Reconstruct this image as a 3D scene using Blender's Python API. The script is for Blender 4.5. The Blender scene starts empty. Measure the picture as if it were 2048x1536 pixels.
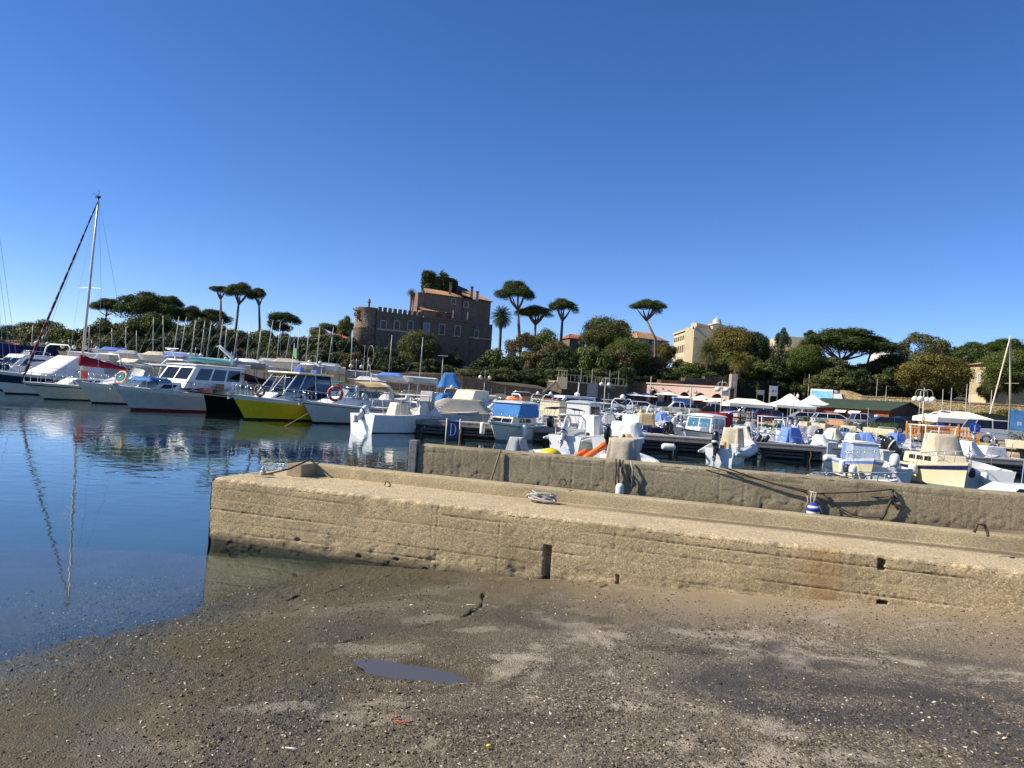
import bpy, math, random
import numpy as np
from mathutils import Vector, Matrix
R = math.radians
SC = bpy.context.scene
COL = SC.collection

# ------------------------------------------------------------------ camera
FPX = 1538.0; CAMH = 2.2; ROLL = R(3.8); PITCH = R(0.82)
_f = np.array([0, math.cos(PITCH), math.sin(PITCH)])
_u0 = np.array([0, -math.sin(PITCH), math.cos(PITCH)])
_r0 = np.array([1.0, 0, 0])
_r = math.cos(ROLL)*_r0 + math.sin(ROLL)*_u0
_u = -math.sin(ROLL)*_r0 + math.cos(ROLL)*_u0
cam = bpy.data.cameras.new('camera'); camo = bpy.data.objects.new('camera', cam); COL.objects.link(camo)
camo.matrix_world = Matrix(((_r[0], _u[0], -_f[0], 0), (_r[1], _u[1], -_f[1], 0), (_r[2], _u[2], -_f[2], CAMH), (0, 0, 0, 1)))
cam.sensor_width = 36; cam.lens = 36*FPX/2048; cam.clip_start = .05; cam.clip_end = 6000
SC.camera = camo

# ------------------------------------------------------------------ sky, sun, exposure
SUN_EL = R(38); SUN_BEHIND = 6.5          # the sun stands left of the view, a little behind the camera
w = bpy.data.worlds.new('World'); SC.world = w; w.use_nodes = True
nt = w.node_tree; nt.nodes.clear()
sky = nt.nodes.new('ShaderNodeTexSky'); sky.sky_type = 'NISHITA'; sky.sun_disc = False
sky.sun_elevation = SUN_EL; sky.sun_rotation = R(270-SUN_BEHIND)
sky.air_density = .70; sky.dust_density = 0; sky.ozone_density = 3.2; sky.altitude = 0
bg = nt.nodes.new('ShaderNodeBackground'); bg.inputs[1].default_value = .092
ow = nt.nodes.new('ShaderNodeOutputWorld')
hs = nt.nodes.new('ShaderNodeHueSaturation'); hs.inputs['Saturation'].default_value = 1.2      # the phone's saturated blue, the same all round the sky
tn = nt.nodes.new('ShaderNodeMix'); tn.data_type = 'RGBA'; tn.blend_type = 'MULTIPLY'; tn.inputs[0].default_value = 1; tn.inputs[7].default_value = (1, .95, 1.12, 1)
nt.links.new(sky.outputs[0], hs.inputs['Color']); nt.links.new(hs.outputs[0], tn.inputs[6]); nt.links.new(tn.outputs[2], bg.inputs[0]); nt.links.new(bg.outputs[0], ow.inputs[0])
sl = bpy.data.lights.new('sun', 'SUN'); sl.energy = 4.6; sl.angle = R(.53); sl.color = (1, .905, .735)
so = bpy.data.objects.new('sun', sl); COL.objects.link(so)
_sd = Vector((-math.cos(R(SUN_BEHIND))*math.cos(SUN_EL), -math.sin(R(SUN_BEHIND))*math.cos(SUN_EL), math.sin(SUN_EL)))
so.rotation_euler = _sd.to_track_quat('Z', 'Y').to_euler(); so.location = (-40, -10, 60)
SC.view_settings.view_transform = 'Standard'; SC.view_settings.look = 'None'
SC.view_settings.exposure = 0.7; SC.view_settings.gamma = 1; SC.view_settings.use_curve_mapping = False
SC.render.engine = 'CYCLES'; SC.cycles.use_denoising = True
SC.cycles.max_bounces = 8; SC.cycles.transparent_max_bounces = 16; SC.cycles.caustics_reflective = False; SC.cycles.caustics_refractive = False

# ------------------------------------------------------------------ photo pixel -> place
def _ray(px, py):
    return _f + (px-1024)/FPX*_r - (py-768)/FPX*_u
def P(px, py, z=0.0):
    d = _ray(px, py); t = (z-CAMH)/d[2]
    return Vector((d[0]*t, d[1]*t, z))
def X(px, D, z=0.0):
    u = (px-1024)/FPX; dz = z-CAMH
    return (u*(D*_f[1]+dz*_f[2])-D*_r[1]-dz*_r[2])/(_r[0]-u*_f[0])
def PD(px, D, z=0.0):
    return Vector((X(px, D, z), D, z))
def Q(px, py, D):
    d = _ray(px, py); t = D/d[1]
    return Vector((d[0]*t, D, CAMH+d[2]*t))

# ------------------------------------------------------------------ mesh helper
class MB:
    def __init__(s): s.v = []; s.f = []; s.m = []
    def add(s, vs, fs, mi=0):
        o = len(s.v); s.v.extend([tuple(v) for v in vs])
        for f in fs: s.f.append(tuple(i+o for i in f)); s.m.append(mi)
        return s
    def hexa(s, a, b, mi=0):        # a: 4 bottom pts ccw, b: 4 top pts
        return s.add(list(a)+list(b), [(3, 2, 1, 0), (4, 5, 6, 7), (0, 1, 5, 4), (1, 2, 6, 5), (2, 3, 7, 6), (3, 0, 4, 7)], mi)
    def box(s, c, d, rz=0, mi=0, taper=1.0):
        x, y, z = d[0]/2, d[1]/2, d[2]/2; cs, sn = math.cos(rz), math.sin(rz)
        def q(px, py, pz): return (c[0]+px*cs-py*sn, c[1]+px*sn+py*cs, c[2]+pz)
        t = taper
        return s.hexa([q(-x, -y, -z), q(x, -y, -z), q(x, y, -z), q(-x, y, -z)], [q(-x*t, -y*t, z), q(x*t, -y*t, z), q(x*t, y*t, z), q(-x*t, y*t, z)], mi)
    def rings(s, rs, mi=0, closed=True, cap=True):
        n = len(rs[0]); vs = [p for r in rs for p in r]; fs = []
        for i in range(len(rs)-1):
            for j in range(n if closed else n-1):
                k = (j+1) % n
                fs.append((i*n+j, i*n+k, (i+1)*n+k, (i+1)*n+j))
        if cap and closed:
            fs.append(tuple(range(n-1, -1, -1))); fs.append(tuple((len(rs)-1)*n+j for j in range(n)))
        return s.add(vs, fs, mi)
    def tube(s, pts, r, n=6, mi=0, cap=True):
        pts = [Vector(p) for p in pts]; rs = []
        up = None
        for i, p in enumerate(pts):
            a = pts[max(i-1, 0)]; b = pts[min(i+1, len(pts)-1)]; d = (b-a)
            d = d.normalized() if d.length > 1e-9 else Vector((0, 0, 1))
            if up is None: up = Vector((0, 0, 1)) if abs(d.z) < .9 else Vector((1, 0, 0))
            x = d.cross(up).normalized(); y = x.cross(d).normalized(); up = y
            rr = r[i] if hasattr(r, '__len__') else r
            rs.append([p+x*(rr*math.cos(2*math.pi*k/n))+y*(rr*math.sin(2*math.pi*k/n)) for k in range(n)])
        return s.rings(rs, mi, True, cap)
    def lathe(s, prof, n=12, c=(0, 0, 0), mi=0):
        rs = [[(c[0]+r*math.cos(2*math.pi*k/n), c[1]+r*math.sin(2*math.pi*k/n), c[2]+z) for k in range(n)] for r, z in prof]
        return s.rings(rs, mi)
    def grid(s, g, mi=0):           # g[i][j] points
        n, m = len(g), len(g[0]); vs = [p for r in g for p in r]
        return s.add(vs, [(i*m+j, i*m+j+1, (i+1)*m+j+1, (i+1)*m+j) for i in range(n-1) for j in range(m-1)], mi)
    def poly(s, pts, mi=0): return s.add(pts, [tuple(range(len(pts)))], mi)
    def prism(s, pts2, z0, z1, mi=0):
        return s.rings([[(x, y, z0) for x, y in pts2], [(x, y, z1) for x, y in pts2]], mi)
    def build(s, name, mats, parent=None, smooth=False, bevel=0, loc=None, rot=None):
        me = bpy.data.meshes.new(name); me.from_pydata(s.v, [], s.f)
        mats = mats if isinstance(mats, (list, tuple)) else [mats]
        for m in mats: me.materials.append(m)
        if len(mats) > 1: me.polygons.foreach_set('material_index', s.m)
        if smooth: me.polygons.foreach_set('use_smooth', [True]*len(s.f))
        me.update()
        o = bpy.data.objects.new(name, me); COL.objects.link(o)
        if parent: o.parent = parent
        if loc is not None: o.location = loc
        if rot is not None: o.rotation_euler = rot
        if bevel:
            b = o.modifiers.new('bevel', 'BEVEL'); b.width = bevel; b.segments = 2; b.limit_method = 'ANGLE'
        return o

def npmesh(name, V, F, mats, parent=None, smooth=True, midx=None):
    """V (n,3), F (m,4) int arrays"""
    me = bpy.data.meshes.new(name); n, m, k = len(V), len(F), F.shape[1]
    me.vertices.add(n); me.vertices.foreach_set('co', np.ascontiguousarray(V, dtype=np.float32).ravel())
    me.loops.add(m*k); me.loops.foreach_set('vertex_index', np.ascontiguousarray(F, dtype=np.int32).ravel())
    me.polygons.add(m); me.polygons.foreach_set('loop_start', np.arange(0, m*k, k, dtype=np.int32))
    for t in (mats if isinstance(mats, (list, tuple)) else [mats]): me.materials.append(t)
    if midx is not None: me.polygons.foreach_set('material_index', midx.astype(np.int32))
    me.update(calc_edges=True)
    me.polygons.foreach_set('use_smooth', np.full(m, smooth))
    o = bpy.data.objects.new(name, me); COL.objects.link(o)
    if parent: o.parent = parent
    return o
def gridfaces(n, m):
    i = np.arange(n-1)[:, None]*m+np.arange(m-1)[None, :]; i = i.ravel()
    return np.stack([i, i+1, i+m+1, i+m], 1)

def empty(name, loc=(0, 0, 0), rz=0.0, label=None, cat=None, group=None):
    o = bpy.data.objects.new(name, None); COL.objects.link(o); o.location = loc; o.rotation_euler = (0, 0, rz); o.empty_display_size = .2
    return tag(o, label, cat, group)
def tag(o, label=None, cat=None, group=None, kind=None):
    if label: o['label'] = label
    if cat: o['category'] = cat
    if group: o['group'] = group
    if kind: o['kind'] = kind
    return o
def W(o, p):                       # local point of a thing -> world
    c, s = math.cos(o.rotation_euler.z), math.sin(o.rotation_euler.z); l = o.location
    k = o.scale; p = (p[0]*k[0], p[1]*k[1], p[2]*k[2]); return Vector((l.x+p[0]*c-p[1]*s, l.y+p[0]*s+p[1]*c, l.z+p[2]))

# ------------------------------------------------------------------ noise (numpy value noise)
def vnoise(x, y, seed=0):
    rs = np.random.RandomState(seed); T = rs.rand(256, 256).astype(np.float32)
    xi = np.floor(x).astype(int); yi = np.floor(y).astype(int); fx = x-xi; fy = y-yi
    fx = fx*fx*(3-2*fx); fy = fy*fy*(3-2*fy); a = xi & 255; b = (xi+1) & 255; c = yi & 255; d = (yi+1) & 255
    return (T[a, c]*(1-fx)+T[b, c]*fx)*(1-fy)+(T[a, d]*(1-fx)+T[b, d]*fx)*fy
def fbm(x, y, oct=4, seed=0, g=.5):
    s = 0; a = 1; n = 0
    for k in range(oct):
        s = s+a*vnoise(x*2**k+k*17.3, y*2**k+k*9.1, seed+k); n += a; a *= g
    return s/n

# ------------------------------------------------------------------ materials
MATS = {}
class NT:
    def __init__(s, name):
        s.m = bpy.data.materials.new(name); s.m.use_nodes = True; s.t = s.m.node_tree; s.t.nodes.clear()
        s.out = s.n('ShaderNodeOutputMaterial'); MATS[name] = s.m
    def n(s, t, **k):
        x = s.t.nodes.new(t)
        for a, b in k.items(): setattr(x, a, b)
        return x
    def l(s, a, b): s.t.links.new(a, b)
    def pos(s): return s.n('ShaderNodeNewGeometry').outputs['Position']
    def noise(s, vec, scale, detail=4, rough=.55, dist=0):
        x = s.n('ShaderNodeTexNoise'); x.inputs['Scale'].default_value = scale; x.inputs['Detail'].default_value = detail
        x.inputs['Roughness'].default_value = rough; x.inputs['Distortion'].default_value = dist
        s.l(vec, x.inputs['Vector']); return x.outputs['Fac']
    def vor(s, vec, scale, feat='F1', out='Distance'):
        x = s.n('ShaderNodeTexVoronoi'); x.feature = feat; x.inputs['Scale'].default_value = scale; s.l(vec, x.inputs['Vector']); return x.outputs[out]
    def ramp(s, fac, stops, interp='LINEAR'):
        x = s.n('ShaderNodeValToRGB'); e = x.color_ramp.elements; x.color_ramp.interpolation = interp
        while len(e) < len(stops): e.new(.5)
        for i, (p, c) in enumerate(stops):
            e[i].position = p; c = c if hasattr(c, '__len__') else (c, c, c); e[i].color = (*c[:3], 1)
        s.l(fac, x.inputs[0]); return x.outputs[0]
    def mix(s, fac, a, b, mode='MIX'):
        x = s.n('ShaderNodeMix'); x.data_type = 'RGBA'; x.blend_type = mode
        for k, v in ((0, fac), (6, a), (7, b)):
            if hasattr(v, 'is_linked') or hasattr(v, 'links'): s.l(v, x.inputs[k])
            elif k == 0: x.inputs[0].default_value = v
            else: x.inputs[k].default_value = (*v[:3], 1)
        return x.outputs[2]
    def math(s, op, a, b=None, c=None, clamp=False):
        x = s.n('ShaderNodeMath', operation=op); x.use_clamp = clamp
        for i, v in enumerate((a, b, c)):
            if v is None: continue
            if hasattr(v, 'links'): s.l(v, x.inputs[i])
            else: x.inputs[i].default_value = v
        return x.outputs[0]
    def bump(s, h, dist=.02, strength=1.0, normal=None):
        x = s.n('ShaderNodeBump'); x.inputs['Strength'].default_value = strength; x.inputs['Distance'].default_value = dist
        s.l(h, x.inputs['Height'])
        if normal: s.l(normal, x.inputs['Normal'])
        return x.outputs[0]
    def bsdf(s, color, rough=.5, metal=0, spec=.5, normal=None, **k):
        b = s.n('ShaderNodeBsdfPrincipled')
        for nm, v in (('Base Color', color), ('Roughness', rough), ('Metallic', metal), ('Specular IOR Level', spec), *k.items()):
            if hasattr(v, 'links'): s.l(v, b.inputs[nm])
            elif hasattr(v, '__len__'): b.inputs[nm].default_value = (*v[:3], 1)
            else: b.inputs[nm].default_value = v
        if normal: s.l(normal, b.inputs['Normal'])
        return b.outputs[0]
    def end(s, sh): s.l(sh, s.out.inputs[0]); return s.m

def mat(name, col, rough=.5, metal=0, var=.12, scale=1.5, bump=0, bscale=30, spec=.5, fine=0, **k):
    """a painted / cloth / metal surface with blotchy wear and a little relief"""
    if name in MATS: return MATS[name]
    t = NT(name); p = t.pos()
    n = t.noise(p, scale, 5, .65)
    dark = tuple(max(0, c*(1-var*1.6)) for c in col); light = tuple(min(1, c*(1+var*.8)) for c in col)
    c = t.ramp(n, [(.28, dark), (.5, col), (.75, light)])
    if fine:
        c = t.mix(fine, c, t.ramp(t.noise(p, scale*14, 3), [(.3, dark), (.7, light)]))
    nrm = t.bump(t.noise(p, bscale, 4), bump, 1) if bump else None
    rg = t.ramp(t.noise(p, scale*2.3, 3), [(.3, max(.02, rough*.8)), (.75, min(1, rough*1.25))])
    return t.end(t.bsdf(c, rg, metal, spec, nrm, **k))
# =================================================================== setting: water, slip, jetty, quays, hill
def sstep(a, b, x):
    t = np.clip((np.asarray(x, dtype=float)-a)/(b-a), 0, 1); return t*t*(3-2*t)
def terr(x, y):
    x = np.asarray(x, dtype=float); y = np.asarray(y, dtype=float)
    left = 1.45+2.7*sstep(112, 117, y)+3.0*sstep(118, 150, y)+2.5*sstep(165, 230, y)
    right = 1.0+2.6*sstep(139, 146, y)+5.2*sstep(146, 185, y)+6*sstep(190, 260, y)
    k = sstep(2, 16, x)
    z = left*(1-k)+right*k
    far = sstep(52, 64, x)*sstep(106, 112, y)
    z = np.maximum(z, far*(4.6+3*sstep(112, 160, y)+3*sstep(160, 230, y)))
    return z+.35*(fbm(x*.05+40, y*.05+40, 3, 5)-.5)*sstep(112, 130, y)

# ---- materials
def m_concrete(name, c1, c2, agg=70, rust=None, algae=None, stain=None, rough=.9, bump=.012, streak=None, lit_top=None):
    t = NT(name); p = t.pos()
    base = t.mix(t.noise(p, 2.2, 6, .65), c1, c2)
    sp = t.vor(p, agg, 'F1', 'Color'); sep = t.n('ShaderNodeSeparateColor'); t.l(sp, sep.inputs[0])
    spk = t.ramp(sep.outputs[0], [(0, .62), (.35, .9), (.7, 1.02), (1, 1.42)])
    base = t.mix(1, base, spk, 'MULTIPLY')
    big = t.ramp(t.noise(p, .8, 5, .6), [(.3, .72), (.55, 1), (.75, 1.1)])
    base = t.mix(1, base, big, 'MULTIPLY')
    sx = t.n('ShaderNodeSeparateXYZ'); t.l(p, sx.inputs[0])
    if rust:
        for (rx, ry, rr) in rust:
            v = t.n('ShaderNodeVectorMath', operation='DISTANCE'); cv = t.n('ShaderNodeCombineXYZ')
            t.l(sx.outputs[0], cv.inputs[0]); t.l(sx.outputs[1], cv.inputs[1]); t.l(cv.outputs[0], v.inputs[0]); v.inputs[1].default_value = (rx, ry, 0)
            d = t.math('ADD', v.outputs['Value'], t.math('MULTIPLY', t.math('SUBTRACT', t.noise(p, 5, 5), .5), rr*1.6))
            base = t.mix(t.math('MULTIPLY', t.ramp(d, [(rr*.2, 1), (rr*1.2, 0)]), .55), base, (.30, .16, .05))
    if stain:
        base = t.mix(t.ramp(t.noise(p, stain, 6, .7, .5), [(.52, 0), (.72, .65)]), base, tuple(c*.35 for c in c1))
    if lit_top:                       # top face lightened: its sunlit brightness is put into the colour
        base = t.mix(t.math('MULTIPLY', t.ramp(t.math('DIVIDE', t.math('SUBTRACT', sx.outputs[2], lit_top-.035), .03), [(0, 0), (1, 1)]), t.ramp(t.noise(p, 5, 5, .7), [(.3, .35), (.6, .85)])), base, t.mix(1, (.60, .49, .31), spk, 'MULTIPLY'))
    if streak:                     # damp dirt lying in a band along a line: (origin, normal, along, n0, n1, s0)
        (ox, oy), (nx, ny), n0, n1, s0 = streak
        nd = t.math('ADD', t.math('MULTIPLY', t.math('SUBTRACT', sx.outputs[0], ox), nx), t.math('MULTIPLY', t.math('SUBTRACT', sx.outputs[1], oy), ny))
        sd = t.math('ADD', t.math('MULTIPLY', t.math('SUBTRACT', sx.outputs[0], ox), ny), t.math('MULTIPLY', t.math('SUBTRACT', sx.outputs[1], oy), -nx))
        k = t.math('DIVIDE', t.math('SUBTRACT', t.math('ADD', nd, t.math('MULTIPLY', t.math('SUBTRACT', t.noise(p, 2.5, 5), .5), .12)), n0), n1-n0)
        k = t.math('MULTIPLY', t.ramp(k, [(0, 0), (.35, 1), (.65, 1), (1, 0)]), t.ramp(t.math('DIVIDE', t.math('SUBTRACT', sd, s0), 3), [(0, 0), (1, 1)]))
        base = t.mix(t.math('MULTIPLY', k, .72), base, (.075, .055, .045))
    if algae:
        z0, z1, ac = algae
        zz = t.math('ADD', sx.outputs[2], t.math('MULTIPLY', t.math('SUBTRACT', t.noise(p, 3.5, 5, .7), .5), .16))
        base = t.mix(t.ramp(t.math('DIVIDE', t.math('SUBTRACT', zz, z0), z1-z0), [(0, 1), (1, 0)]), base, ac)
    h = t.math('ADD', t.math('MULTIPLY', sep.outputs[1], .35), t.noise(p, 130, 4, .7))
    return t.end(t.bsdf(base, rough, 0, .3, t.bump(h, bump, .9)))
PALEC = (.48, .42, .33); DAMPC = (.05, .043, .034)
PATCHES = [(720, 1300, .55, .16, -.15, PALEC, .75), (850, 1245, .42, .18, .1, PALEC, .6), (960, 1275, .35, .12, .1, PALEC, .6), (540, 1425, .35, .12, .2, PALEC, .65), (1040, 1345, .35, .1, -.1, PALEC, .55), (690, 1450, .22, .09, .1, PALEC, .6), (1420, 1310, .6, .16, -.2, PALEC, .35), (330, 1500, .3, .1, .1, PALEC, .45),
           (842, 1364, .75, .32, -.2, DAMPC, .75), (480, 1300, .5, .22, -.2, DAMPC, .6), (1380, 1345, .8, .12, -.15, DAMPC, .6), (1150, 1260, .5, .2, -.2, DAMPC, .5), (1780, 1460, 1.1, .14, -.25, DAMPC, .7), (1500, 1430, .8, .1, -.2, DAMPC, .55), (800, 1400, .5, .12, 0, DAMPC, .45), (1000, 1480, .7, .14, -.1, DAMPC, .5)]
def m_ground():
    t = NT('slip_concrete'); p = t.pos(); sx = t.n('ShaderNodeSeparateXYZ'); t.l(p, sx.inputs[0])
    v = t.n('ShaderNodeTexVoronoi'); v.inputs['Scale'].default_value = 78; t.l(p, v.inputs['Vector'])
    sep = t.n('ShaderNodeSeparateColor'); t.l(v.outputs['Color'], sep.inputs[0])
    peb = t.ramp(sep.outputs[0], [(0, (.02, .016, .012)), (.35, (.06, .049, .036)), (.7, (.13, .106, .076)), (.9, (.26, .215, .155)), (1, (.46, .39, .29))])
    fine = t.mix(t.noise(p, 3, 6, .7), (.115, .098, .072), (.24, .20, .145))
    base = t.mix(t.ramp(t.noise(p, 1.1, 5, .6), [(.36, .25), (.62, .85)]), fine, peb)
    # smooth sandy cement near the wall on the right
    wl = t.math('ADD', t.math('MULTIPLY', sx.outputs[0], .335), sx.outputs[1])          # runs parallel to the wall
    wl = t.math('ADD', wl, t.math('MULTIPLY', t.math('SUBTRACT', t.noise(p, .9, 5, .6), .5), 1.6))
    smooth = t.math('MULTIPLY', t.ramp(t.math('DIVIDE', t.math('SUBTRACT', wl, 7.0), 1.7), [(0, 0), (1, 1)]), t.ramp(t.math('DIVIDE', t.math('ADD', sx.outputs[0], 1.2), 2.5), [(0, 0), (1, 1)]))
    base = t.mix(t.math('MULTIPLY', smooth, .85), base, t.mix(t.noise(p, 4, 6, .7), (.25, .19, .11), (.39, .305, .19)))
    # pale dry crust patches
    pale = t.ramp(t.noise(p, .85, 6, .68, .6), [(.535, 0), (.60, .9)])
    base = t.mix(pale, base, t.mix(t.noise(p, 25, 4), (.22, .185, .14), (.46, .395, .305)))
    # dark, damp films of dirt
    wet = t.ramp(t.noise(p, .62, 5, .62, .9), [(.50, 0), (.62, 1)])
    wet = t.math('MULTIPLY', wet, t.math('SUBTRACT', 1, smooth))
    base = t.mix(t.math('MULTIPLY', wet, .72), base, (.045, .04, .034))
    # crust and damp patches with places of their own
    for (a, c, rx, ry, rot, pc, amt) in PATCHES:
        q = P(a, c, .12); mp = t.n('ShaderNodeMapping', vector_type='TEXTURE'); mp.inputs['Location'].default_value = (q.x, q.y, 0); mp.inputs['Rotation'].default_value = (0, 0, rot); mp.inputs['Scale'].default_value = (rx, ry, 50); t.l(p, mp.inputs[0])
        ln = t.n('ShaderNodeVectorMath', operation='LENGTH'); t.l(mp.outputs[0], ln.inputs[0]); dd = t.math('ADD', ln.outputs['Value'], t.math('MULTIPLY', t.math('SUBTRACT', t.noise(p, 3.6, 7, .78), .5), 2.9))
        base = t.mix(t.math('MULTIPLY', t.ramp(dd, [(.62, 1), (.84, 0)]), amt), base, t.mix(t.noise(p, 45, 4), tuple(k*.55 for k in pc), tuple(k*1.35 for k in pc)))
    # olive weed by the water
    zz = t.math('ADD', sx.outputs[2], t.math('MULTIPLY', t.math('SUBTRACT', t.noise(p, 1.3, 5, .7), .5), .14))
    alg = t.ramp(t.math('DIVIDE', zz, .27), [(0, 1), (.5, .8), (1, 0)])
    base = t.mix(t.math('MULTIPLY', alg, .86), base, t.mix(t.noise(p, 30, 4), (.032, .028, .011), (.095, .08, .034)))
    slime = t.ramp(t.math('DIVIDE', zz, .06), [(0, 1), (1, 0)])
    under = t.ramp(t.math('DIVIDE', t.math('MULTIPLY', sx.outputs[2], -1), .035), [(0, 0), (1, 1)])
    base = t.mix(t.math('MULTIPLY', slime, .6), base, (.06, .06, .045))
    base = t.mix(t.math('MULTIPLY', under, .9), base, t.mix(t.noise(p, 2.2, 5), (.10, .09, .072), (.17, .155, .13)))
    deep = t.ramp(t.math('MULTIPLY', sx.outputs[2], -1), [(.16, 0), (.8, 1)]); base = t.mix(deep, base, (.024, .06, .06))
    rough = t.math('SUBTRACT', .92, t.math('MAXIMUM', t.math('MULTIPLY', wet, .45), t.math('MULTIPLY', slime, .75)))
    h = t.math('ADD', t.math('MULTIPLY', v.outputs['Distance'], -.9), t.noise(p, 90, 5, .7))
    return t.end(t.bsdf(base, rough, 0, .4, t.bump(h, .012, .8)))
def m_water():
    t = NT('sea_water'); p = t.pos()
    mp = t.n('ShaderNodeMapping'); mp.inputs['Scale'].default_value = (1, 1, 1); t.l(p, mp.inputs[0])
    sx = t.n('ShaderNodeSeparateXYZ'); t.l(p, sx.inputs[0])
    calm = t.ramp(t.noise(p, .07, 3), [(.38, .25), (.62, 1)])
    dist = t.ramp(t.math('DIVIDE', sx.outputs[1], 34), [(.2, .10), (.5, .55), (1, 1)])
    amp = t.math('MULTIPLY', calm, dist)
    h = t.math('ADD', t.noise(mp.outputs[0], 1.6, 2, .5, .4), t.math('MULTIPLY', t.noise(mp.outputs[0], 5.5, 2, .5, .3), .16))
    nrm = t.bump(t.math('MULTIPLY', h, amp), .022, 1)
    gi = t.n('ShaderNodeNewGeometry'); dt = t.n('ShaderNodeVectorMath', operation='DOT_PRODUCT'); t.l(gi.outputs['Incoming'], dt.inputs[0]); t.l(nrm, dt.inputs[1])
    fr = t.math('ADD', t.math('MULTIPLY', t.math('POWER', t.math('SUBTRACT', 1, t.math('ABSOLUTE', dt.outputs['Value']), clamp=True), 5), .98), .02, clamp=True)     # the same from above and below
    gl = t.n('ShaderNodeBsdfGlossy'); gl.inputs['Roughness'].default_value = .01; gl.inputs['Color'].default_value = (.93, .97, 1, 1); t.l(nrm, gl.inputs['Normal'])
    tr = t.n('ShaderNodeBsdfTransparent'); tr.inputs[0].default_value = (.78, .88, .85, 1)
    mx = t.n('ShaderNodeMixShader'); t.l(fr, mx.inputs[0]); t.l(tr.outputs[0], mx.inputs[1]); t.l(gl.outputs[0], mx.inputs[2])
    return t.end(mx.outputs[0])
M_WATER = m_water(); M_SLIP = m_ground()
WALL_A = P(425, 955, .87); WALL_B = P(2048, 1142, .87)
WU = (WALL_B-WALL_A).normalized(); WN = Vector((-WU.y, WU.x, 0))
def WF(px, py):                    # pixel on the jetty's front face -> (s, z)
    d = Vector(_ray(px, py)); t = (WALL_A-Vector((0, 0, CAMH))).dot(WN)/d.dot(WN); p = Vector((0, 0, CAMH))+d*t
    return (p-WALL_A).dot(WU), p.z
_rs = [WF(1645, 1120), WF(1625, 1180)]; _r1 = WALL_A+WU*_rs[0][0]
JW = (P(2048, 1105, .87)-WALL_A).dot(WN)          # jetty width up to the parapet
M_JETTY = m_concrete('jetty_concrete', (.41, .315, .175), (.56, .445, .27), 85, rust=[(_r1.x, _r1.y, .24)], algae=(.06, .21, (.042, .044, .032)), stain=.9, streak=((WALL_A.x, WALL_A.y), (WN.x, WN.y), JW-.42, JW+.02, 3.0), lit_top=.87)
M_PARA = m_concrete('parapet_concrete', (.36, .295, .175), (.48, .395, .245), 120, stain=1.4, bump=.005)
M_BACKW = m_concrete('harbour_wall_concrete', (.30, .25, .155), (.42, .35, .225), 70, algae=(.0, .3, (.08, .075, .055)), stain=1.1)
M_QUAY = m_concrete('quay_concrete', (.30, .26, .20), (.38, .335, .26), 30, stain=.5)
M_QUAYW = m_concrete('quay_wall_stone', (.30, .245, .155), (.42, .35, .23), 3.5, algae=(.1, .7, (.10, .085, .055)), stain=.8)
M_BED = mat('seabed_mud', (.022, .06, .062), .9, var=.3, scale=.4)
M_SOIL = mat('hill_soil', (.07, .062, .035), .95, var=.35, scale=.3)

# ---- slip (boat ramp) with real relief
def slip_z(x, y):
    return .058*(x+3.65-.4*(y-5.5))
CRACKS = [[(640, 1182), (600, 1178), (575, 1190)], [(790, 1141), (745, 1155), (690, 1163), (640, 1182)], [(968, 1195), (962, 1225), (930, 1245), (860, 1262), (780, 1278), (690, 1290)], [(1236, 1182), (1200, 1195)]]
_cr = [[P(a, b, .1) for a, b in c] for c in CRACKS]
PUD = P(862, 1362, .12)
def slip():
    xs = np.concatenate([np.arange(-15, -4.6, .3), np.arange(-4.6, 5.9, .0135), np.arange(5.9, 15, .3)])
    ys = [-8.0]
    while ys[-1] < 3.0: ys.append(ys[-1]+.35)
    while ys[-1] < 12.2: ys.append(ys[-1]*1.0034)
    ys = np.array(ys); Xg, Yg = np.meshgrid(xs, ys)
    Z = slip_z(Xg, Yg)
    Z += .035*(fbm(Xg*.7, Yg*.7, 3, 3)-.5)
    rough = sstep(.4, .62, fbm(Xg*.9+5, Yg*.9, 3, 8)); wl = Yg+.335*Xg
    sm = sstep(7.2, 8.4, wl+1.2*(fbm(Xg, Yg, 3, 12)-.5))*sstep(-1, .8, Xg)
    rough = (.35+.65*rough)*(1-.8*sm)
    peb = fbm(Xg*26, Yg*26, 3, 21, .6)
    Z += rough*(.026*np.maximum(peb-.42, -.1))
    Z += .006*(fbm(Xg*8, Yg*8, 3, 31)-.5)
    for c in _cr:
        for a, b in zip(c[:-1], c[1:]):
            dx, dy = b.x-a.x, b.y-a.y; L2 = dx*dx+dy*dy
            t = np.clip(((Xg-a.x)*dx+(Yg-a.y)*dy)/L2, 0, 1)
            d = np.hypot(Xg-a.x-t*dx, Yg-a.y-t*dy)+.06*(fbm(Xg*7, Yg*7, 4, 41)-.5)
            Z -= .03*np.exp(-(np.maximum(d, 0)/.011)**2)
    e = ((Xg-PUD.x-.1*(fbm(Xg*5, Yg*5, 2, 51)-.5))/.52)**2+((Yg-PUD.y-.08*(fbm(Xg*6, Yg*6, 2, 52)-.5)+.18*(Xg-PUD.x))/.20)**2
    Z -= .06*np.clip(1.25-e, 0, 1)
    Z -= 3.2*sstep(9.9, 11.8, Yg+.34*(Xg+4))*(Xg < -3.2)
    V = np.stack([Xg.ravel(), Yg.ravel(), Z.ravel()], 1)
    o = npmesh('boat_slip', V, gridfaces(len(ys), len(xs)), M_SLIP)
    tag(o, 'rough concrete boat slip sloping into the water, shelly and weedy', None, kind='structure')
    return xs, ys, Z
_sx, _sy, _sZ = slip()
def slip_at(x, y):
    i = np.clip(np.searchsorted(_sy, y), 0, len(_sy)-1); j = np.clip(np.searchsorted(_sx, x), 0, len(_sx)-1); return _sZ[i, j]
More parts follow.
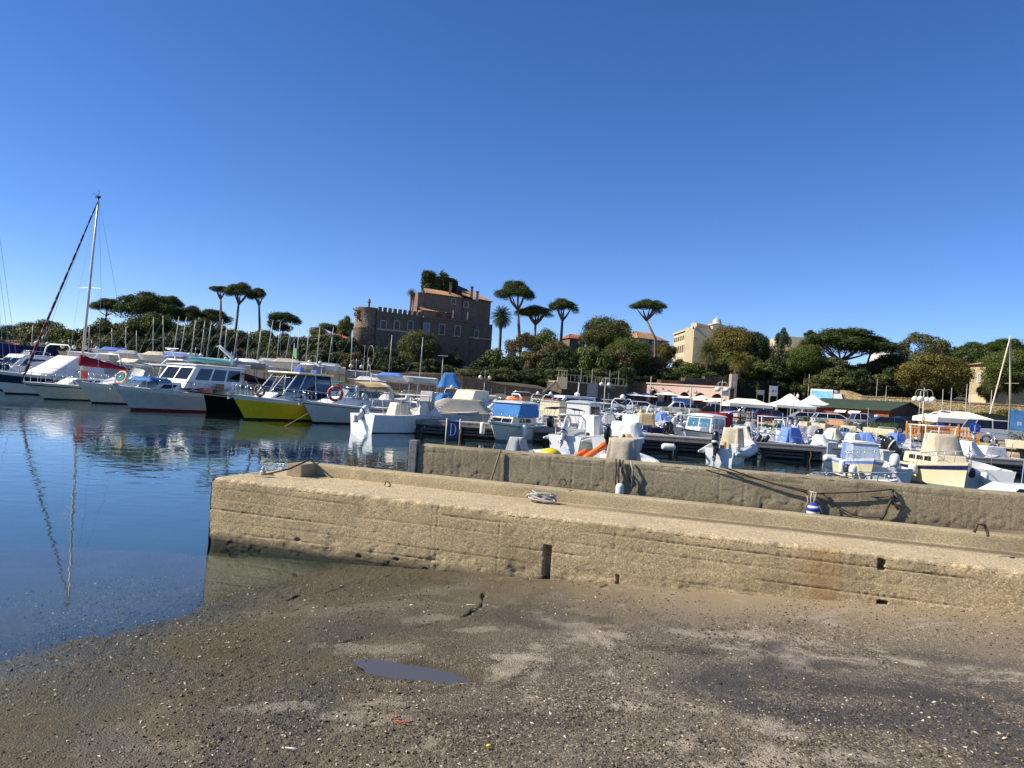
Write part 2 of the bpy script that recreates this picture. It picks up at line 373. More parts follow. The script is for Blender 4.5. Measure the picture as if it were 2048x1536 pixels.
def gravel():
    rs = np.random.RandomState(4); n = 34000
    yy = 3.2*np.exp(rs.rand(n)*1.0); xx = (rs.rand(n)-.5)*1.45*yy
    d = fbm(xx*.9+5, yy*.9, 3, 8)+.3*(rs.rand(n)-.5); wl = yy+.335*xx
    keep = (d > .42) & (wl < 9.0) & (((xx-PUD.x)/.58)**2+((yy-PUD.y+.18*(xx-PUD.x))/.23)**2 > 1)
    xx, yy = xx[keep], yy[keep]; n = len(xx); zz = slip_at(xx, yy); k2 = zz > -.12; xx, yy, zz = xx[k2], yy[k2], zz[k2]; n = len(xx)
    r = .004+.010*rs.rand(n)**2.2
    base = np.array([[1, 0, 0], [0, 1, 0], [-1, 0, 0], [0, -1, 0], [0, 0, 1], [0, 0, -1]], float)
    S = np.stack([r*(.7+.9*rs.rand(n)), r*(.6+.5*rs.rand(n)), r*(.25+.45*rs.rand(n))], 1)
    V = base[None]*S[:, None]; V = V+(rs.rand(n, 6, 3)-.5)*r[:, None, None]*.4
    a = rs.rand(n)*6.283; t = (rs.rand(n)-.5)*.9; c, s = np.cos(a)[:, None], np.sin(a)[:, None]; ct, st = np.cos(t)[:, None], np.sin(t)[:, None]
    x, y, z = V[..., 0], V[..., 1], V[..., 2]; x, z = x*ct-z*st, x*st+z*ct; x, y = x*c-y*s, x*s+y*c
    V = np.stack([x+xx[:, None], y+yy[:, None], z+zz[:, None]+r[:, None]*.2], -1).reshape(-1, 3)
    f = np.array([[0, 1, 4], [1, 2, 4], [2, 3, 4], [3, 0, 4], [1, 0, 5], [2, 1, 5], [3, 2, 5], [0, 3, 5]])
    F = (f[None]+np.arange(n)[:, None, None]*6).reshape(-1, 3)
    t = NT('shell_gravel'); g = t.n('ShaderNodeNewGeometry')
    c = t.ramp(g.outputs['Random Per Island'], [(0, (.035, .028, .02)), (.4, (.09, .072, .048)), (.72, (.18, .143, .095)), (.9, (.32, .26, .18)), (1, (.6, .53, .43))])
    o = npmesh('shell_gravel', V, F, t.end(t.bsdf(c, .75, 0, .4)), smooth=False)
    tag(o, 'loose shell fragments and small stones scattered on the slip', None, kind='stuff')
gravel()
# puddle sheet
def puddle():
    b = MB(); n = 28; pts = []
    zp = float(np.median([slip_z(PUD.x, PUD.y)]))-.031
    for k in range(n):
        a = 2*math.pi*k/n; rr = 1+.1*math.sin(3*a+1)+.07*math.sin(5*a)
        x = .60*math.cos(a)*rr; y = .26*math.sin(a)*rr-.18*x
        pts.append((PUD.x+x, PUD.y+y, zp))
    b.poly(pts); 
    t = NT('puddle_water'); d = t.bsdf((.075, .07, .062), .6); g = t.n('ShaderNodeBsdfGlossy'); g.inputs['Roughness'].default_value = .02; f = t.n('ShaderNodeFresnel'); f.inputs[0].default_value = 1.33
    mx = t.n('ShaderNodeMixShader'); t.l(f.outputs[0], mx.inputs[0]); t.l(d, mx.inputs[1]); t.l(g.outputs[0], mx.inputs[2]); t.end(mx.outputs[0])
    o = b.build('puddle', MATS['puddle_water']); tag(o, 'shallow dark puddle lying in the slip', None, kind='structure')
puddle()

# ---- water and bed
b = MB(); b.poly([(-400, -60, 0), (80, -60, 0), (80, 130, 0), (-400, 130, 0)]); tag(b.build('water', M_WATER), kind='structure')
b = MB(); b.poly([(-400, 10.9, -2.2), (80, 10.9, -2.2), (80, 130, -2.6), (-400, 130, -2.6)]); b.poly([(-400, -60, -2.2), (-14.9, -60, -2.2), (-14.9, 10.9, -2.2), (-400, 10.9, -2.2)]); tag(b.build('seabed', M_BED), kind='structure')

# ---- near jetty: one weathered concrete block with parapet
SLOTS = [(1087, 1090, 1101, 1163, .13), (1232, 1150, 1238, 1182, .05), (1757, 1112, 1770, 1141, .12), (1753, 1200, 1773, 1226, .14)]
HOLES = [(595, 1080, .03), (718, 1113, .035), (793, 1119, .04), (850, 1140, .04)]
def jetty():
    root = empty('concrete_jetty', WALL_A-Vector((0, 0, .87)), math.atan2(WU.y, WU.x), 'weathered board-marked concrete jetty running across the foreground', 'jetty')
    s = np.concatenate([np.arange(0, 10.6, .0125), np.arange(10.6, 17, .2)])
    rows = [(0.0, z, 0) for z in np.arange(-.75, .83, .0125)]
    r = .035
    for a in np.linspace(0, math.pi/2, 6): rows.append((r-r*math.cos(a), .87-r+r*math.sin(a), 1))
    rows += [(q, .87, 2) for q in np.concatenate([np.arange(r+.015, JW+.25, .02)])]
    n = np.array([q[0] for q in rows]); z = np.array([q[1] for q in rows]); kd = np.array([q[2] for q in rows])
    S, N = np.meshgrid(s, n); _, Zz = np.meshgrid(s, z); _, K = np.meshgrid(s, kd)
    face = (K == 0); d = np.zeros_like(S)
    d += .007*(fbm(S*1.2, Zz*3+N*2, 3, 61)-.5)+.004*(fbm(S*14, Zz*14+N*14, 3, 62)-.5)
    pit = fbm(S*30, (Zz+N)*30, 3, 63, .65); d -= .007*np.clip(pit-.55, 0, 1)*4*(.3+fbm(S*1.5, Zz*4, 3, 64))
    zb = .87-.02*S*0
    for k in range(1, 8):           # board marks
        zk = .87-.135*k+.018*(vnoise(S*1.3+k*7, S*0+k, 65)-.5)
        on = sstep(.30, .55, vnoise(S*1.1+k*31, S*0+k*3.3, 66))*(1.0 if k in (1, 3, 5) else .55)
        d -= face*on*.015*np.exp(-((Zz-zk)/.007)**2)
        d += face*.006*(vnoise(S*0+k*5.1, np.floor(S/2.3)+k, 67)-.5)*((Zz < zk) & (Zz > zk-.135))
    for px in (865, 875, 1000, 1090, 1233, 1760):     # vertical board ends and cracks
        s0 = WF(px, 1040 if px < 1500 else 1150)[0]+.012*(vnoise(Zz*18, S*0+px, 68)-.5)
        d -= face*.007*np.exp(-((S-s0)/.006)**2)*sstep(.2, .6, vnoise(Zz*7, S*0+px*.3, 69)+.15)
    low = face*sstep(.42, -.05, Zz-.02*S)              # honeycombed, washed-out foot
    d -= low*.03*np.clip(fbm(S*5, Zz*7, 3, 70)-.52, 0, 1)*4
    for (a0, b0, a1, b1, dp) in SLOTS:
        bm = (b0+b1)/2; s0, s1 = WF(a0, bm)[0], WF(a1, bm)[0]; z1, z0 = WF(a0, b0)[1], WF(a1, b1)[1]; jj = .012*(vnoise(Zz*25, S*0+a0, 71)-.5)
        d -= face*dp*((S > s0+jj) & (S < s1+jj) & (Zz > z0) & (Zz < z1))
    for (a0, b0, rr) in HOLES:
        s0, z0 = WF(a0, b0); q = np.hypot((S-s0)*.8, (Zz-z0)*1.5)/rr+.9*(fbm(S*22, Zz*22, 3, 72)-.5)
        d -= face*.055*sstep(1, .45, q)
    edge = np.exp(-(N/.05)**2)*np.exp(-((.87-Zz)/.05)**2)
    d -= edge*.045*np.clip(fbm(S*7, S*0+3, 4, 73)-.38, 0, 1)*2
    top = (K == 2); d += top*(.012*(fbm(S*1.5, N*3, 3, 74)-.5)-.007*np.clip(fbm(S*40, N*40, 2, 75)-.5, 0, 1)*2)
    ny = np.where(face, -1.0, np.where(top, 0, -.7)); nz = np.where(face, 0.0, np.where(top, 1, .7))
    Yl = N+d*ny; Zl = Zz+d*nz; Xl = S.copy(); Xl[:, 0] += .02*(fbm(z*9, n*9, 3, 76)-.5)
    V = np.stack([Xl.ravel(), Yl.ravel(), Zl.ravel()], 1)
    npmesh('block', V, gridfaces(len(rows), len(s)), M_JETTY, root)
    # left end face
    q = np.arange(0, JW+.5, .03); zz = np.arange(-.75, .875, .03); Qg, Zg = np.meshgrid(q, zz)
    xd = .03*(fbm(Qg*6, Zg*6, 4, 77)-.6)
    npmesh('end_face', np.stack([xd.ravel(), Qg.ravel(), Zg.ravel()], 1), gridfaces(len(zz), len(q))[:, ::-1], M_JETTY, root)
    # parapet along the far side, with a short return at the head
    def par(name, x0, x1, y0, y1, z1, step):
        xs = np.arange(x0, x1+step*.5, step); sec = [(y0, .80)]+[(y0+.012*k/5, .87+(z1-.89)*k/5) for k in range(6)]
        sec += [(y0+.02, z1-.006), (y0+.035, z1)]+[(y0+.035+(y1-y0-.07)*k/4, z1) for k in range(1, 5)]+[(y1-.01, z1-.012), (y1, z1-.04), (y1, .3), (y1, -.8)]
        sec = np.array(sec); Sg, I = np.meshgrid(xs, np.arange(len(sec))); yy = sec[I, 0]; zz = sec[I, 1]
        j = .012*(fbm(Sg*5, zz*9+yy*7, 4, 81)-.5); yy = yy+j; zz = zz+j*.8
        return npmesh(name, np.stack([Sg.ravel(), yy.ravel(), zz.ravel()], 1), gridfaces(len(sec), len(xs)), M_PARA, root)
    ph = 1.03
    par('parapet', .55, 17, JW, JW+.24, ph, .05)
    g = MB(); g.box((.63, JW-.13, .955), (.24, .46, .18)); g.build('parapet_return', M_PARA, root, bevel=.012)
    g = MB(); g.box((.553, JW+.12, .17), (.02, .23, 1.7)); g.build('parapet_end', M_PARA, root)
    g = MB(); g.box((8.5, JW+.12, -.3), (17, .2, 1.0)); g.build('footing', M_PARA, root)
    return root
JETTY = jetty()

# ---- far wall of the second slip
BW_A = P(838, 889, .9); BW_B = P(2048, 990, .9); BU = (BW_B-BW_A).normalized(); BN = Vector((-BU.y, BU.x, 0))
def BF(px, py):
    d = Vector(_ray(px, py)); t = (BW_A-Vector((0, 0, CAMH))).dot(BN)/d.dot(BN); p = Vector((0, 0, CAMH))+d*t
    return (p-BW_A).dot(BU), p.z
def backwall():
    root = empty('harbour_wall', BW_A-Vector((0, 0, .9)), math.atan2(BU.y, BU.x), 'long grey concrete harbour wall with vertical board marks behind the jetty', 'wall')
    s = np.concatenate([np.arange(0, 14, .025), np.arange(14, 20, .2)])
    rows = [(0, z, 0) for z in np.arange(-.4, .885, .025)]+[(.02, .895, 1), (.04, .9, 2)]+[(q, .9, 2) for q in np.arange(.1, .62, .06)]+[(.62, z, 3) for z in (.88, .4, -.4)]
    n = np.array([q[0] for q in rows]); z = np.array([q[1] for q in rows]); kd = np.array([q[2] for q in rows])
    S, N = np.meshgrid(s, n); _, Zz = np.meshgrid(s, z); _, K = np.meshgrid(s, kd); face = K == 0
    d = .012*(fbm(S*1.1, Zz*2, 3, 91)-.5)+.005*(fbm(S*14, Zz*14+N*9, 3, 92)-.5)
    d -= face*.016*np.clip(fbm(S*11, Zz*11, 3, 93)-.47, 0, 1)*3*sstep(.62, .25, Zz+.25*(vnoise(S*.8, S*0, 94)-.5))
    for px in (868, 888, 905, 920, 955, 1000, 1015, 1060, 1100, 1145, 1180, 1210, 1290, 1310, 1395, 1440, 1490, 1720, 1808, 1840, 1905, 1962, 2030):
        s0 = BF(px, 940)[0]+.03*(vnoise(Zz*5, S*0+px, 95)-.5)
        d -= face*.009*np.exp(-((S-s0)/.016)**2)*sstep(.25, .6, vnoise(Zz*3, S*0+px*.37, 96)+.2)
    zl = .9-.155+.03*(vnoise(S*.6, S*0+2, 97)-.5); d -= face*.012*np.exp(-((Zz-zl)/.014)**2)*sstep(.3, .5, vnoise(S*.9, S*0, 98))
    edge = np.exp(-(N/.06)**2)*np.exp(-((.9-Zz)/.06)**2); d -= edge*.05*np.clip(fbm(S*5, S*0, 4, 99)-.4, 0, 1)*2
    Yl = N+np.where(face, -d, 0); Zl = Zz+np.where((K == 2) | (K == 1), d*.6, 0)
    npmesh('wall_face', np.stack([S.ravel(), Yl.ravel(), Zl.ravel()], 1), gridfaces(len(rows), len(s)), M_BACKW, root)
    b = MB(); b.poly([(0, 0, -.4), (0, 0, .88), (0, .04, .9), (0, .62, .9), (0, .62, -.4)]); b.build('wall_end', M_BACKW, root)
    post = MB(); post.box((-.12, .05, .32), (.2, .22, 1.35)); post.build('timber_post', mat('grey_timber', (.17, .165, .16), .85, var=.3, scale=6, bump=.01, bscale=25), root, bevel=.02)
    st = MB(); s0 = BF(1002, 905)[0]; s1 = BF(982, 955)[0]
    st.tube([(s0, -.05, .93), (s1, -.12, .10)], .022, 6); st.build('leaning_pole', mat('old_wood', (.22, .18, .125), .9, var=.3, scale=8), root)
    return root
BACKWALL = backwall()
b = MB(); b.poly([W(JETTY, (.6, JW+.2, .06)), W(JETTY, (17, JW+.2, .5)), W(BACKWALL, (20, .1, .5)), W(BACKWALL, (0, .1, -.35)), W(JETTY, (.6, JW+4, -.5))])
tag(b.build('second_slip', M_SLIP), 'hidden concrete slip between the jetty and the harbour wall', kind='structure')

# ---- quays, hill
LQ = 1.45; RQ = 1.0
def quay(name, pts, z, back):
    b = MB(); n = len(pts)
    top = [(x, y, z) for x, y in pts]+[(x, y, z) for x, y in back]
    b.poly(top, 0)
    for (x0, y0), (x1, y1) in zip(pts[:-1], pts[1:]):
        b.add([(x0, y0, -2.5), (x1, y1, -2.5), (x1, y1, z), (x0, y0, z)], [(0, 1, 2, 3)], 1)
    o = b.build(name, [M_QUAY, M_QUAYW]); tag(o, kind='structure'); return o
QE = [(14, 94), (23, 88), (28.5, 66), (31.5, 47), (37, 34), (60, 10)]
quay('right_quay', QE, RQ, [(260, 10), (260, 150), (14, 150)])
quay('left_quay', [(-300, 66), (-24, 82), (14, 94)], LQ, [(14, 125), (-300, 125)])
def kerb(pts, z):
    b = MB()
    for (x0, y0), (x1, y1) in zip(pts[:-1], pts[1:]):
        d = Vector((x1-x0, y1-y0, 0)); L = d.length; d.normalize(); nn = Vector((-d.y, d.x, 0))
        if nn.y < 0 and abs(nn.y) > .3: nn = -nn
        c = Vector(((x0+x1)/2, (y0+y1)/2, z+.03)); b.box(c, (L+.02, .5, .22), math.atan2(d.y, d.x))
    return b
tag(kerb(QE, RQ).build('quay_kerb', M_QUAYW), kind='structure'); tag(kerb([(-300, 66), (-24, 82), (13.7, 94)], LQ).build('quay_kerb', M_QUAYW), kind='structure')
def hill():
    xs = np.concatenate([np.arange(-1500, -200, 60), np.arange(-200, 220, 3.0), np.arange(220, 1500, 60)]); ys = np.concatenate([np.arange(106, 300, 2.5), np.arange(300, 2500, 60)])
    Xg, Yg = np.meshgrid(xs, ys); Z = terr(Xg, Yg)-.05
    Z = np.where(Yg < 112, Z-.5*(Xg < 52), Z)
    tag(npmesh('hill', np.stack([Xg.ravel(), Yg.ravel(), Z.ravel()], 1), gridfaces(len(ys), len(xs)), M_SOIL), kind='structure')
hill()
# =================================================================== boats
def gel(name, c, rough=.28): return mat('gelcoat_'+name, c, rough, var=.07, scale=1.1, spec=.5)
def cloth(name, c): return mat('canvas_'+name, c, .92, var=.13, scale=2.5, bump=.012, bscale=9, spec=.15)
WHITE = gel('white', (.76, .76, .74)); CREAM = gel('cream', (.74, .66, .44)); OFFW = gel('offwhite', (.66, .66, .62)); GREYH = gel('pale_grey', (.52, .56, .58))
NAVY = gel('navy', (.012, .018, .075)); BLACKH = gel('black', (.008, .009, .012), .15); YELLOW = gel('yellow', (.80, .56, .02)); REDB = gel('antifoul_red', (.20, .012, .02), .6)
BLUEB = gel('antifoul_blue', (.015, .035, .12), .6); DARKB = gel('antifoul_dark', (.012, .013, .014), .6); TEALB = gel('boot_teal', (.16, .27, .27), .5); TEAL = gel('teal', (.18, .52, .46))
GREENH = gel('hull_green', (.012, .045, .03)); LBLUE = gel('pale_blue', (.30, .48, .66))
C_WHITE = cloth('white', (.72, .72, .70)); C_BEIGE = cloth('beige', (.52, .45, .34)); C_CREAM = cloth('cream', (.72, .66, .50)); C_BLUE = cloth('bright_blue', (.06, .20, .47)); C_NAVY = cloth('navy', (.012, .016, .07))
C_LBLUE = cloth('light_blue', (.14, .24, .62)); C_RED = cloth('dark_red', (.17, .010, .022)); C_GREY = cloth('grey', (.34, .35, .37)); C_TAN = cloth('tan', (.56, .42, .20)); C_TEAL = cloth('teal', (.03, .28, .30))
STEEL = mat('stainless_steel', (.62, .63, .64), .22, 1, .1, 3); ALU = mat('mast_aluminium', (.50, .48, .44), .55, .35, .15, 2); RUBBER = mat('black_rubber', (.015, .015, .017), .7, var=.2)
ENGB = mat('engine_black', (.012, .012, .014), .25, var=.2); ENGS = mat('engine_silver', (.50, .51, .55), .3, .3, .1); ENGW = mat('engine_white', (.72, .72, .71), .3, var=.08); ROPE = mat('rope', (.36, .32, .25), .95, var=.3, scale=20); DROPE = mat('dark_rope', (.05, .045, .04), .95, var=.3, scale=20)
FENDW = mat('fender_white', (.72, .71, .66), .55, var=.15, scale=5); FENDB = mat('fender_navy', (.012, .015, .06), .5, var=.2, scale=5); RINGR = mat('lifebuoy_red', (.62, .05, .03), .55, var=.15, scale=5); TEAK = mat('teak', (.28, .16, .07), .7, var=.25, scale=6); ORANGE = mat('orange_plastic', (.85, .17, .02), .5, var=.12, scale=5)
TUBEG = mat('inflatable_grey', (.30, .31, .34), .6, var=.12, scale=2); TUBEW = mat('inflatable_white', (.62, .62, .60), .55, var=.1, scale=2)
def m_glass(name, tint, alpha):
    t = NT(name); g = t.n('ShaderNodeBsdfGlossy'); g.inputs['Roughness'].default_value = .03; tr = t.n('ShaderNodeBsdfTransparent'); tr.inputs[0].default_value = (*tint, 1)
    f = t.n('ShaderNodeFresnel'); f.inputs[0].default_value = 1.5; a = t.math('ADD', t.math('MULTIPLY', f.outputs[0], 1.0), alpha, clamp=True)
    mx = t.n('ShaderNodeMixShader'); t.l(a, mx.inputs[0]); t.l(tr.outputs[0], mx.inputs[1]); t.l(g.outputs[0], mx.inputs[2]); return t.end(mx.outputs[0])
GLASS = m_glass('clear_glazing', (.72, .77, .78), .04); DGLASS = mat('dark_glass', (.010, .013, .018), .06, var=.1, spec=.7); BGLASS = mat('blue_glass', (.06, .17, .26), .08, var=.15, spec=.7)

def hullgeo(L, B, F, sheer=.32, rake=.13, draft=.45, tm=.42, p=2.3, transom=.9):
    def edge(t, k):     # k 0 waterline .. 1 gunwale -> (x, half breadth, z)
        bd = B/2*((transom+(1-transom)*(t/tm)**.8) if t < tm else (1-((t-tm)/(1-tm))**p))
        bw = B/2*.86*((transom+(1-transom)*(t/tm)) if t < tm else max(0, 1-((t-tm)/(1-tm))**(p*.68)))
        zd = F*(1+sheer*max(0, t-.25)**1.8*1.6)
        xd = -L/2+L*t; xw = -L/2+L*t*(1-rake)
        y = bw+(bd-bw)*k**1.25; return xw+(xd-xw)*k**1.1, max(y, .012), zd*k
    return edge
def add_hull(root, L, B, F, bands, keelmat, deckmat=None, cockpit=None, n=18, sole=.12, trim=None, **kw):
    """bands: [(k0,k1,material)] from waterline (0) to gunwale (1)"""
    e = hullgeo(L, B, F, **kw); mats = [keelmat]; ks = [0.0]; mi = []
    draft = kw.get('draft', .45); rake = kw.get('rake', .13)
    for k0, k1, m in bands:
        if m not in mats: mats.append(m)
        sub = 3 if k1-k0 > .3 else 1
        for q in range(sub): ks.append(k0+(k1-k0)*(q+1)/sub); mi.append(mats.index(m))
    ts = [1-(1-i/(n-1))**1.35 for i in range(n)]; b = MB()
    def ring(t):
        kx = -L/2+L*t*(1-rake*1.3); kz = -draft*(1-t**5)+.02; pts = [(kx, 0, kz)]
        x0, y0, _ = e(t, 0); pts.append(((x0+kx)/2, y0*.85, kz*.35)); pts += [e(t, k) for k in ks]; return pts
    rg = [ring(t) for t in ts]; m = len(rg[0])
    for sgn in (1, -1):
        vs = [(x, sgn*y, z) for r in rg for x, y, z in r]; o = len(b.v); b.v.extend(vs)
        for i in range(n-1):
            for j in range(m-1):
                f = (o+i*m+j, o+(i+1)*m+j, o+(i+1)*m+j+1, o+i*m+j+1)
                b.f.append(f if sgn < 0 else f[::-1]); b.m.append(0 if j < 2 else mi[j-2])
    r0 = rg[0]; tr = [(x, y, z) for x, y, z in r0]+[(x, -y, z) for x, y, z in r0[::-1]]
    b.add(tr, [tuple(range(len(tr)))], mi[-1])
    b.build('hull', mats, root, smooth=True)
    deckmat = deckmat or WHITE; gw = min(.16, B*.08); tc = cockpit if cockpit else 0
    d = MB(); ins = []
    for t in ts:
        x, y, z = e(t, 1); yi = max(y-gw, 0.004); ins.append((x, y, yi, z))
    for a, c in zip(ins[:-1], ins[1:]):
        for sg in (1, -1):
            q = [(a[0], sg*a[1], a[3]+.004), (c[0], sg*c[1], c[3]+.004), (c[0], sg*c[2], c[3]+.03), (a[0], sg*a[2], a[3]+.03)]
            d.add(q if sg < 0 else q[::-1], [(0, 1, 2, 3)])
    def tz(x):
        return min(range(len(ins)), key=lambda i: abs(ins[i][0]-x))
    fore = [r for r, t in zip(ins, ts) if t >= tc-.02]
    for a, c in zip(fore[:-1], fore[1:]):
        rows = []
        for r in (a, c): rows.append([(r[0], r[2]*q, r[3]+.03+.05*(1-q*q)*(r[2]/(B/2))) for q in (-1, -.5, 0, .5, 1)])
        d.grid(rows)
    if tc > 0:
        aft = [r for r, t in zip(ins, ts) if t <= tc+.02]
        if fore: aft.append(fore[0])
        for a, c in zip(aft[:-1], aft[1:]):
            for sg in (1, -1):
                q = [(a[0], sg*a[2], a[3]+.03), (c[0], sg*c[2], c[3]+.03), (c[0], sg*c[2]*.97, sole), (a[0], sg*a[2]*.97, sole)]
                d.add(q if sg < 0 else q[::-1], [(0, 1, 2, 3)])
            d.add([(a[0], -a[2]*.97, sole), (c[0], -c[2]*.97, sole), (c[0], c[2]*.97, sole), (a[0], a[2]*.97, sole)], [(0, 1, 2, 3)])
        f0 = fore[0]; d.add([(f0[0], -f0[2], sole), (f0[0], f0[2], sole), (f0[0], f0[2], f0[3]+.05), (f0[0], -f0[2], f0[3]+.05)], [(0, 1, 2, 3)])
        a0 = aft[0]; d.add([(a0[0]+.02, -a0[2], sole), (a0[0]+.02, a0[2], sole), (a0[0]+.02, a0[2], a0[3]), (a0[0]+.02, -a0[2], a0[3])], [(0, 1, 2, 3)])
    d.build('deck', deckmat, root)
    if trim:
        for sg in (1, -1):
            tb = MB(); tb.tube([(e(t, 1)[0], sg*(e(t, 1)[1]+.01), e(t, 1)[2]-.02) for t in ts], .035, 6); tb.build('rubbing_strake', trim, root, smooth=True)
    return e
def rail(root, e, t0, t1, h=.5, n=5, r=.014, m=None, top_in=.08):
    m = m or STEEL
    ts = [t0+(t1-t0)*i/n for i in range(n+1)]; pt = []; b = MB()
    for sg in (1, -1):
        row = []
        for t in ts:
            x, y, z = e(min(t, .985), 1); hh = h*(1 if t > t0+.01 else .15)
            top = (x+.03, sg*max(y-top_in, .03), z+hh); row.append(top)
            b.tube([(x, sg*max(y-.06, .02), z), top], r*.85, 5)
        pt.append(row)
    x, y, z = e(.99, 1)
    b.tube(pt[0]+[(x+.18, 0, z+h)]+pt[1][::-1], r, 5)
    b.build('bow_rail', m, root, smooth=True)
def outboard(root, x, z, s=1.0, tilt=0.0, y=0.0, cowl=None, leg=None, band=None):
    """engine on the transom at x; tilt in degrees raises the leg backwards"""
    cowl = cowl or ENGB; leg = leg or cowl; ct, st = math.cos(R(tilt)), math.sin(R(tilt))
    def T(p): return (x+p[0]*s*ct+p[2]*s*st, y+p[1]*s, z-p[0]*s*st+p[2]*s*ct)
    def ringat(cx, cz, lx, ly, n=12): return [T((cx+lx*math.copysign(abs(math.cos(a))**.7, math.cos(a)), ly*math.copysign(abs(math.sin(a))**.7, math.sin(a)), cz)) for a in [2*math.pi*k/n for k in range(n)]]
    eng = MB(); eng.rings([ringat(-.27, .10, .24, .15), ringat(-.29, .16, .30, .18), ringat(-.31, .40, .34, .19), ringat(-.34, .58, .31, .17), ringat(-.36, .67, .22, .12), ringat(-.36, .69, .12, .06)])
    o = eng.build('outboard_cowl', cowl, root, smooth=True)
    if band:
        g = MB(); g.rings([ringat(-.295, .19, .312, .187), ringat(-.305, .27, .325, .193)]); g.build('cowl_band', band, o, smooth=True)
    l = MB(); l.rings([ringat(-.26, .14, .22, .13), ringat(-.26, -.02, .19, .10), ringat(-.26, -.30, .14, .065), ringat(-.29, -.36, .25, .085), ringat(-.29, -.385, .25, .085), ringat(-.26, -.40, .13, .05), ringat(-.27, -.45, .19, .06), ringat(-.27, -.51, .17, .05), ringat(-.23, -.54, .08, .015), ringat(-.25, -.68, .05, .01)])
    l.box(T((-.08, 0, .12)), (.2*s, .24*s, .3*s)); l.build('outboard_leg', leg, root, smooth=False)
    pr = MB()
    for k in range(3):
        a = 2*math.pi*k/3; c0 = (-.42, .03*math.cos(a), -.455+.03*math.sin(a)); c1 = (-.46, .16*math.cos(a-.35), -.455+.16*math.sin(a-.35)); c2 = (-.40, .16*math.cos(a+.35), -.455+.16*math.sin(a+.35)); c3 = (-.43, .05*math.cos(a+.3), -.455+.05*math.sin(a+.3))
        pr.add([T(c0), T(c1), T(c2), T(c3)], [(0, 1, 2, 3)])
    pr.tube([T((-.36, 0, -.455)), T((-.5, 0, -.455))], .04*s, 8); pr.build('propeller', STEEL, root)
def rrect(lx, ly, n=32, q=.42):
    return [(lx/2*math.copysign(abs(math.cos(a))**q, math.cos(a)), ly/2*math.copysign(abs(math.sin(a))**q, math.sin(a))) for a in [2*math.pi*k/n for k in range(n)]]
def drape(name, root, cx, cy, z0, z1, lx, ly, tx, ty, m, seed=1, shift=0.0, folds=.04, n=44, rows=9, sag=.05):
    """a canvas cover pulled over something boxy: lx,ly at the hem, tx,ty at the top"""
    rd = random.Random(seed); ph = [rd.random()*6.28 for _ in range(6)]; b = MB(); rs = []
    for i in range(rows):
        k = i/(rows-1); kk = k**.8; a, c = lx+(tx-lx)*kk, ly+(ty-ly)*kk; row = []
        for j, (x, y) in enumerate(rrect(a, c, n)):
            an = 2*math.pi*j/n; f = folds*(1-k)**.7*(math.sin(7*an+ph[0]+1.5*k)+.6*math.sin(13*an+ph[1]-k)+.4*math.sin(3*an+ph[2]))
            u = 1+f/max(a, c)*2; row.append((cx+shift*k+x*u, cy+y*u, z0+(z1-z0)*k+.02*math.sin(4*an+ph[3])*(k > .2)+(.03*math.sin(9*an+ph[4]) if i == 0 else 0)))
        rs.append(row)
    for q, dz in ((.82, -.0), (.5, -sag*.6), (.15, -sag)):
        rs.append([(cx+shift+x*q, cy+y*q, z1+.015+dz+.03*math.sin(5*y+ph[5])*.5) for x, y in rrect(tx, ty, n)])
    b.rings(rs); return b.build(name, m, root, smooth=True)
def tilted_sheet(name, root, x0, x1, w, z0, z1, arch, m, poles=True, base=.6, th=.02, nx=7, ny=9):
    """bimini or awning: arched cloth on hoops"""
    b = MB(); up = []; lo = []
    for i in range(nx):
        k = i/(nx-1); row = []; r2 = []
        for j in range(ny):
            q = j/(ny-1)*2-1; x = x0+(x1-x0)*k; z = z0+(z1-z0)*k-arch*abs(q)**2.4-.03*math.sin(k*math.pi*3)**2*(1-abs(q)); row.append((x, q*w/2, z)); r2.append((x, q*w/2*.995, z-th))
        up.append(row); lo.append(r2[::-1])
    b.grid(up); b.grid(lo); o = b.build(name, m, root, smooth=True)
    if poles:
        p = MB(); ze = [z0-arch-.01, (z0+z1)/2-arch-.01, z1-arch-.01]; xe = [x0+.05, (x0+x1)/2, x1-.05]; xm = (x0+x1)/2
        for sg in (1, -1):
            p = MB()
            for zz, xx in zip(ze, xe): p.tube([(xm+(xx-xm)*.25, sg*w*.48, base), (xx, sg*w*.49, zz)], .014, 5)
            p.tube([(xm-.2, sg*w*.48, base+.01), (xm+.2, sg*w*.48, base+.01)], .014, 5); p.build('awning_frame', STEEL, root, smooth=True)
    return o
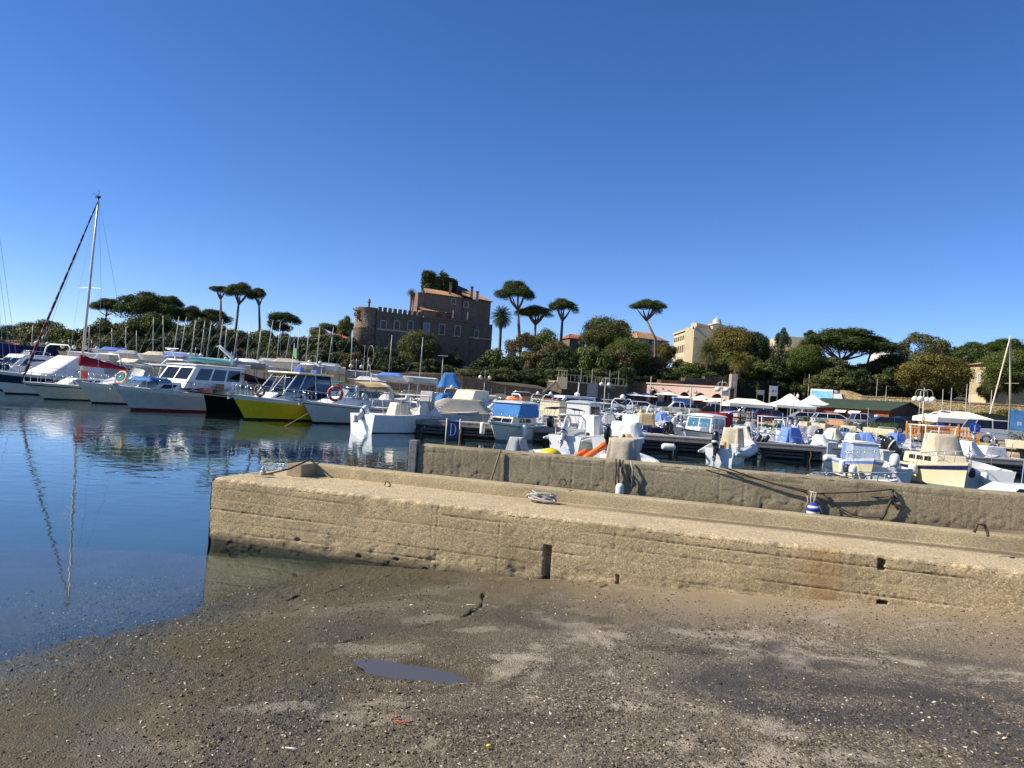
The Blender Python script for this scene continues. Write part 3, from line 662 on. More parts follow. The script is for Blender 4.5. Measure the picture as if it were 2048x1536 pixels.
def cabin(root, x0, x1, w0, w1, z0, h, rf=.5, rb=.1, m=None, roof=None, side=0.0, name='cabin', win=None, fwin=True, wm=None, over=.0, roof_t=.05, nside=2, pillar=.08):
    """wheelhouse: x0 aft, x1 fore, rf/rb rake of front/back; windows proud of the wall"""
    m = m or WHITE; wm = wm or DGLASS; b = MB(); wt0, wt1 = w0*(1-side), w1*(1-side)
    bot = [(x0, -w0/2, z0), (x1, -w1/2, z0), (x1, w1/2, z0), (x0, w0/2, z0)]; top = [(x0+rb, -wt0/2, z0+h), (x1-rf, -wt1/2, z0+h), (x1-rf, wt1/2, z0+h), (x0+rb, wt0/2, z0+h)]
    b.hexa(bot, top); c = b.build(name, m, root, bevel=min(.05, h*.1))
    if roof:
        r = MB(); n = 5; g = []
        for i in range(n):
            k = i/(n-1); x = top[0][0]-over+(top[1][0]-top[0][0]+2*over)*k; ww = (wt0+(wt1-wt0)*k)/2+over*.6
            g.append([(x, q*ww, z0+h+roof_t*(1.6-q*q)-.03*(k-.5)**2) for q in (-1, -.6, 0, .6, 1)])
        r.grid(g); r.grid([[(a, d, z0+h-.005) for a, d, _ in row[::-1]] for row in g])
        per = [g[0][j] for j in range(5)]+[g[i][4] for i in range(1, n)]+[g[-1][j] for j in range(3, -1, -1)]+[g[i][0] for i in range(n-2, 0, -1)]
        r.rings([[(a, d, z0+h-.005) for a, d, _ in per], per], cap=False); r.build('cabin_roof', roof, root, smooth=False)
    if win:
        k0, k1 = win
        def lerp(a, c, k): return tuple(a[i]+(c[i]-a[i])*k for i in range(3))
        def pane(p0, p1, p2, p3, off, u0, u1):
            bl, br = lerp(p0, p3, k0), lerp(p1, p2, k0); tl, tr = lerp(p0, p3, k1), lerp(p1, p2, k1)
            q = [lerp(bl, br, u0), lerp(bl, br, u1), lerp(tl, tr, u1), lerp(tl, tr, u0)]; nn = Vector(off)*.012
            wv = MB(); i = [Vector(v)-nn*.5 for v in q]; o = [Vector(v)+nn for v in q]; wv.rings([[tuple(v) for v in i], [tuple(v) for v in o]]); wv.build('window', wm, root)
        for k in range(nside):
            u0 = pillar+(1-2*pillar)*k/nside+.02; u1 = pillar+(1-2*pillar)*(k+1)/nside-.02
            pane(bot[0], bot[1], top[1], top[0], (0, -1, .1), u0, u1); pane(bot[3], bot[2], top[2], top[3], (0, 1, .1), u0, u1)
        if fwin:
            for u0, u1 in ((.06, .48), (.52, .94)): pane(bot[1], bot[2], top[2], top[1], (.9, 0, .4), u0, u1)
    return c
def windscreen(root, x, w, z, h=.45, rake=.35, back=.9, m=None, frame=None):
    """wrap-round screen: front pane and two swept sides"""
    m = m or GLASS; n = 10; lo = []; up = []
    for j in range(n+1):
        a = math.pi*(j/n-.5); sx = math.cos(a)**.6; lo.append((x-back+back*sx, w/2*math.sin(a), z)); up.append((x-back-rake*.35+(back-rake*.65)*sx, w/2*.9*math.sin(a), z+h*(.75+.25*sx)))
    b = MB(); b.grid([lo, up]); b.build('windscreen', m, root, smooth=True)
    f = MB(); f.tube(up, .018, 5); f.tube(lo, .014, 5)
    for j in (0, 3, 7, n): f.tube([lo[j], up[j]], .014, 5)
    f.build('windscreen_frame', frame or STEEL, root, smooth=True)
def console(root, x, z, w=.7, l=.6, h=.9, m=None):
    b = MB(); b.hexa([(x-l/2, -w/2, z), (x+l/2, -w/2, z), (x+l/2, w/2, z), (x-l/2, w/2, z)], [(x-l/2, -w*.42, z+h), (x+l*.2, -w*.42, z+h*1.02), (x+l*.2, w*.42, z+h*1.02), (x-l/2, w*.42, z+h)])
    b.build('console', m or WHITE, root, bevel=.04)
    g = MB(); g.poly([(x+l*.28, -w*.4, z+h*.9), (x+l*.28, w*.4, z+h*.9), (x+l*.05, w*.36, z+h*1.4), (x+l*.05, -w*.36, z+h*1.4)]); g.build('console_screen', GLASS, root)
    s = MB(); k = 14; s.tube([(x-l/2-.1, .19*math.cos(2*math.pi*i/k), z+h*.8+.19*math.sin(2*math.pi*i/k)) for i in range(k+1)], .016, 5); s.tube([(x-l/2, 0, z+h*.8), (x-l/2-.1, 0, z+h*.8)], .02, 5); s.build('steering_wheel', RUBBER, root)
def hoop(root, x, w, z0, z1, lean=.0, r=.03, m=None, name='roll_bar'):
    b = MB(); pts = [(x, -w/2, z0), (x+lean*.7, -w/2*.96, z0+(z1-z0)*.8), (x+lean, -w*.36, z1), (x+lean, w*.36, z1), (x+lean*.7, w/2*.96, z0+(z1-z0)*.8), (x, w/2, z0)]
    b.tube(pts, r, 7); b.build(name, m or WHITE, root, smooth=True)
def ttop(root, x0, x1, w, z0, z1, m=None, top=None):
    f = MB()
    for x in (x0+.15, x1-.15):
        for sg in (1, -1): f.tube([(x*.9+.1*(x0+x1)/2, sg*w*.4, z0), (x, sg*w*.45, z1)], .025, 6)
    for sg in (1, -1): f.tube([(x0, sg*w*.46, z1), (x1, sg*w*.46, z1)], .025, 6)
    for x in (x0+.15, x1-.15): f.tube([(x, -w*.46, z1), (x, w*.46, z1)], .022, 6)
    f.build('top_frame', m or STEEL, root, smooth=True)
    if top: tilted_sheet('top_cloth', root, x0, x1, w, z1+.06, z1+.06, .05, top, poles=False)
def seats(root, x, w, z, m=None):
    b = MB(); b.box((x, 0, z+.2), (.45, w*.8, .4)); b.box((x-.22, 0, z+.5), (.12, w*.8, .4)); b.build('bench_seat', m or C_WHITE, root, bevel=.04)
def anchor(root, e, m=None):
    x, y, z = e(.99, 1); b = MB(); b.box((x+.05, 0, z+.05), (.5, .12, .05)); b.tube([(x+.28, 0, z+.08), (x+.22, 0, z-.22)], .02, 6)
    b.hexa([(x+.12, -.07, z-.2), (x+.24, -.07, z-.24), (x+.24, .07, z-.24), (x+.12, .07, z-.2)], [(x+.16, -.02, z-.02), (x+.24, -.02, z-.05), (x+.24, .02, z-.05), (x+.16, .02, z-.02)]); b.build('anchor', mat('anchor_galvanised', (.30, .30, .30), .55, .6), root)
def hatch(root, x, y, z, l=.45, w=.45, m=None):
    b = MB(); b.box((x, y, z), (l, w, .05)); b.build('deck_hatch', m or DGLASS, root, bevel=.015)
def mast(root, x, z0, h, rake=.0, r=.055, spread=.6, stays=True, L=3, B=.8, boom=None, m=None, n=1):
    m = m or ALU; top = (x-rake, 0, z0+h); b = MB(); b.tube([(x, 0, z0), (x-rake*.3, 0, z0+h*.35), (x-rake*.65, 0, z0+h*.68), top], [r, r, r*.9, r*.6], 8)
    mo = b.build('mast', m, root, smooth=True); s = MB()
    for k in range(n):
        q = (k+1)/(n+1); xs = x-rake*q; s.tube([(xs-.05, -spread, z0+h*q), (xs, 0, z0+h*q+.03), (xs-.05, spread, z0+h*q)], r*.28, 5)
    s.build('spreader', m, mo)
    if stays:
        w = MB(); rr = .006+h*.0004
        for sg in (1, -1): w.tube([(x-.1, sg*B, z0-.1), (x-rake*.5-.05, sg*spread, z0+h*.5), (top[0], sg*.02, top[2])], rr, 4)
        w.tube([(x+L*.42, 0, z0-.1), (top[0]+.03, 0, top[2]-.1)], rr, 4); w.tube([(x-L*.5, 0, z0-.1), top], rr, 4); w.build('standing_rigging', STEEL, root)
    if boom:
        bl, cm = boom; q = MB(); q.tube([(x, 0, z0+1.05), (x-bl, 0, z0+.95)], .06, 8); q.build('boom', m, root, smooth=True)
        c = MB(); rs = []
        for i in range(12):
            k = i/11; hh = (.62*(1-k)**1.2+.14)*(1+.05*math.sin(i*2.3)); ww = .10+.06*(1-k); xx = x+.14-(bl+.05)*k; zb = z0+1.0-.1*k-.08
            rs.append([(xx, ww*math.sin(a)*(.4+.6*(1-math.cos(a))/2+.2), zb+hh*(1+math.cos(a))/2) for a in [2*math.pi*j/12 for j in range(12)]])
        c.rings(rs); c.build('sail_cover', cm, root, smooth=True)
    return mo

GEARC = [C_NAVY, RUBBER, C_RED, C_BLUE, ORANGE, C_GREY, TEAK, C_TAN]
def clutter(root, L, B, z, seed, n=5):
    """loose deck gear, rods and aerials"""
    rd = random.Random(seed)
    for k in range(n):
        x, y = rd.uniform(-L*.42, L*.15), rd.uniform(-B*.3, B*.3); s = rd.uniform(.16, .38); b = MB()
        if k % 3 == 0: b.lathe([(.02, 0), (s*.5, .02), (s*.5, s*.9), (s*.3, s*1.1), (.02, s*1.1)], 10, (x, y, z))
        else: b.box((x, y, z+s*.5), (s*1.3, s, s), rd.random()*3)
        b.build('deck_gear', GEARC[(seed*3+k*5) % 8], root, bevel=.02)
    b = MB(); x, y = rd.uniform(-L*.4, 0), B*.36*rd.choice((-1, 1)); b.tube([(x, y, z), (x-rd.uniform(-.3, .5), y, z+rd.uniform(1.3, 2.4))], .012, 4); b.build('aerial', STEEL, root)
def boat(name, label, px, D, yaw, z=0.0, cat='boat', group=None):
    """px, D place the middle of the boat on the water; yaw is where the bow points (deg, 0 = right, 90 = away)"""
    return empty(name, PD(px, D, z), R(yaw), label, cat, group)
# --- hung gear: things of their own
def fender(pos, r, l, m, label, horizontal=False, hang=.35, group=None, yaw=0):
    root = empty('fender', pos, yaw, label, 'fender', group)
    prof = [(.015, -l/2)]+[(r*math.sin(math.pi/2*k/5), -l/2+r*.8*(1-math.cos(math.pi/2*k/5))) for k in range(1, 6)]; prof = prof+[(q, -zz) for q, zz in prof[::-1]]
    b = MB(); b.lathe(prof, 14)
    if horizontal: b.v = [(z, y, x) for x, y, z in b.v]
    b.build('body', m, root, smooth=True)
    if hang and not horizontal: t = MB(); t.tube([(0, 0, l/2), (0, .02, l/2+hang)], .01, 5); t.build('line', ROPE, root)
    return root
def lifering(pos, rot, R0, label, m=None):
    root = empty('life_ring', pos, 0, label, 'life ring'); root.rotation_euler = rot; b = MB(); n = 28; k = 10
    rs = [[((R0+.075*math.cos(2*math.pi*j/k))*math.cos(2*math.pi*i/n), (R0+.075*math.cos(2*math.pi*j/k))*math.sin(2*math.pi*i/n), .06*math.sin(2*math.pi*j/k)) for j in range(k)] for i in range(n+1)]
    b.rings(rs, cap=False); b.build('ring', m or RINGR, root, smooth=True)
    for q in range(4):
        a0 = q*math.pi/2+.5; s = MB(); s.rings([[((R0+.078*math.cos(2*math.pi*j/k))*math.cos(a0+w), (R0+.078*math.cos(2*math.pi*j/k))*math.sin(a0+w), .064*math.sin(2*math.pi*j/k)) for j in range(k)] for w in (-.12, 0, .12)], cap=False); s.build('band', FENDW, root, smooth=True)
    return root
def line(name, pts, r, m, label, cat='rope', sag=0.0, n=14):
    a, c = Vector(pts[0]), Vector(pts[-1]); b = MB()
    if len(pts) == 2: pts = [a+(c-a)*(i/n)-Vector((0, 0, sag*math.sin(math.pi*i/n))) for i in range(n+1)]
    b.tube(pts, r, 5); return tag(b.build(name, m, smooth=True), label, cat)
# =================================================================== the fleet
def at_bow(name, label, px, py, yaw, L, cat='boat', rake=.13, group=None):
    c = P(px, py, 0); d = Vector((math.cos(R(yaw)), math.sin(R(yaw)), 0)); return empty(name, c-d*L*(.5-rake), R(yaw), label, cat, group)
def at_stern(name, label, px, py, yaw, L, cat='boat', group=None):
    c = P(px, py, 0); d = Vector((math.cos(R(yaw)), math.sin(R(yaw)), 0)); return empty(name, c+d*L*.5, R(yaw), label, cat, group)
MW = [(0, .07, DARKB), (.07, 1, WHITE)]

SHR = []  # shrink2
def shrink(o, s): o.scale = s; SHR.append((o, s))
# 1 --- white cruiser with a navy band, far left
r = at_bow('motor_cruiser', 'big white motor cruiser with broad navy band and white canvas cover, far left', 10, 787, 247, 11)
e = add_hull(r, 11, 3.6, 1.2, [(0, .06, DARKB), (.06, .5, WHITE), (.5, .86, NAVY), (.86, 1, WHITE)], DARKB, cockpit=.25); rail(r, e, .45, .98, .6, 8)
drape('cover', r, -.6, 0, 1.35, 2.9, 6.6, 3.2, 2.2, 2.4, C_WHITE, 3, shift=-.7, folds=.02, rows=8); anchor(r, e)
cabin(r, -5, -2.4, 2.9, 2.9, 1.3, 1.45, .1, .1, C_GREY, side=.08, name='cockpit_curtain')
hoop(r, -3.6, 3.0, 1.4, 3.3, -.2, .06)
# 2 --- sailing yacht
r = at_bow('sailing_yacht', 'white sailing yacht with tall mast and dark red sail cover', 80, 798, 250, 10, 'sailboat')
e = add_hull(r, 10, 3.1, .9, [(0, .07, DARKB), (.07, .8, OFFW), (.8, .86, BLACKH), (.86, 1, OFFW)], DARKB, sheer=.16, rake=.16, cockpit=.26); rail(r, e, .3, .985, .6, 9)
cabin(r, -2.0, 2.4, 2.0, 1.2, 1.0, .42, .9, .15, WHITE, side=.15, name='coachroof', win=(.3, .75), fwin=False, nside=3); hatch(r, 2.9, 0, 1.12)
YX = .9; b = mast(r, YX, 1.3, 12.2, .35, .085, .95, True, 8.6, 1.4, (4.3, C_RED), n=1)
f = MB(); top = Vector((YX-.3, 0, 13.2)); bw = Vector((4.95, 0, 1.25)); pts = [bw+(top-bw)*(k/24) for k in range(25)]
f.tube(pts, [.02]+[.095*(1-.55*k/24)*(1+.12*math.sin(k*2.1)) for k in range(1, 24)]+[.015], 7)
t = NT('furled_sail'); p_ = t.pos(); sx_ = t.n('ShaderNodeSeparateXYZ'); t.l(p_, sx_.inputs[0]); wv = t.math('SINE', t.math('MULTIPLY', t.math('ADD', sx_.outputs[2], t.math('MULTIPLY', sx_.outputs[0], .4)), 9))
t.end(t.bsdf(t.mix(t.ramp(wv, [(.55, 0), (.75, 1)]), t.mix(t.ramp(t.math('DIVIDE', sx_.outputs[2], 12), [(.35, 0), (.6, 1)]), (.11, .012, .018), (.015, .015, .02)), (.28, .2, .2)), .9)); f.build('furled_genoa', MATS['furled_sail'], r, smooth=True)
w_ = MB(); w_.tube([(YX-.35, 0, 13.5), (YX-.35, 0, 14.0)], .012, 5); w_.tube([(YX-.6, 0, 13.6), (YX+.1, 0, 13.62)], .012, 5); w_.box((YX-.3, 0, 13.5), (.25, .2, .12)); w_.build('masthead_gear', RUBBER, r)
b = MB(); b.box((-3.6, .4, 1.75), (.06, .6, .8), .2); b.build('stern_board', mat('pale_wood', (.55, .42, .22), .7), r)
# 3 --- white cruiser with hard top
r = at_bow('motor_cruiser', 'white cruiser with clear windscreen and white arch behind the red-covered boom', 184, 806, 249, 9.5)
e = add_hull(r, 9.5, 3.2, 1.0, [(0, .07, DARKB), (.07, .82, OFFW), (.82, 1, WHITE)], DARKB, cockpit=.3); rail(r, e, .42, .98, .62, 8); anchor(r, e)
cabin(r, -.8, 3.0, 2.4, 1.2, 1.15, .5, 1.3, .1, WHITE, side=.15, name='coachroof'); windscreen(r, 1.0, 2.5, 1.6, .85, .8, 2.2); tilted_sheet('hard_top', r, -2.6, .4, 2.5, 2.75, 2.7, .12, WHITE, True, 1.5, .08)
hoop(r, -2.7, 2.6, 1.4, 3.1, -.4, .07); b = MB(); b.tube([(-3.0, 0, 3.05), (-2.5, 0, 3.75)], .06, 6); b.lathe([(.02, 0), (.28, .03), (.28, .12), (.02, .17)], 14, (-2.5, 0, 3.7)); b.tube([(-2.5, -.6, 3.85), (-2.5, .6, 3.85)], .025, 5); b.build('radar_mast', WHITE, r)
b = MB(); b.box((4.2, 0, 1.72), (.1, .35, .5), .3); b.build('bow_flag', mat('flag_red', (.6, .06, .05), .8), r)
# 4 --- pale grey hulled cabin cruiser with dinghy on the roof
r = at_bow('cabin_cruiser', 'grey-hulled cabin cruiser with dark windows and teal dinghy on its roof', 262, 820, 246, 9.6)
e = add_hull(r, 9.6, 3.3, 1.02, [(0, .10, REDB), (.10, .84, GREYH), (.84, 1, WHITE)], REDB, cockpit=.2); rail(r, e, .5, .985, .6, 7); anchor(r, e)
cabin(r, -1.0, 3.1, 2.6, 1.5, 1.1, .55, .9, .1, WHITE, side=.12, name='trunk_cabin', win=(.3, .72), fwin=False, nside=3)
cabin(r, -3.4, 1.2, 2.7, 2.5, 1.35, 1.35, .95, -.15, WHITE, WHITE, .1, 'wheelhouse', (.38, .88), True, DGLASS, .12, .07, 3)
b = MB(); rs = []
for k in range(9):
    q = k/8; ww = .62*math.sin(math.pi*min(1, .25+q*.75))**.5; rs.append([(-3.6+3.4*q, ww*math.cos(a), 2.92+.26*max(0, math.sin(a))+.05) for a in [2*math.pi*j/14 for j in range(14)]])
b.rings(rs); b.build('roof_dinghy', TEAL, r, smooth=True)
b = MB(); b.tube([(-3.0, .5, 2.85), (-3.1, .5, 3.4), (-2.3, .2, 4.0)], [.14, .13, .09], 8); b.tube([(-2.6, -.1, 4.05), (-1.9, .4, 3.95)], .04, 6); b.build('radar_arm', WHITE, r, smooth=True)
drape('foredeck_tarp', r, 2.4, 0, 1.62, 1.85, 1.7, 1.9, 1.3, 1.4, C_BLUE, 8, folds=.06)
lifering(W(r, (3.7, -.75, 1.75)), (R(68), 0, R(-15)), .33, 'yellow and coral ring lashed to the rail of the grey-hulled cruiser', mat('coral_ring', (.75, .35, .16), .6, var=.3, scale=3))
b = MB(); b.lathe([(.01, .03), (.25, .03), (.26, 0), (.25, -.03), (.01, -.03)], 18); o = b.build('float', C_TEAL); o.location = W(r, (3.7, -.8, 1.75)); o.rotation_euler = (R(68), 0, R(-15)); tag(o, 'round teal float inside the coral ring', 'float')
fender(W(r, (-1.6, 1.75, .62)), .13, .75, FENDW, 'white fender hanging on the side of the grey-hulled cruiser')
# 5 --- black hulled boat
r = at_bow('motorboat', 'black-hulled motorboat with cream deck and navy canopy', 402, 824, 248, 8.2)
e = add_hull(r, 8.2, 2.9, .92, [(0, .9, BLACKH), (.9, .95, CREAM), (.95, 1, BLACKH)], DARKB, CREAM, cockpit=.35); rail(r, e, .5, .98, .5, 6); anchor(r, e)
cabin(r, -.6, 2.2, 2.1, 1.2, 1.05, .4, .9, .1, CREAM, side=.15, name='coachroof'); windscreen(r, .4, 2.2, 1.4, .5, .5, 1.4); tilted_sheet('canopy', r, -3.2, .1, 2.5, 2.0, 2.45, .18, C_NAVY, True, 1.1); tilted_sheet('canopy_side', r, -3.6, -2.0, 2.5, 1.5, 2.0, .1, C_NAVY, False)
fender(W(r, (1.2, 1.42, .62)), .1, .42, FENDW, 'small white fender on the black hull')
b = MB(); o = drape('bow_cover', r, 3.0, 0, 1.12, 1.4, .8, .9, .5, .5, mat('canvas_coral', (.7, .2, .12), .9), 5)
b = MB(); b.box((2.2, .5, 1.5), (.5, .35, .4), .3); b.build('deck_box', TEAK, r, bevel=.04)
# 6 --- yellow pilothouse boat
r = at_bow('pilothouse_boat', 'yellow-hulled pilothouse boat with white top band', 490, 839, 245, 8.6)
e = add_hull(r, 8.6, 3.0, 1.0, [(0, .08, DARKB), (.08, .82, YELLOW), (.82, 1, WHITE)], DARKB, cockpit=.22, trim=WHITE); rail(r, e, .4, .985, .62, 8, m=STEEL); anchor(r, e)
cabin(r, -.4, 2.3, 2.2, 1.3, 1.12, .38, .9, .1, WHITE, side=.15, name='coachroof', win=(.3, .7), fwin=False)
b = MB()
for sg in (1, -1):
    b.add([(1.5, sg*.9, 1.42), (-.9, sg*1.18, 1.42), (-.9, sg*1.05, 2.55), (.35, sg*.85, 2.55)], [(0, 1, 2, 3)])
b.add([(1.5, -.9, 1.42), (1.5, .9, 1.42), (.35, .85, 2.55), (.35, -.85, 2.55)], [(0, 1, 2, 3)]); b.build('glazing', GLASS, r)
b = MB()
for sg in (1, -1):
    for a, c in (((1.5, .9, 1.4), (.35, .85, 2.56)), ((.5, 1.0, 1.4), (-.25, .95, 2.56)), ((-.9, 1.18, 1.4), (-.9, 1.06, 2.56))): b.tube([(a[0], sg*a[1], a[2]), (c[0], sg*c[1], c[2])], .035, 6)
b.tube([(1.5, 0, 1.42), (.35, 0, 2.56)], .03, 6); b.build('window_frame', WHITE, r, smooth=True)
b = MB(); b.box((-.95, 0, 2.62), (3.0, 2.3, .10)); b.build('hard_top', CREAM, r, bevel=.04)
cabin(r, -2.4, -.9, 2.2, 2.3, 1.2, 1.35, .0, .05, C_NAVY, side=.08, name='rear_canvas', win=(.3, .85), fwin=False, nside=1, wm=BGLASS)
b = MB()
for x0, y0, w0, h0 in ((-.3, .4, .5, .3), (-1.1, -.4, .35, .22), (-1.8, .3, .6, .2)): b = MB(); b.box((x0, y0, 2.67+h0/2), (w0, .35, h0), .3); b.build('roof_gear', C_LBLUE, r, bevel=.03)
b = MB(); hoop(r, -1.6, 1.8, 2.65, 3.2, 0, .02, STEEL, 'roof_rail'); b.tube([(-.1, 0, 2.66), (-.2, 0, 4.3)], .02, 5); b.build('flag_pole', WHITE, r)
b = MB(); b.add([(-.18, 0, 4.1), (-.1, .25, 3.95), (-.1, .3, 3.45), (-.16, .03, 3.5)], [(0, 1, 2, 3)]); b.build('flag', mat('flag_green', (.10, .32, .12), .8), r)
fender(W(r, (-.55, 1.62, .7)), .16, .62, FENDB, 'navy fender hanging on the side of the yellow boat')
lifering(W(r, (2.9, .6, 1.55)), (R(80), 0, R(50)), .26, 'brown rope ring on the foredeck of the yellow boat', mat('brown_ring', (.26, .12, .06), .9))
line('mooring_rope', [W(r, (-1.6, 1.5, 1.1)), P(570, 853, 0)], .022, mat('tan_rope', (.35, .24, .10), .9), 'tan mooring rope slanting into the water beside the yellow boat')
# 7 --- white cruiser with red life ring and beige bimini
r = at_bow('motor_cruiser', 'white cruiser with red life ring at its bow and beige bimini', 626, 846, 244, 8)
e = add_hull(r, 8, 2.8, .92, [(0, .07, DARKB), (.07, .86, GREYH), (.86, .9, DARKB), (.9, 1, WHITE)], DARKB, cockpit=.34); rail(r, e, .4, .985, .55, 8); anchor(r, e, WHITE)
cabin(r, -.6, 2.6, 2.4, 1.1, 1.0, .48, 1.3, .1, WHITE, side=.18, name='coachroof', win=(.25, .7), fwin=False, nside=1, pillar=.2); windscreen(r, .9, 2.4, 1.4, .62, .7, 2.0)
tilted_sheet('bimini', r, -2.4, -.1, 2.3, 2.45, 2.35, .25, C_TAN, True, 1.1); hoop(r, -2.6, 2.6, 1.0, 2.3, .5, .09)
lifering(W(r, (2.45, .95, 1.65)), (R(90), 0, R(10)), .36, 'red and white life ring on the white cruiser rail')
b = MB(); b.tube([(-1.6, .3, 2.4), (-1.3, .3, 3.4)], .018, 5); k = 12; b.tube([(-1.3+.1*math.sin(2*math.pi*i/k), .3+.3*math.sin(2*math.pi*i/k), 3.95-.6*math.cos(2*math.pi*i/k)) for i in range(k+1)], .015, 4); b.build('landing_net', ALU, r)
b = MB(); b.tube([(-1.9, -.6, 2.3), (-1.9, -.6, 4.6)], .012, 4); b.build('aerial', WHITE, r); b = MB(); b.tube([(-1.1, .6, 2.3), (-1.1, .6, 2.9)], .03, 5); b.build('light_mast', WHITE, r)
# 8 --- white open boat with big white outboard
r = at_stern('open_boat', 'white open boat with big tilted white outboard and white canvas top', 694, 864, 52, 7); shrink(r, (0.76, 0.76, 0.9))
e = add_hull(r, 7, 2.5, .95, [(0, .05, DARKB), (.05, 1, WHITE)], DARKB, cockpit=.72, sole=.3); rail(r, e, .7, .98, .3, 4)
outboard(r, -3.5, .62, .95, 62, 0, ENGW, ENGS, ENGB)
drape('console_cover', r, -.4, 0, .5, 1.6, 1.7, 1.3, 1.1, .9, C_CREAM, 4, folds=.07); ttop(r, -1.3, 1.6, 2.0, .9, 2.05, ALU, C_WHITE); seats(r, -2.2, 2.0, .3)
drape('bow_cover', r, 2.2, 0, .95, 1.75, 1.7, 1.6, .4, .5, C_WHITE, 6, folds=.06); cabin(r, 1.9, 2.4, 1.2, 1.0, 1.1, 1.25, .05, .1, C_GREY, side=.05, name='rolled_curtain')
lifering(W(r, (.9, -1.31, .5)), (R(90), 0, r.rotation_euler.z), .18, 'black rubber ring tied to the white open boat', RUBBER)

# --- left of the picture, behind: white yachts with navy covers
r = boat('motor_yacht', 'white motor yacht under a long navy cover at the left edge', -10, 66, 250)
e = add_hull(r, 12, 3.8, 1.5, MW, DARKB, cockpit=.3); cabin(r, -4, 3, 3.0, 2.0, 1.7, 1.3, 1.6, .2, WHITE, WHITE, .12, 'deckhouse', (.3, .75)); drape('cover', r, -2, 0, 2.7, 3.7, 7, 3.2, 6, 2.6, C_NAVY, 9, folds=.03); rail(r, e, .5, .98, .6)
r = boat('motor_yacht', 'white flybridge boat with navy side curtains behind the cruiser rail, far left', 52, 62, 255)
e = add_hull(r, 10, 3.4, 1.3, MW, DARKB, cockpit=.3); cabin(r, -3, 2.6, 2.8, 1.9, 1.5, 1.3, 1.5, .1, WHITE, WHITE, .12, 'deckhouse', (.3, .8)); windscreen(r, .4, 2.2, 2.8, .4, .3, 1.4); hoop(r, -2.6, 2.6, 2.8, 3.9, -.3, .06); rail(r, e, .5, .98, .6); drape('cover', r, 3.0, 0, 1.7, 2.3, 2.2, 1.8, .8, .8, C_NAVY, 10)
r = boat('motor_yacht', 'white boat with pale fabric spray hood behind the sailing yacht', 235, 63, 262)
e = add_hull(r, 9, 3.2, 1.2, MW, DARKB, cockpit=.3); drape('cover', r, -.5, 0, 1.3, 3.1, 6.4, 3.0, 1.6, 1.6, C_CREAM, 11, shift=-1.4, folds=.03)
r = boat('motor_yacht', 'white boat with teal roof cover glimpsed behind the yellow boat', 655, 60, 255)
e = add_hull(r, 8, 2.9, 1.1, MW, DARKB, cockpit=.3); cabin(r, -2.5, 2, 2.4, 1.6, 1.2, 1.1, 1.0, .1, WHITE, C_TEAL, .12, 'deckhouse', (.35, .8), over=.1)
# the yacht whose mast stands left of the frame
def loc(o, p):
    d = Vector(p)-o.location; c, s = math.cos(-o.rotation_euler.z), math.sin(-o.rotation_euler.z); return (d.x*c-d.y*s, d.x*s+d.y*c, d.z)
r = boat('sailing_yacht', 'yacht at the left edge whose mast stands outside the picture, only its stays showing', -60, 60, 335, cat='sailboat')
e = add_hull(r, 12, 3.4, 1.05, [(0, .07, DARKB), (.07, 1, WHITE)], DARKB, sheer=.16); mast(r, 0, 1.2, 17.7, .2, .1, 1.0, True, 10, 1.5)
for k, (x, y) in enumerate(((5.9, 0), (4.2, .6), (2.9, -1.2))): s_ = MB(); s_.tube([(x, y, 1.2), (-.15, 0, 18.8-1.6*k)], .014, 4); s_.build('stay', STEEL, r)
# --- middle of the harbour ------------------------------------------------
r = at_bow('cabin_boat', 'white cabin boat with bright blue canvas front and orange ring on its roof', 982, 884, 247, 6.6); shrink(r, (0.78, 0.78, 1))
e = add_hull(r, 6.6, 2.4, .74, [(0, .12, TEALB), (.12, .84, OFFW), (.84, .88, DARKB), (.88, 1, WHITE)], BLUEB, cockpit=.3, trim=WHITE); rail(r, e, .55, .985, .42, 5); anchor(r, e)
cabin(r, -1.5, 2.0, 2.1, 1.5, .8, .36, .35, .1, CREAM, side=.06, name='trunk_cabin', win=(.3, .8), fwin=True, nside=2, wm=DGLASS, pillar=.25)
cabin(r, -1.6, 1.5, 2.2, 1.9, 1.16, .66, .55, .1, C_BLUE, WHITE, .08, 'canvas_screen', over=.12, roof_t=.08)
lifering(W(r, (-.2, 0, 2.02)), (0, 0, 0), .4, 'orange ring lying on the roof of the blue-canvas cabin boat', ORANGE); hoop(r, -1.2, 1.4, 1.9, 2.4, 0, .02, STEEL, 'roof_rail')
for sg, nm in ((-.75, 'cream fender hanging at the bow of the blue-canvas boat'), (.6, 'white fender on the shaded side of the blue-canvas boat')): fender(W(r, (2.3 if sg < 0 else 1.2, -1.0 if sg < 0 else 1.25, .55)), .12, .6, FENDW, nm)
r = boat('covered_boat', 'boat under a beige tarpaulin behind the pier with letter sign', 905, 43.5, 35); shrink(r, (0.85, 0.85, 1))
e = add_hull(r, 6.5, 2.4, 1.0, [(0, .1, DARKB), (.1, 1, GREYH)], DARKB); drape('tarpaulin', r, -.2, 0, .95, 1.75, 6.3, 2.5, 3.0, .5, C_BEIGE, 12, shift=.9, folds=.10, rows=10)
r = boat('cabin_boat', 'white cabin boat with cream canvas hood beyond the tarpaulin-covered boat', 928, 55, 245); shrink(r, (0.85, 0.85, 0.95))
e = add_hull(r, 7, 2.6, 1.0, MW, DARKB, cockpit=.35); cabin(r, -.8, 2.4, 2.2, 1.3, 1.1, .45, .9, .1, WHITE, side=.15, name='coachroof', win=(.3, .7), fwin=False); cabin(r, -2.4, .8, 2.3, 2.0, 1.5, .95, .8, .1, C_CREAM, C_CREAM, .12, 'canvas_hood', over=.02)
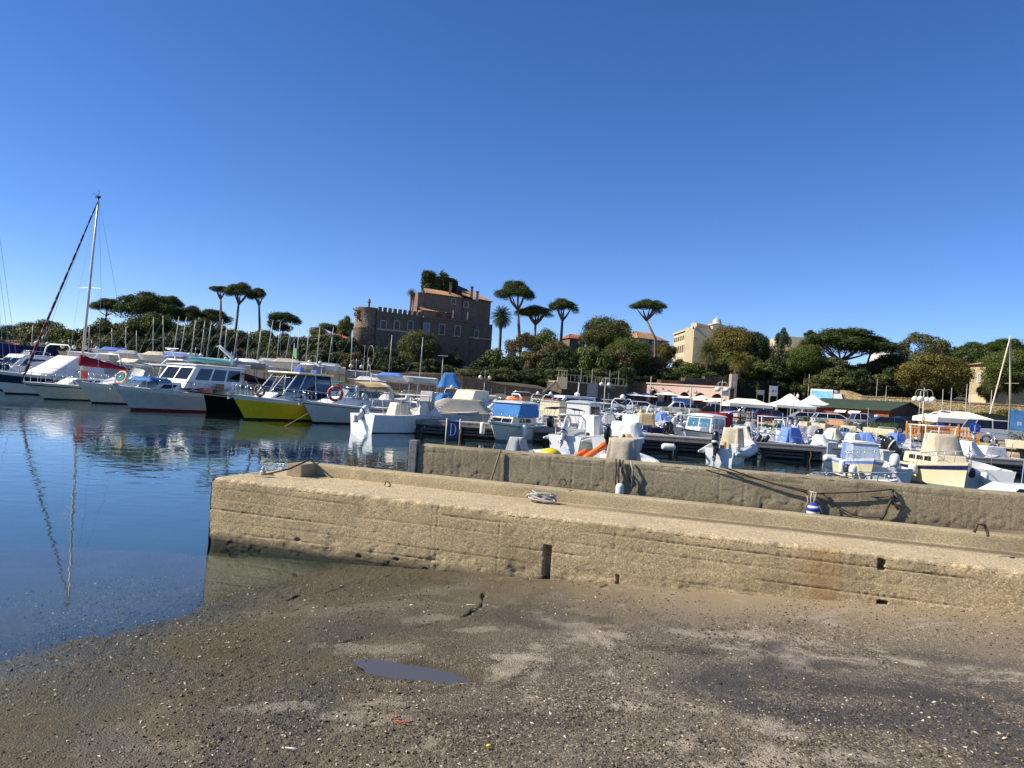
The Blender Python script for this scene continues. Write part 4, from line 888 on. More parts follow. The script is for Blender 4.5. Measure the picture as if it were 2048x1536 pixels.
r = at_bow('cabin_boat', 'white cabin boat with grey-green side, bow left, behind the blue-canvas boat', 955, 848, 235, 6.4)
e = add_hull(r, 6.4, 2.4, 1.0, [(0, .05, DARKB), (.05, 1, OFFW)], DARKB, cockpit=.4); cabin(r, -.8, 2.0, 2.0, 1.1, 1.15, .4, .8, .1, WHITE, side=.15, name='coachroof'); windscreen(r, .3, 2.0, 1.5, .45, .4, 1.2); hatch(r, 1.0, 0, 1.58); rail(r, e, .5, .98, .4)
r = boat('motorboat', 'sleek white motorboat with striped sheer floating beyond the blue-canvas boat', 1000, 63, 200)
e = add_hull(r, 7.5, 2.6, 1.1, [(0, .1, DARKB), (.1, .7, WHITE), (.7, .8, LBLUE), (.8, 1, WHITE)], DARKB, cockpit=.4); windscreen(r, .6, 2.2, 1.25, .4, .4, 1.4); hoop(r, -1.6, 2.2, 1.1, 2.3, .4, .06)
r = at_stern('rib_boat', 'white rib with draped pale console cover and silver outboard', 1122, 900, 62, 6); shrink(r, (0.9, 0.9, 1))
e = add_hull(r, 6, 1.9, .62, [(0, 1, WHITE)], NAVY, cockpit=.75, sole=.2)
for sg in (1, -1):
    b = MB(); b.tube([(-3.2, sg*1.0, .45), (-1, sg*1.08, .48), (1.2, sg*.95, .58), (2.4, sg*.5, .72), (2.9, sg*.08, .8)], [.05, .21, .22, .20, .16], 10); b.build('inflatable_tube', TUBEW, r, smooth=True)
outboard(r, -3.0, .5, .8, 28, .0, ENGS, ENGS, NAVY); drape('console_cover', r, .2, 0, .3, 1.5, 1.35, 1.15, .85, .8, C_WHITE, 14, folds=.12); seats(r, -1.6, 1.4, .2, C_GREY); hoop(r, -2.3, 1.6, .5, 1.5, -.2, .03, STEEL)
r = boat('bimini_boat', 'boat with flat navy bimini behind the silver-outboard rib', 1128, 41.5, 70); shrink(r, (0.8, 0.8, 0.85))
e = add_hull(r, 6, 2.3, .85, MW, DARKB, cockpit=.6); console(r, -.2, .3); tilted_sheet('bimini', r, -1.7, 1.1, 2.1, 2.05, 2.0, .14, C_NAVY, True, .9); outboard(r, -3.05, .75, 1.1, 0, 0, ENGB)
lifering(W(r, (-2.6, -.9, 1.15)), (R(90), 0, R(60)), .3, 'cream coil hanging at the stern of the navy-bimini boat', FENDW)
r = boat('pilothouse_boat', 'small white pilothouse with cream box roof and red lashings', 1103, 49, 250); shrink(r, (0.8, 0.8, 0.85))
e = add_hull(r, 6, 2.3, .9, [(0, .1, DARKB), (.1, 1, GREYH)], DARKB, cockpit=.3); cabin(r, -1.2, 1.0, 1.9, 1.7, 1.0, 1.3, .15, .05, CREAM, OFFW, .04, 'wheelhouse', (.1, .2), over=.05); b = MB(); b.box((0, 0, 2.42), (1.4, 1.3, .08)); b.build('roof_cushion', mat('faded_red', (.5, .10, .06), .9), r, bevel=.03)
r = boat('pilothouse_boat', 'pale grey pilothouse boat with two side windows and rounded roof', 1168, 47, 62); shrink(r, (0.8, 0.8, 0.85))
e = add_hull(r, 6.2, 2.4, .9, MW, DARKB, cockpit=.3); cabin(r, -1.5, 1.3, 2.0, 1.8, 1.0, 1.35, .5, .05, OFFW, GREYH, .08, 'wheelhouse', (.4, .85), over=.1, roof_t=.12)
r = at_stern('open_boat', 'white open boat with black outboard and white console cover', 1213, 913, 68, 5.6); shrink(r, (0.82, 0.82, 1))
e = add_hull(r, 5.6, 2.2, .72, [(0, .06, DARKB), (.06, 1, WHITE)], DARKB, cockpit=.75, sole=.2); outboard(r, -2.8, .55, .9, 5, .1, ENGB); drape('console_cover', r, .3, 0, .5, 1.35, 1.8, 1.8, 1.3, 1.4, C_WHITE, 16, folds=.04); outboard(r, -2.75, .5, .5, 25, -.65, ENGB); cabin(r, 1.2, 1.7, 1.0, .9, .7, 1.0, .1, .1, WHITE, name='locker')
r = boat('open_boat', 'open boat with dark blue hooded engine next to the white console cover', 1188, 43, 85); shrink(r, (0.8, 0.8, 0.85))
e = add_hull(r, 5.4, 2.1, .8, MW, DARKB, cockpit=.7); drape('engine_cover', r, -2.3, 0, .7, 1.7, .9, .9, .6, .6, C_NAVY, 17, folds=.03)
r = boat('motor_yacht', 'white motor yacht with long windscreen and radar mast in mid-harbour', 1137, 69, 215); shrink(r, (0.85, 0.85, 0.85))
e = add_hull(r, 10, 3.4, 1.4, [(0, .08, DARKB), (.08, 1, WHITE)], DARKB, cockpit=.3); cabin(r, -2.6, 2.8, 2.8, 2.0, 1.6, 1.25, 1.5, .1, WHITE, WHITE, .14, 'deckhouse', (.3, .85), wm=DGLASS, over=.15); rail(r, e, .4, .98, .7, 8); b = MB(); b.tube([(-1, 0, 2.9), (-1.1, 0, 4.4)], .05, 6); b.lathe([(.02, 0), (.3, .05), (.3, .25), (.05, .4)], 14, (-.6, .4, 2.95)); b.build('radar_mast', WHITE, r)
r = boat('rib_boat', 'dark grey rib with white roll bar and navy seat, behind the white covers', 1246, 53, 150)
e = add_hull(r, 5.5, 1.7, .6, [(0, 1, GREYH)], DARKB, cockpit=.7)
for sg in (1, -1): b = MB(); b.tube([(-2.9, sg*.95, .5), (0, sg*1.0, .52), (1.6, sg*.8, .6), (2.7, sg*.08, .75)], [.16, .24, .23, .17], 10); b.build('inflatable_tube', TUBEG, r, smooth=True)
hoop(r, -1.8, 1.7, .6, 2.1, -.2, .06); drape('seat_cover', r, -.6, 0, .5, 1.45, 1.0, 1.0, .7, .8, C_NAVY, 19)
r = boat('rib_boat', 'long dark rib moored farther out with red and orange gear aboard', 1222, 66, 175)
e = add_hull(r, 7, 1.9, .7, [(0, 1, DARKB)], DARKB, cockpit=.7)
for sg in (1, -1): b = MB(); b.tube([(-3.6, sg*1.05, .6), (0, sg*1.1, .62), (2.2, sg*.85, .75), (3.5, sg*.08, .95)], [.18, .27, .26, .18], 10); b.build('inflatable_tube', TUBEG, r, smooth=True)
drape('gear', r, -.8, 0, .5, 1.3, 1.3, .9, .6, .5, mat('canvas_orange_red', (.5, .10, .04), .9), 20)
r = boat('dinghy', 'dinghy with square tan cover between the rib and the pilothouse', 1288, 51, 90); shrink(r, (0.9, 0.9, 0.9))
e = add_hull(r, 4.6, 1.9, .7, MW, DARKB, cockpit=.7); drape('cover', r, -.2, 0, .6, 1.75, 1.5, 1.45, 1.1, 1.15, C_TAN, 21, folds=.03)
for px, nm in ((1262, 'low grey speedboat with navy seat nearest the dark pier post'), (1303, 'low grey speedboat with raised black outboard beside the ladder')):
    r = boat('speedboat', nm, px, 44.5, 100 if px > 1290 else 160); e = add_hull(r, 4.2, 1.7, .55, [(0, .5, DARKB), (.5, 1, GREYH)], DARKB, cockpit=.65); seats(r, -.8, 1.2, .2, C_NAVY); windscreen(r, .9, 1.3, .62, .35, .3, .8); outboard(r, -2.1, .6, .8, 35, 0, ENGB)
r = at_bow('pilothouse_boat', 'white pilothouse boat with wide blue windscreen and dark red rear hood', 1372, 896, 232, 6.2); shrink(r, (0.85, 0.85, 1))
e = add_hull(r, 6.2, 2.4, .78, [(0, .06, DARKB), (.06, 1, WHITE)], DARKB, cockpit=.25, trim=RUBBER); rail(r, e, .5, .985, .5, 6)
cabin(r, -.9, 1.2, 2.1, 1.8, .82, .92, .3, .0, WHITE, WHITE, .06, 'wheelhouse', (.28, .88), True, BGLASS, .1, .1, 2); cabin(r, -2.2, -.9, 2.1, 2.15, .82, 1.1, 0, .15, C_RED, C_RED, .05, 'rear_hood'); cabin(r, 1.0, 2.2, 1.6, 1.0, .85, .3, .5, .1, WHITE, side=.1, name='trunk_cabin')
r = at_stern('rib_boat', 'white rib with tall beige console cover and black-and-white outboard', 1427, 928, 60, 5.8); shrink(r, (0.74, 0.74, 1))
e = add_hull(r, 5.8, 1.8, .6, [(0, 1, WHITE)], DARKB, cockpit=.75, sole=.2)
for sg in (1, -1): b = MB(); b.tube([(-3.3, sg*1.02, .42), (-1, sg*1.08, .46), (1.2, sg*.95, .56), (2.3, sg*.5, .7), (2.8, sg*.06, .8)], [.05, .22, .23, .21, .16], 10); b.build('inflatable_tube', TUBEW, r, smooth=True)
outboard(r, -2.95, .5, 1.0, 15, .15, ENGB, ENGB, ENGW); drape('console_cover', r, -.1, 0, .3, 1.42, 1.2, 1.2, .95, 1.0, C_BEIGE, 23, folds=.12, rows=12); b = MB(); b.box((-2.6, -.75, .62), (.55, .5, .4)); b.box((-2.89, -.75, .6), (.04, .38, .26)); b.build('stern_locker', OFFW, r, bevel=.03)
r = boat('open_boat', 'small boat with low cream cover and grab rail behind the pier', 1478, 41, 75); shrink(r, (0.85, 0.85, 0.9))
e = add_hull(r, 4.8, 2.0, .8, [(0, .1, DARKB), (.1, .7, WHITE), (.7, .85, DARKB), (.85, 1, WHITE)], DARKB, cockpit=.6); drape('console_cover', r, -.3, 0, .7, 1.5, 1.9, 1.5, .8, .8, C_CREAM, 24, folds=.05); console(r, .7, .5, .7, .5, .9); rail(r, e, .5, .98, .35); windscreen(r, .9, 1.3, 1.1, .5, .3, .8)
r = boat('open_boat', 'open boat with square white tube frame and tilted windscreen', 1540, 43, 80); shrink(r, (0.8, 0.8, 0.85))
e = add_hull(r, 5.4, 2.1, .85, MW, DARKB, cockpit=.65); ttop(r, -1.2, .9, 1.9, .8, 2.3, WHITE); console(r, -.2, .5); outboard(r, -2.75, .8, 1.0, 0, 0, ENGW)
r = boat('gozzo_boat', 'small boat with yellow and black sheer stripe and light blue cover', 1573, 38.6, 200); shrink(r, (0.85, 0.85, 1))
e = add_hull(r, 4.6, 1.9, .66, [(0, .5, GREYH), (.5, .62, DARKB), (.62, .85, YELLOW), (.85, .93, DARKB), (.93, 1, WHITE)], DARKB, cockpit=.5); drape('cover', r, -.2, 0, .75, 1.5, 1.3, 1.1, .8, .7, C_LBLUE, 26, folds=.08); rail(r, e, .3, .98, .35)
for k, px in enumerate((1516, 1531)): fender(W(r, (0, 0, 0))*0+PD(px, 37.4, .86), .13, .5, FENDB, ('left' if k == 0 else 'right')+' of two navy fenders lying on the pier beside the yellow-striped boat', yaw=.4).rotation_euler = (R(20), R(25), .5)
r = boat('dinghy', 'boxy white dinghy with tent cover and grey stern panel behind the pier', 1640, 38.4, 95); shrink(r, (0.85, 0.85, 0.85))
e = add_hull(r, 3.8, 1.8, .75, [(0, .1, DARKB), (.1, .55, OFFW), (.55, .62, DARKB), (.62, 1, OFFW)], DARKB, cockpit=.5, transom=.98); drape('cover', r, .2, 0, .8, 1.45, 1.5, 1.3, .3, .5, C_WHITE, 27); outboard(r, -1.9, .75, .8, 0, -.5, ENGB); b = MB(); b.box((-1.95, .3, .75), (.05, .65, .75)); b.build('stern_panel', OFFW, r, bevel=.02)
r = boat('open_boat', 'white boat with black outboard tilted high behind the pier', 1708, 38.2, 120); shrink(r, (0.8, 0.8, 0.85))
e = add_hull(r, 5, 2.0, .85, MW, DARKB, cockpit=.6); outboard(r, -2.5, .9, .95, 55, 0, ENGB, ENGB, ENGW); drape('console_cover', r, .2, 0, .7, 1.65, 1.1, 1.0, .6, .6, C_WHITE, 28, folds=.08); windscreen(r, 1.1, 1.5, 1.0, .4, .3, .9)
r = at_bow('cabin_boat', 'small blue and white cuddy boat with clear canvas front hung with fenders', 1752, 968, 262, 4.8); shrink(r, (0.62, 0.66, 1))
e = add_hull(r, 4.8, 2.0, .62, [(0, .06, DARKB), (.06, .8, CREAM), (.8, .93, C_LBLUE), (.93, 1, WHITE)], BLUEB, cockpit=.3, transom=.95, p=3.4); rail(r, e, .5, .985, .3, 6)
cabin(r, -1.0, 1.0, 1.65, 1.5, .68, .62, .3, .1, mat('clear_canvas', (.34, .42, .52), .3, var=.25, scale=3), C_WHITE, .08, 'canvas_screen', over=.1); cabin(r, -1.02, -.2, 1.7, 1.68, .69, .60, .1, .12, C_LBLUE, side=.08, name='side_canvas')
for k, (x, y, m, nm) in enumerate(((1.7, -.85, FENDW, 'cream ball fender'), (1.2, -1.0, FENDB, 'navy ball fender'), (1.5, .95, FENDW, 'white ball fender'), (.4, -1.1, FENDW, 'white cigar fender'))): fender(W(r, (x, y, .38)), .14 if 'ball' in nm else .09, .34 if 'ball' in nm else .5, m, nm+' on the blue and white cuddy boat')
r = at_stern('dinghy', 'small dinghy with white outboard between the cuddy boat and the cream boat', 1783, 968, 80, 3.6)
e = add_hull(r, 3.6, 1.5, .55, [(0, .1, DARKB), (.1, 1, OFFW)], DARKB, cockpit=.7); outboard(r, -1.8, .5, .75, 10, 0, ENGW, ENGS)
r = boat('open_boat', 'small boat with light blue seat cover behind the pier', 1783, 43, 110); shrink(r, (0.8, 0.8, 0.85))
e = add_hull(r, 4.6, 1.9, .75, MW, DARKB, cockpit=.6); drape('seat_cover', r, -.3, 0, 1.0, 1.75, 1.1, 1.1, .9, .8, C_LBLUE, 30, folds=.05); seats(r, -.4, 1.1, .4)
r = boat('speedboat', 'white speedboat with swept windscreen next to the cream canvas boat', 1822, 39.5, 200); shrink(r, (0.8, 0.8, 0.9))
e = add_hull(r, 5, 2.0, .8, MW, DARKB, cockpit=.5); windscreen(r, .6, 1.8, .95, .6, .5, 1.4); rail(r, e, .5, .98, .3)
r = at_bow('gozzo_boat', 'cream wooden-style boat with navy sheer band and tall beige canvas', 1932, 984, 268, 5.0); shrink(r, (0.76, 0.78, 1))
e = add_hull(r, 5.0, 2.1, .68, [(0, .14, TEALB), (.14, .76, CREAM), (.76, .93, NAVY), (.93, 1, CREAM)], BLUEB, CREAM, cockpit=.3, rake=.05, p=2.6, sheer=.4); rail(r, e, .5, .985, .42, 6)
cabin(r, -1.6, 1.3, 1.75, 1.35, .74, .38, .2, .1, CREAM, side=.05, name='trunk_cabin', win=(.35, .75), fwin=False, nside=3, pillar=.15); drape('canvas', r, .25, 0, 1.1, 1.82, 1.5, 1.45, 1.1, 1.15, C_BEIGE, 32, shift=-.15, folds=.035, rows=9)
ttop(r, -1.6, .2, 1.5, 1.0, 2.1, WHITE)
for k, (x, y, m, nm) in enumerate(((.6, 1.15, FENDB, 'navy ball fender on the shaded side of the cream boat'), (.2, -1.2, FENDW, 'white fender at the sunny side of the cream boat'))): fender(W(r, (x, y, .55)), .16, .4, m, nm)
r = at_stern('motorboat', 'white boat with broad flat stern and white outboard, right of the cream boat', 1985, 985, 75, 5.4); shrink(r, (0.75, 0.75, 0.8))
e = add_hull(r, 5.4, 2.4, .9, [(0, .05, DARKB), (.05, 1, WHITE)], DARKB, cockpit=.6, transom=1.0); outboard(r, -2.8, .25, .8, 0, .2, ENGW, STEEL)
r = boat('cabin_boat', 'white cuddy boat with steel frame beyond the pier at right', 1975, 39, 195); shrink(r, (0.8, 0.8, 0.85))
e = add_hull(r, 5.2, 2.1, .8, MW, DARKB, cockpit=.4); cabin(r, -.6, 1.0, 1.7, 1.3, .9, .55, .3, .1, WHITE, side=.1, name='cabin'); ttop(r, -1.2, .6, 1.8, .8, 2.2, STEEL); rail(r, e, .4, .98, .4)
r = boat('motorboat', 'white cabin boat cut by the right edge, just behind the harbour wall', 2030, 17.6, 168); shrink(r, (0.8, 0.8, 0.9))
e = add_hull(r, 4.6, 1.8, .62, MW, DARKB, cockpit=.35); cabin(r, -1.0, 1.1, 1.4, .9, .68, .36, .6, .05, WHITE, side=.12, name='cabin', win=(.25, .75), fwin=False, nside=1, pillar=.3)
r = boat('dinghy', 'white boat whose deck edge shows over the harbour wall beside the hanging rope', 1675, 18.2, 352)
e = add_hull(r, 2.6, 1.2, .62, MW, DARKB, cockpit=.55); rail(r, e, .2, .9, .2, 6)
# engines and gear showing over the harbour wall
r = boat('dinghy', 'dinghy with grey-white hooded outboard showing over the harbour wall', 1084, 23.6, 65)
e = add_hull(r, 3.6, 1.5, .45, MW, DARKB, cockpit=.6, transom=1); drape('engine_hood', r, -1.95, 0, .45, 1.0, .58, .56, .42, .40, C_GREY, 33, folds=.04)
r = boat('dinghy', 'dinghy with large beige hooded outboard showing over the harbour wall', 1262, 22.4, 75)
e = add_hull(r, 3.8, 1.6, .5, MW, DARKB, cockpit=.6, transom=1); drape('engine_hood', r, -2.05, .05, .35, 1.24, .80, .88, .70, .74, C_BEIGE, 34, folds=.055, rows=11)
for k, (a, c) in enumerate((((1150, 915), (1172, 903)), ((1170, 916), (1207, 892)))):
    p0, p1 = P(a[0], a[1], .62), Q(c[0], c[1], P(a[0], a[1], .62).y+.4); b = MB(); d = (p1-p0); b.tube([p0-d*.08, p0, p0+d*.8, p1, p1+d*.08], [.03, .085, .085, .11 if k else .085, .10 if k else .03], 10); tag(b.build('buoy', ORANGE, smooth=True), ('short' if k == 0 else 'long flared')+' orange float lying behind the harbour wall', 'float')
p0 = P(1101, 907, .72); b = MB(); b.lathe([(.02, -.1), (.28, -.06), (.3, .02), (.16, .12), (.02, .15)], 14); o = b.build('yellow_float', YELLOW, smooth=True); o.location = p0; tag(o, 'yellow float bobbing behind the harbour wall', 'float')
r = boat('dinghy', 'low white dinghy carrying the orange floats behind the harbour wall', 1168, 22.5, 20); e = add_hull(r, 3.8, 1.5, .5, MW, DARKB, cockpit=.7)

for n_, (o_, s_) in enumerate(SHR):
    if 'pilothouse' not in o_['label'] and 'tarpaulin' not in o_['label']: clutter(o_, 4.6, 1.8, .5, n_, 5)
# --- farther boats between the pier and the quay
FAR = [(878, 53, 200, 'cov', 'white boat with grey cover just left of the cream canvas hood'), (935, 66, 100, 'con', 'distant open boat with white roll bar behind the cream canvas hood'), (1022, 52, 70, 'cab', 'white cabin boat tucked right behind the blue canvas roof'), (1078, 47, 75, 'con', 'open boat with steel arch between the blue-canvas boat and the pale pilothouse'), (1215, 50, 95, 'cov', 'boat with white cover directly beyond the white console cover'), (1240, 60, 260, 'fly', 'distant white boat with dome left of the tan square cover'), (1150, 57, 110, 'bim', 'boat with beige sun awning beyond the pale grey pilothouse'), (1262, 86, 170, 'cab', 'far white cabin boat below the leftmost parasol'), (1178, 90, 200, 'con', 'far open boat in front of the terrace door'), (1120, 92, 150, 'cov', 'far boat with white cover at the foot of the stair'), (1002, 90, 170, 'bim', 'far boat with dark awning at the brown rubble wall'), (1335, 53, 85, 'con', 'open boat with white arch behind the ladder and left of the red-hooded boat'), (1415, 48, 100, 'cov', 'low boat with cream cover right of the dark red hood'), (1462, 60, 95, 'bim', 'boat with beige awning below the cream gazebo'), (1560, 52, 100, 'cab', 'white cabin boat in front of the grey barrels'), (1600, 47, 90, 'con', 'open boat with steel arch right of the light blue cover'), (1625, 56, 80, 'cov', 'boat with light cover lying below the planters'), (1690, 54, 100, 'cab', 'white cabin boat at the quay below the wooden bench'), (1725, 41, 85, 'cov', 'boat with light blue bundle just behind the high black outboard'), (1850, 43, 95, 'con', 'open boat with white bar behind the cream boat'), (1915, 42, 100, 'cov', 'boat with pale cover behind the beige canvas, near the pier'), (1935, 37.8, 30, 'cov', 'low boat with cream cover alongside the pier right of the beige canvas'), (1365, 84, 190, 'cab', 'far white boat directly below the white car with dark windows'), (1305, 88, 100, 'con', 'far open boat below the white estate car'), (1060, 95, 120, 'fly', 'far white boat with dome left of the stair'), (892, 66, 230, 'tarp', 'distant white boat under a bright blue tarpaulin, below the castle'), (862, 60, 250, 'con', 'distant cream open boat with upright net frame left of the cream hood'), (848, 72, 240, 'cab', 'distant white cabin boat just right of the open boat top'),
       (955, 76, 215, 'bim', 'distant boat with dark navy bimini near the stone wall'), (985, 82, 120, 'arch', 'distant boat with cream raised hood at the stone wall'), (1040, 74, 95, 'cov', 'distant boat with pale grey peaked cover'), (1068, 66, 250, 'con', 'distant boat with steel roll bar just right of the blue canvas roof'),
       (1052, 58, 80, 'cab', 'white cabin boat right behind the blue-canvas boat roof'), (1205, 60, 200, 'cab', 'distant white boat with low cabin near the four-globe lamp'), (1190, 78, 230, 'bim', 'distant boat with narrow dark awning right of the motor yacht'), (1090, 84, 250, 'fly', 'distant white boat with ball radar beside the stairs'),
       (1320, 62, 110, 'cov', 'boat with bright blue bundle moored below the parked cars'), (1345, 70, 170, 'con', 'distant white open boat below the planters'), (1398, 56, 200, 'con', 'boat with cream curved rail left of the four-globe lamp'), (1440, 52, 180, 'cab', 'small white boat with pale windscreen behind the beige console cover'),
       (1495, 54, 120, 'cov', 'boat with pale pinkish cover near the wooden gazebo'), (1520, 49, 190, 'con', 'white boat with grey seats left of the tube frame'), (1660, 49, 210, 'cov', 'white boat with cream pyramid cover along the quay'), (1745, 46, 100, 'con', 'white boat with rail and black seat near the planters'),
       (1285, 74, 100, 'bim', 'distant boat with beige flat awning near parked cars'), (912, 84, 70, 'fly', 'distant white boat with navy side near the blue tarpaulin tent'), (820, 78, 90, 'con', 'distant white boat with tan net poles'), (775, 74, 60, 'cov', 'distant boat with black cover left of the net poles')]
for i, (px, D, yaw, k, lb) in enumerate(FAR):
    r = boat('motorboat', lb, px, D, yaw, group='boats moored in the middle of the harbour'); r.scale = (.84, .84, .84) if D < 60 else (.95, .95, .95); L = 5.0+(i*37 % 10)*.2; e = add_hull(r, L, 2.1, .8+(i % 3)*.1, [(0, .08, DARKB), (.08, .8, (WHITE, OFFW, GREYH)[i % 3]), (.8, 1, WHITE)], DARKB, cockpit=.5, n=12)
    clutter(r, L, 2.1, .55, i, 6)
    if k == 'tarp': drape('tarpaulin', r, 0, 0, .9, 2.1, L*.8, 2.0, 1.4, .6, C_BLUE, i, folds=.06)
    elif k == 'cov': drape('cover', r, -.2, 0, .85, 1.7, 2.0, 1.5, .5, .7, (C_LBLUE if 'blue' in lb else (C_GREY, C_WHITE, C_CREAM, C_WHITE)[i % 4]), i, folds=.05); outboard(r, -L/2, .8, 1, 10, 0, (ENGB, ENGW)[i % 2])
    elif k == 'con': console(r, -.2, .4); hoop(r, -1.5, 1.7, .8, 2.1, .1, .03, (STEEL, WHITE)[i % 2]); outboard(r, -L/2, .8, 1.1, 20, 0, (ENGB, ENGW, ENGS)[i % 3]); rail(r, e, .5, .98, .35, 4)
    elif k == 'bim': console(r, -.1, .4); tilted_sheet('bimini', r, -1.7, .6, 1.9, 2.2, 2.15, .15, (C_NAVY, C_BEIGE, C_NAVY)[i % 3] if i != 19 else C_CREAM, True, .9)
    elif k == 'arch': tilted_sheet('hood', r, -1.5, .3, 1.9, 2.4, 1.8, .2, C_CREAM, True, .9); windscreen(r, .8, 1.7, .95, .45, .3, 1)
    else:
        cabin(r, -.8, 1.5, 1.8, 1.2, .95, .45, .7, .1, WHITE, side=.12, name='cabin', win=(.3, .75)); windscreen(r, .2, 1.8, 1.35, .4, .3, 1.0)
        if k == 'fly': hoop(r, -1.4, 1.8, 1.0, 2.6, -.2, .05); bb = MB(); bb.lathe([(.02, 0), (.22, .08), (.24, .25), (.12, .42), (.02, .46)], 12, (-1.6, 0, 2.55)); bb.build('radar_dome', WHITE, r, smooth=True)

# --- small yachts laid up on the left quay: masts against the wood
MASTS = [(307, 634, 306, 709), (326, 632, 327, 709), (358, 633, 346, 711), (373, 634, 361, 705), (391, 641, 381, 719), (410, 642, 399, 722), (423, 643, 411, 722), (446, 639, 435, 717), (454, 648, 447, 726), (477, 648, 465, 727), (500, 651, 491, 723), (523, 653, 512, 730), (546, 641, 533, 722), (561, 644, 553, 723), (584, 644, 570, 723), (599, 659, 591, 722), (619, 650, 611, 730), (640, 652, 633, 728), (667, 655, 656, 732), (705, 660, 701, 740), (784, 670, 777, 751), (846, 675, 839, 754), (738, 715, 732, 759), (179, 652, 177, 705), (252, 654, 251, 706), (273, 661, 273, 709), (224, 656, 223, 700), (66, 650, 62, 700)]
ORD = ['first', 'second', 'third', 'fourth', 'fifth', 'sixth', 'seventh', 'eighth', 'ninth', 'tenth', 'eleventh', 'twelfth', 'thirteenth', 'fourteenth', 'fifteenth', 'sixteenth', 'seventeenth', 'eighteenth', 'nineteenth']
for i, (tx, ty, bx, by) in enumerate(MASTS):
    D = 86+(i*29 % 7)*1.0; base = Q(bx, by, D); gz = LQ; hz = max(base.z-.62, gz+.75)
    tp = Q(tx, ty, D); yaw = 185+(i*53 % 30)-15
    if i == 23: nm = 'laid-up dinghy whose mast stands just right of the tall yacht mast'
    elif i in (24, 25, 26): nm = 'laid-up dinghy, '+{24: 'middle', 25: 'rightmost', 26: 'leftmost'}[i]+' of three thin masts left of the teal dinghy'
    elif i == 27: nm = 'laid-up dinghy with thin mast near the left picture edge'
    elif i == 20: nm = 'small yacht on land, its mast left in front of the castle curtain wall'
    elif i == 21: nm = 'small yacht on land, its mast right in front of the castle windows'
    elif i == 22: nm = 'laid-up dinghy with short mast below the castle round tower'
    elif i == 19: nm = 'laid-up dinghy with mast touching the castle round tower edge'
    else: nm = 'laid-up dinghy, '+ORD[i]+' mast from the left in the long row'
    r = empty('laid_up_dinghy', (base.x, D, gz), R(yaw), nm, 'dinghy', 'small sailing boats laid up on the left quay')
    q = hz-gz; L = 4.0+(i % 3)*.4; rr = empty('tmp', (0, 0, 0)); bpy.data.objects.remove(rr)
    e0 = hullgeo(L, 1.55, .5)
    hb = MB(); n = 10; sec = []
    for k in range(n):
        t = k/(n-1); x1, y1, z1 = e0(t, 1); x0, y0, _ = e0(t, 0); pts = [(x1, y1, z1), (x0, y0*.9, .05), (x0, 0, -.22*(1-t**3)), (x0, -y0*.9, .05), (x1, -y1, z1), (x1, 0, z1+.14*(y1/.85))]; sec.append([(a, c, d+q) for a, c, d in pts])
    hb.rings(sec); hb.build('hull', (OFFW, C_GREY, WHITE)[i % 3], r, smooth=False)
    if i % 2 == 0: drape('deck_cover', r, -.3, 0, q+.5, q+.95, L*.75, 1.6, L*.45, .25, (C_GREY, C_WHITE, C_LBLUE)[i % 3] if i % 7 else C_BEIGE, i, folds=.05, n=24, rows=5)
    
    for cx, cy in ((0, .45), (0, -.45), (-L*.3, 0), (L*.28, 0)): tr = MB(); tr.box((cx, cy, q*.5-.1), (.1, .1, q)); tr.build('cradle_leg', mat('galvanised', (.32, .33, .34), .5, .6), r)
    mb = MB(); lt = loc(r, tp); mb.tube([(0, 0, q+.5), (lt[0]*.5, lt[1]*.5, (q+.5+lt[2])/2), lt], [.045, .04, .028], 6); mo = mb.build('mast', ALU, r, smooth=True)
    hm = lt[2]-q; sb = MB(); zz = q+hm*.48; sb.tube([(lt[0]*.48, lt[1]*.48-.45, zz), (lt[0]*.48, lt[1]*.48, zz+.03), (lt[0]*.48, lt[1]*.48+.45, zz)], .015, 4); sb.build('spreader', ALU, mo)
    st = MB(); st.tube([(L*.45, 0, q+.6), (lt[0]*.93, lt[1]*.93, q+hm*.9)], .008, 3); st.tube([(-L*.1, .8, q+.55), (lt[0]*.9, lt[1]*.9, q+hm*.88)], .008, 3); st.build('stay', STEEL, r)
# =================================================================== vegetation
BR = 1.35
def m_leaf(name, c0, c1, c2):
    c0, c1, c2 = (tuple(v*BR for v in c) for c in (c0, c1, c2))
    t = NT(name); g = t.n('ShaderNodeNewGeometry'); oi = t.n('ShaderNodeObjectInfo')
    c = t.ramp(g.outputs['Random Per Island'], [(0, c0), (.55, c1), (1, c2)])
    c = t.mix(t.ramp(t.noise(g.outputs['Position'], .35, 3), [(.35, 0), (.7, .55)]), c, c2)
    d = t.bsdf(c, .55, 0, .25); tr = t.n('ShaderNodeBsdfTranslucent'); t.l(t.mix(1, c, (1.0, 1.1, .5), 'MULTIPLY'), tr.inputs[0])
    mx = t.n('ShaderNodeMixShader'); mx.inputs[0].default_value = .22; t.l(d, mx.inputs[1]); t.l(tr.outputs[0], mx.inputs[2]); return t.end(mx.outputs[0])
LEAF = {'pine': m_leaf('leaf_pine', (.012, .022, .007), (.034, .055, .014), (.075, .10, .022)), 'dark': m_leaf('leaf_dark', (.008, .016, .007), (.022, .038, .013), (.05, .07, .022)), 'olive': m_leaf('leaf_olive', (.022, .026, .009), (.06, .068, .022), (.115, .12, .04)),
        'brown': m_leaf('leaf_brown', (.028, .02, .010), (.075, .055, .024), (.13, .10, .045)), 'gold': m_leaf('leaf_gold', (.03, .025, .007), (.09, .078, .018), (.17, .145, .035)), 'green': m_leaf('leaf_green', (.016, .028, .007), (.055, .075, .014), (.12, .14, .03)), 'ivy': m_leaf('leaf_ivy', (.008, .016, .006), (.024, .04, .012), (.06, .07, .02))}
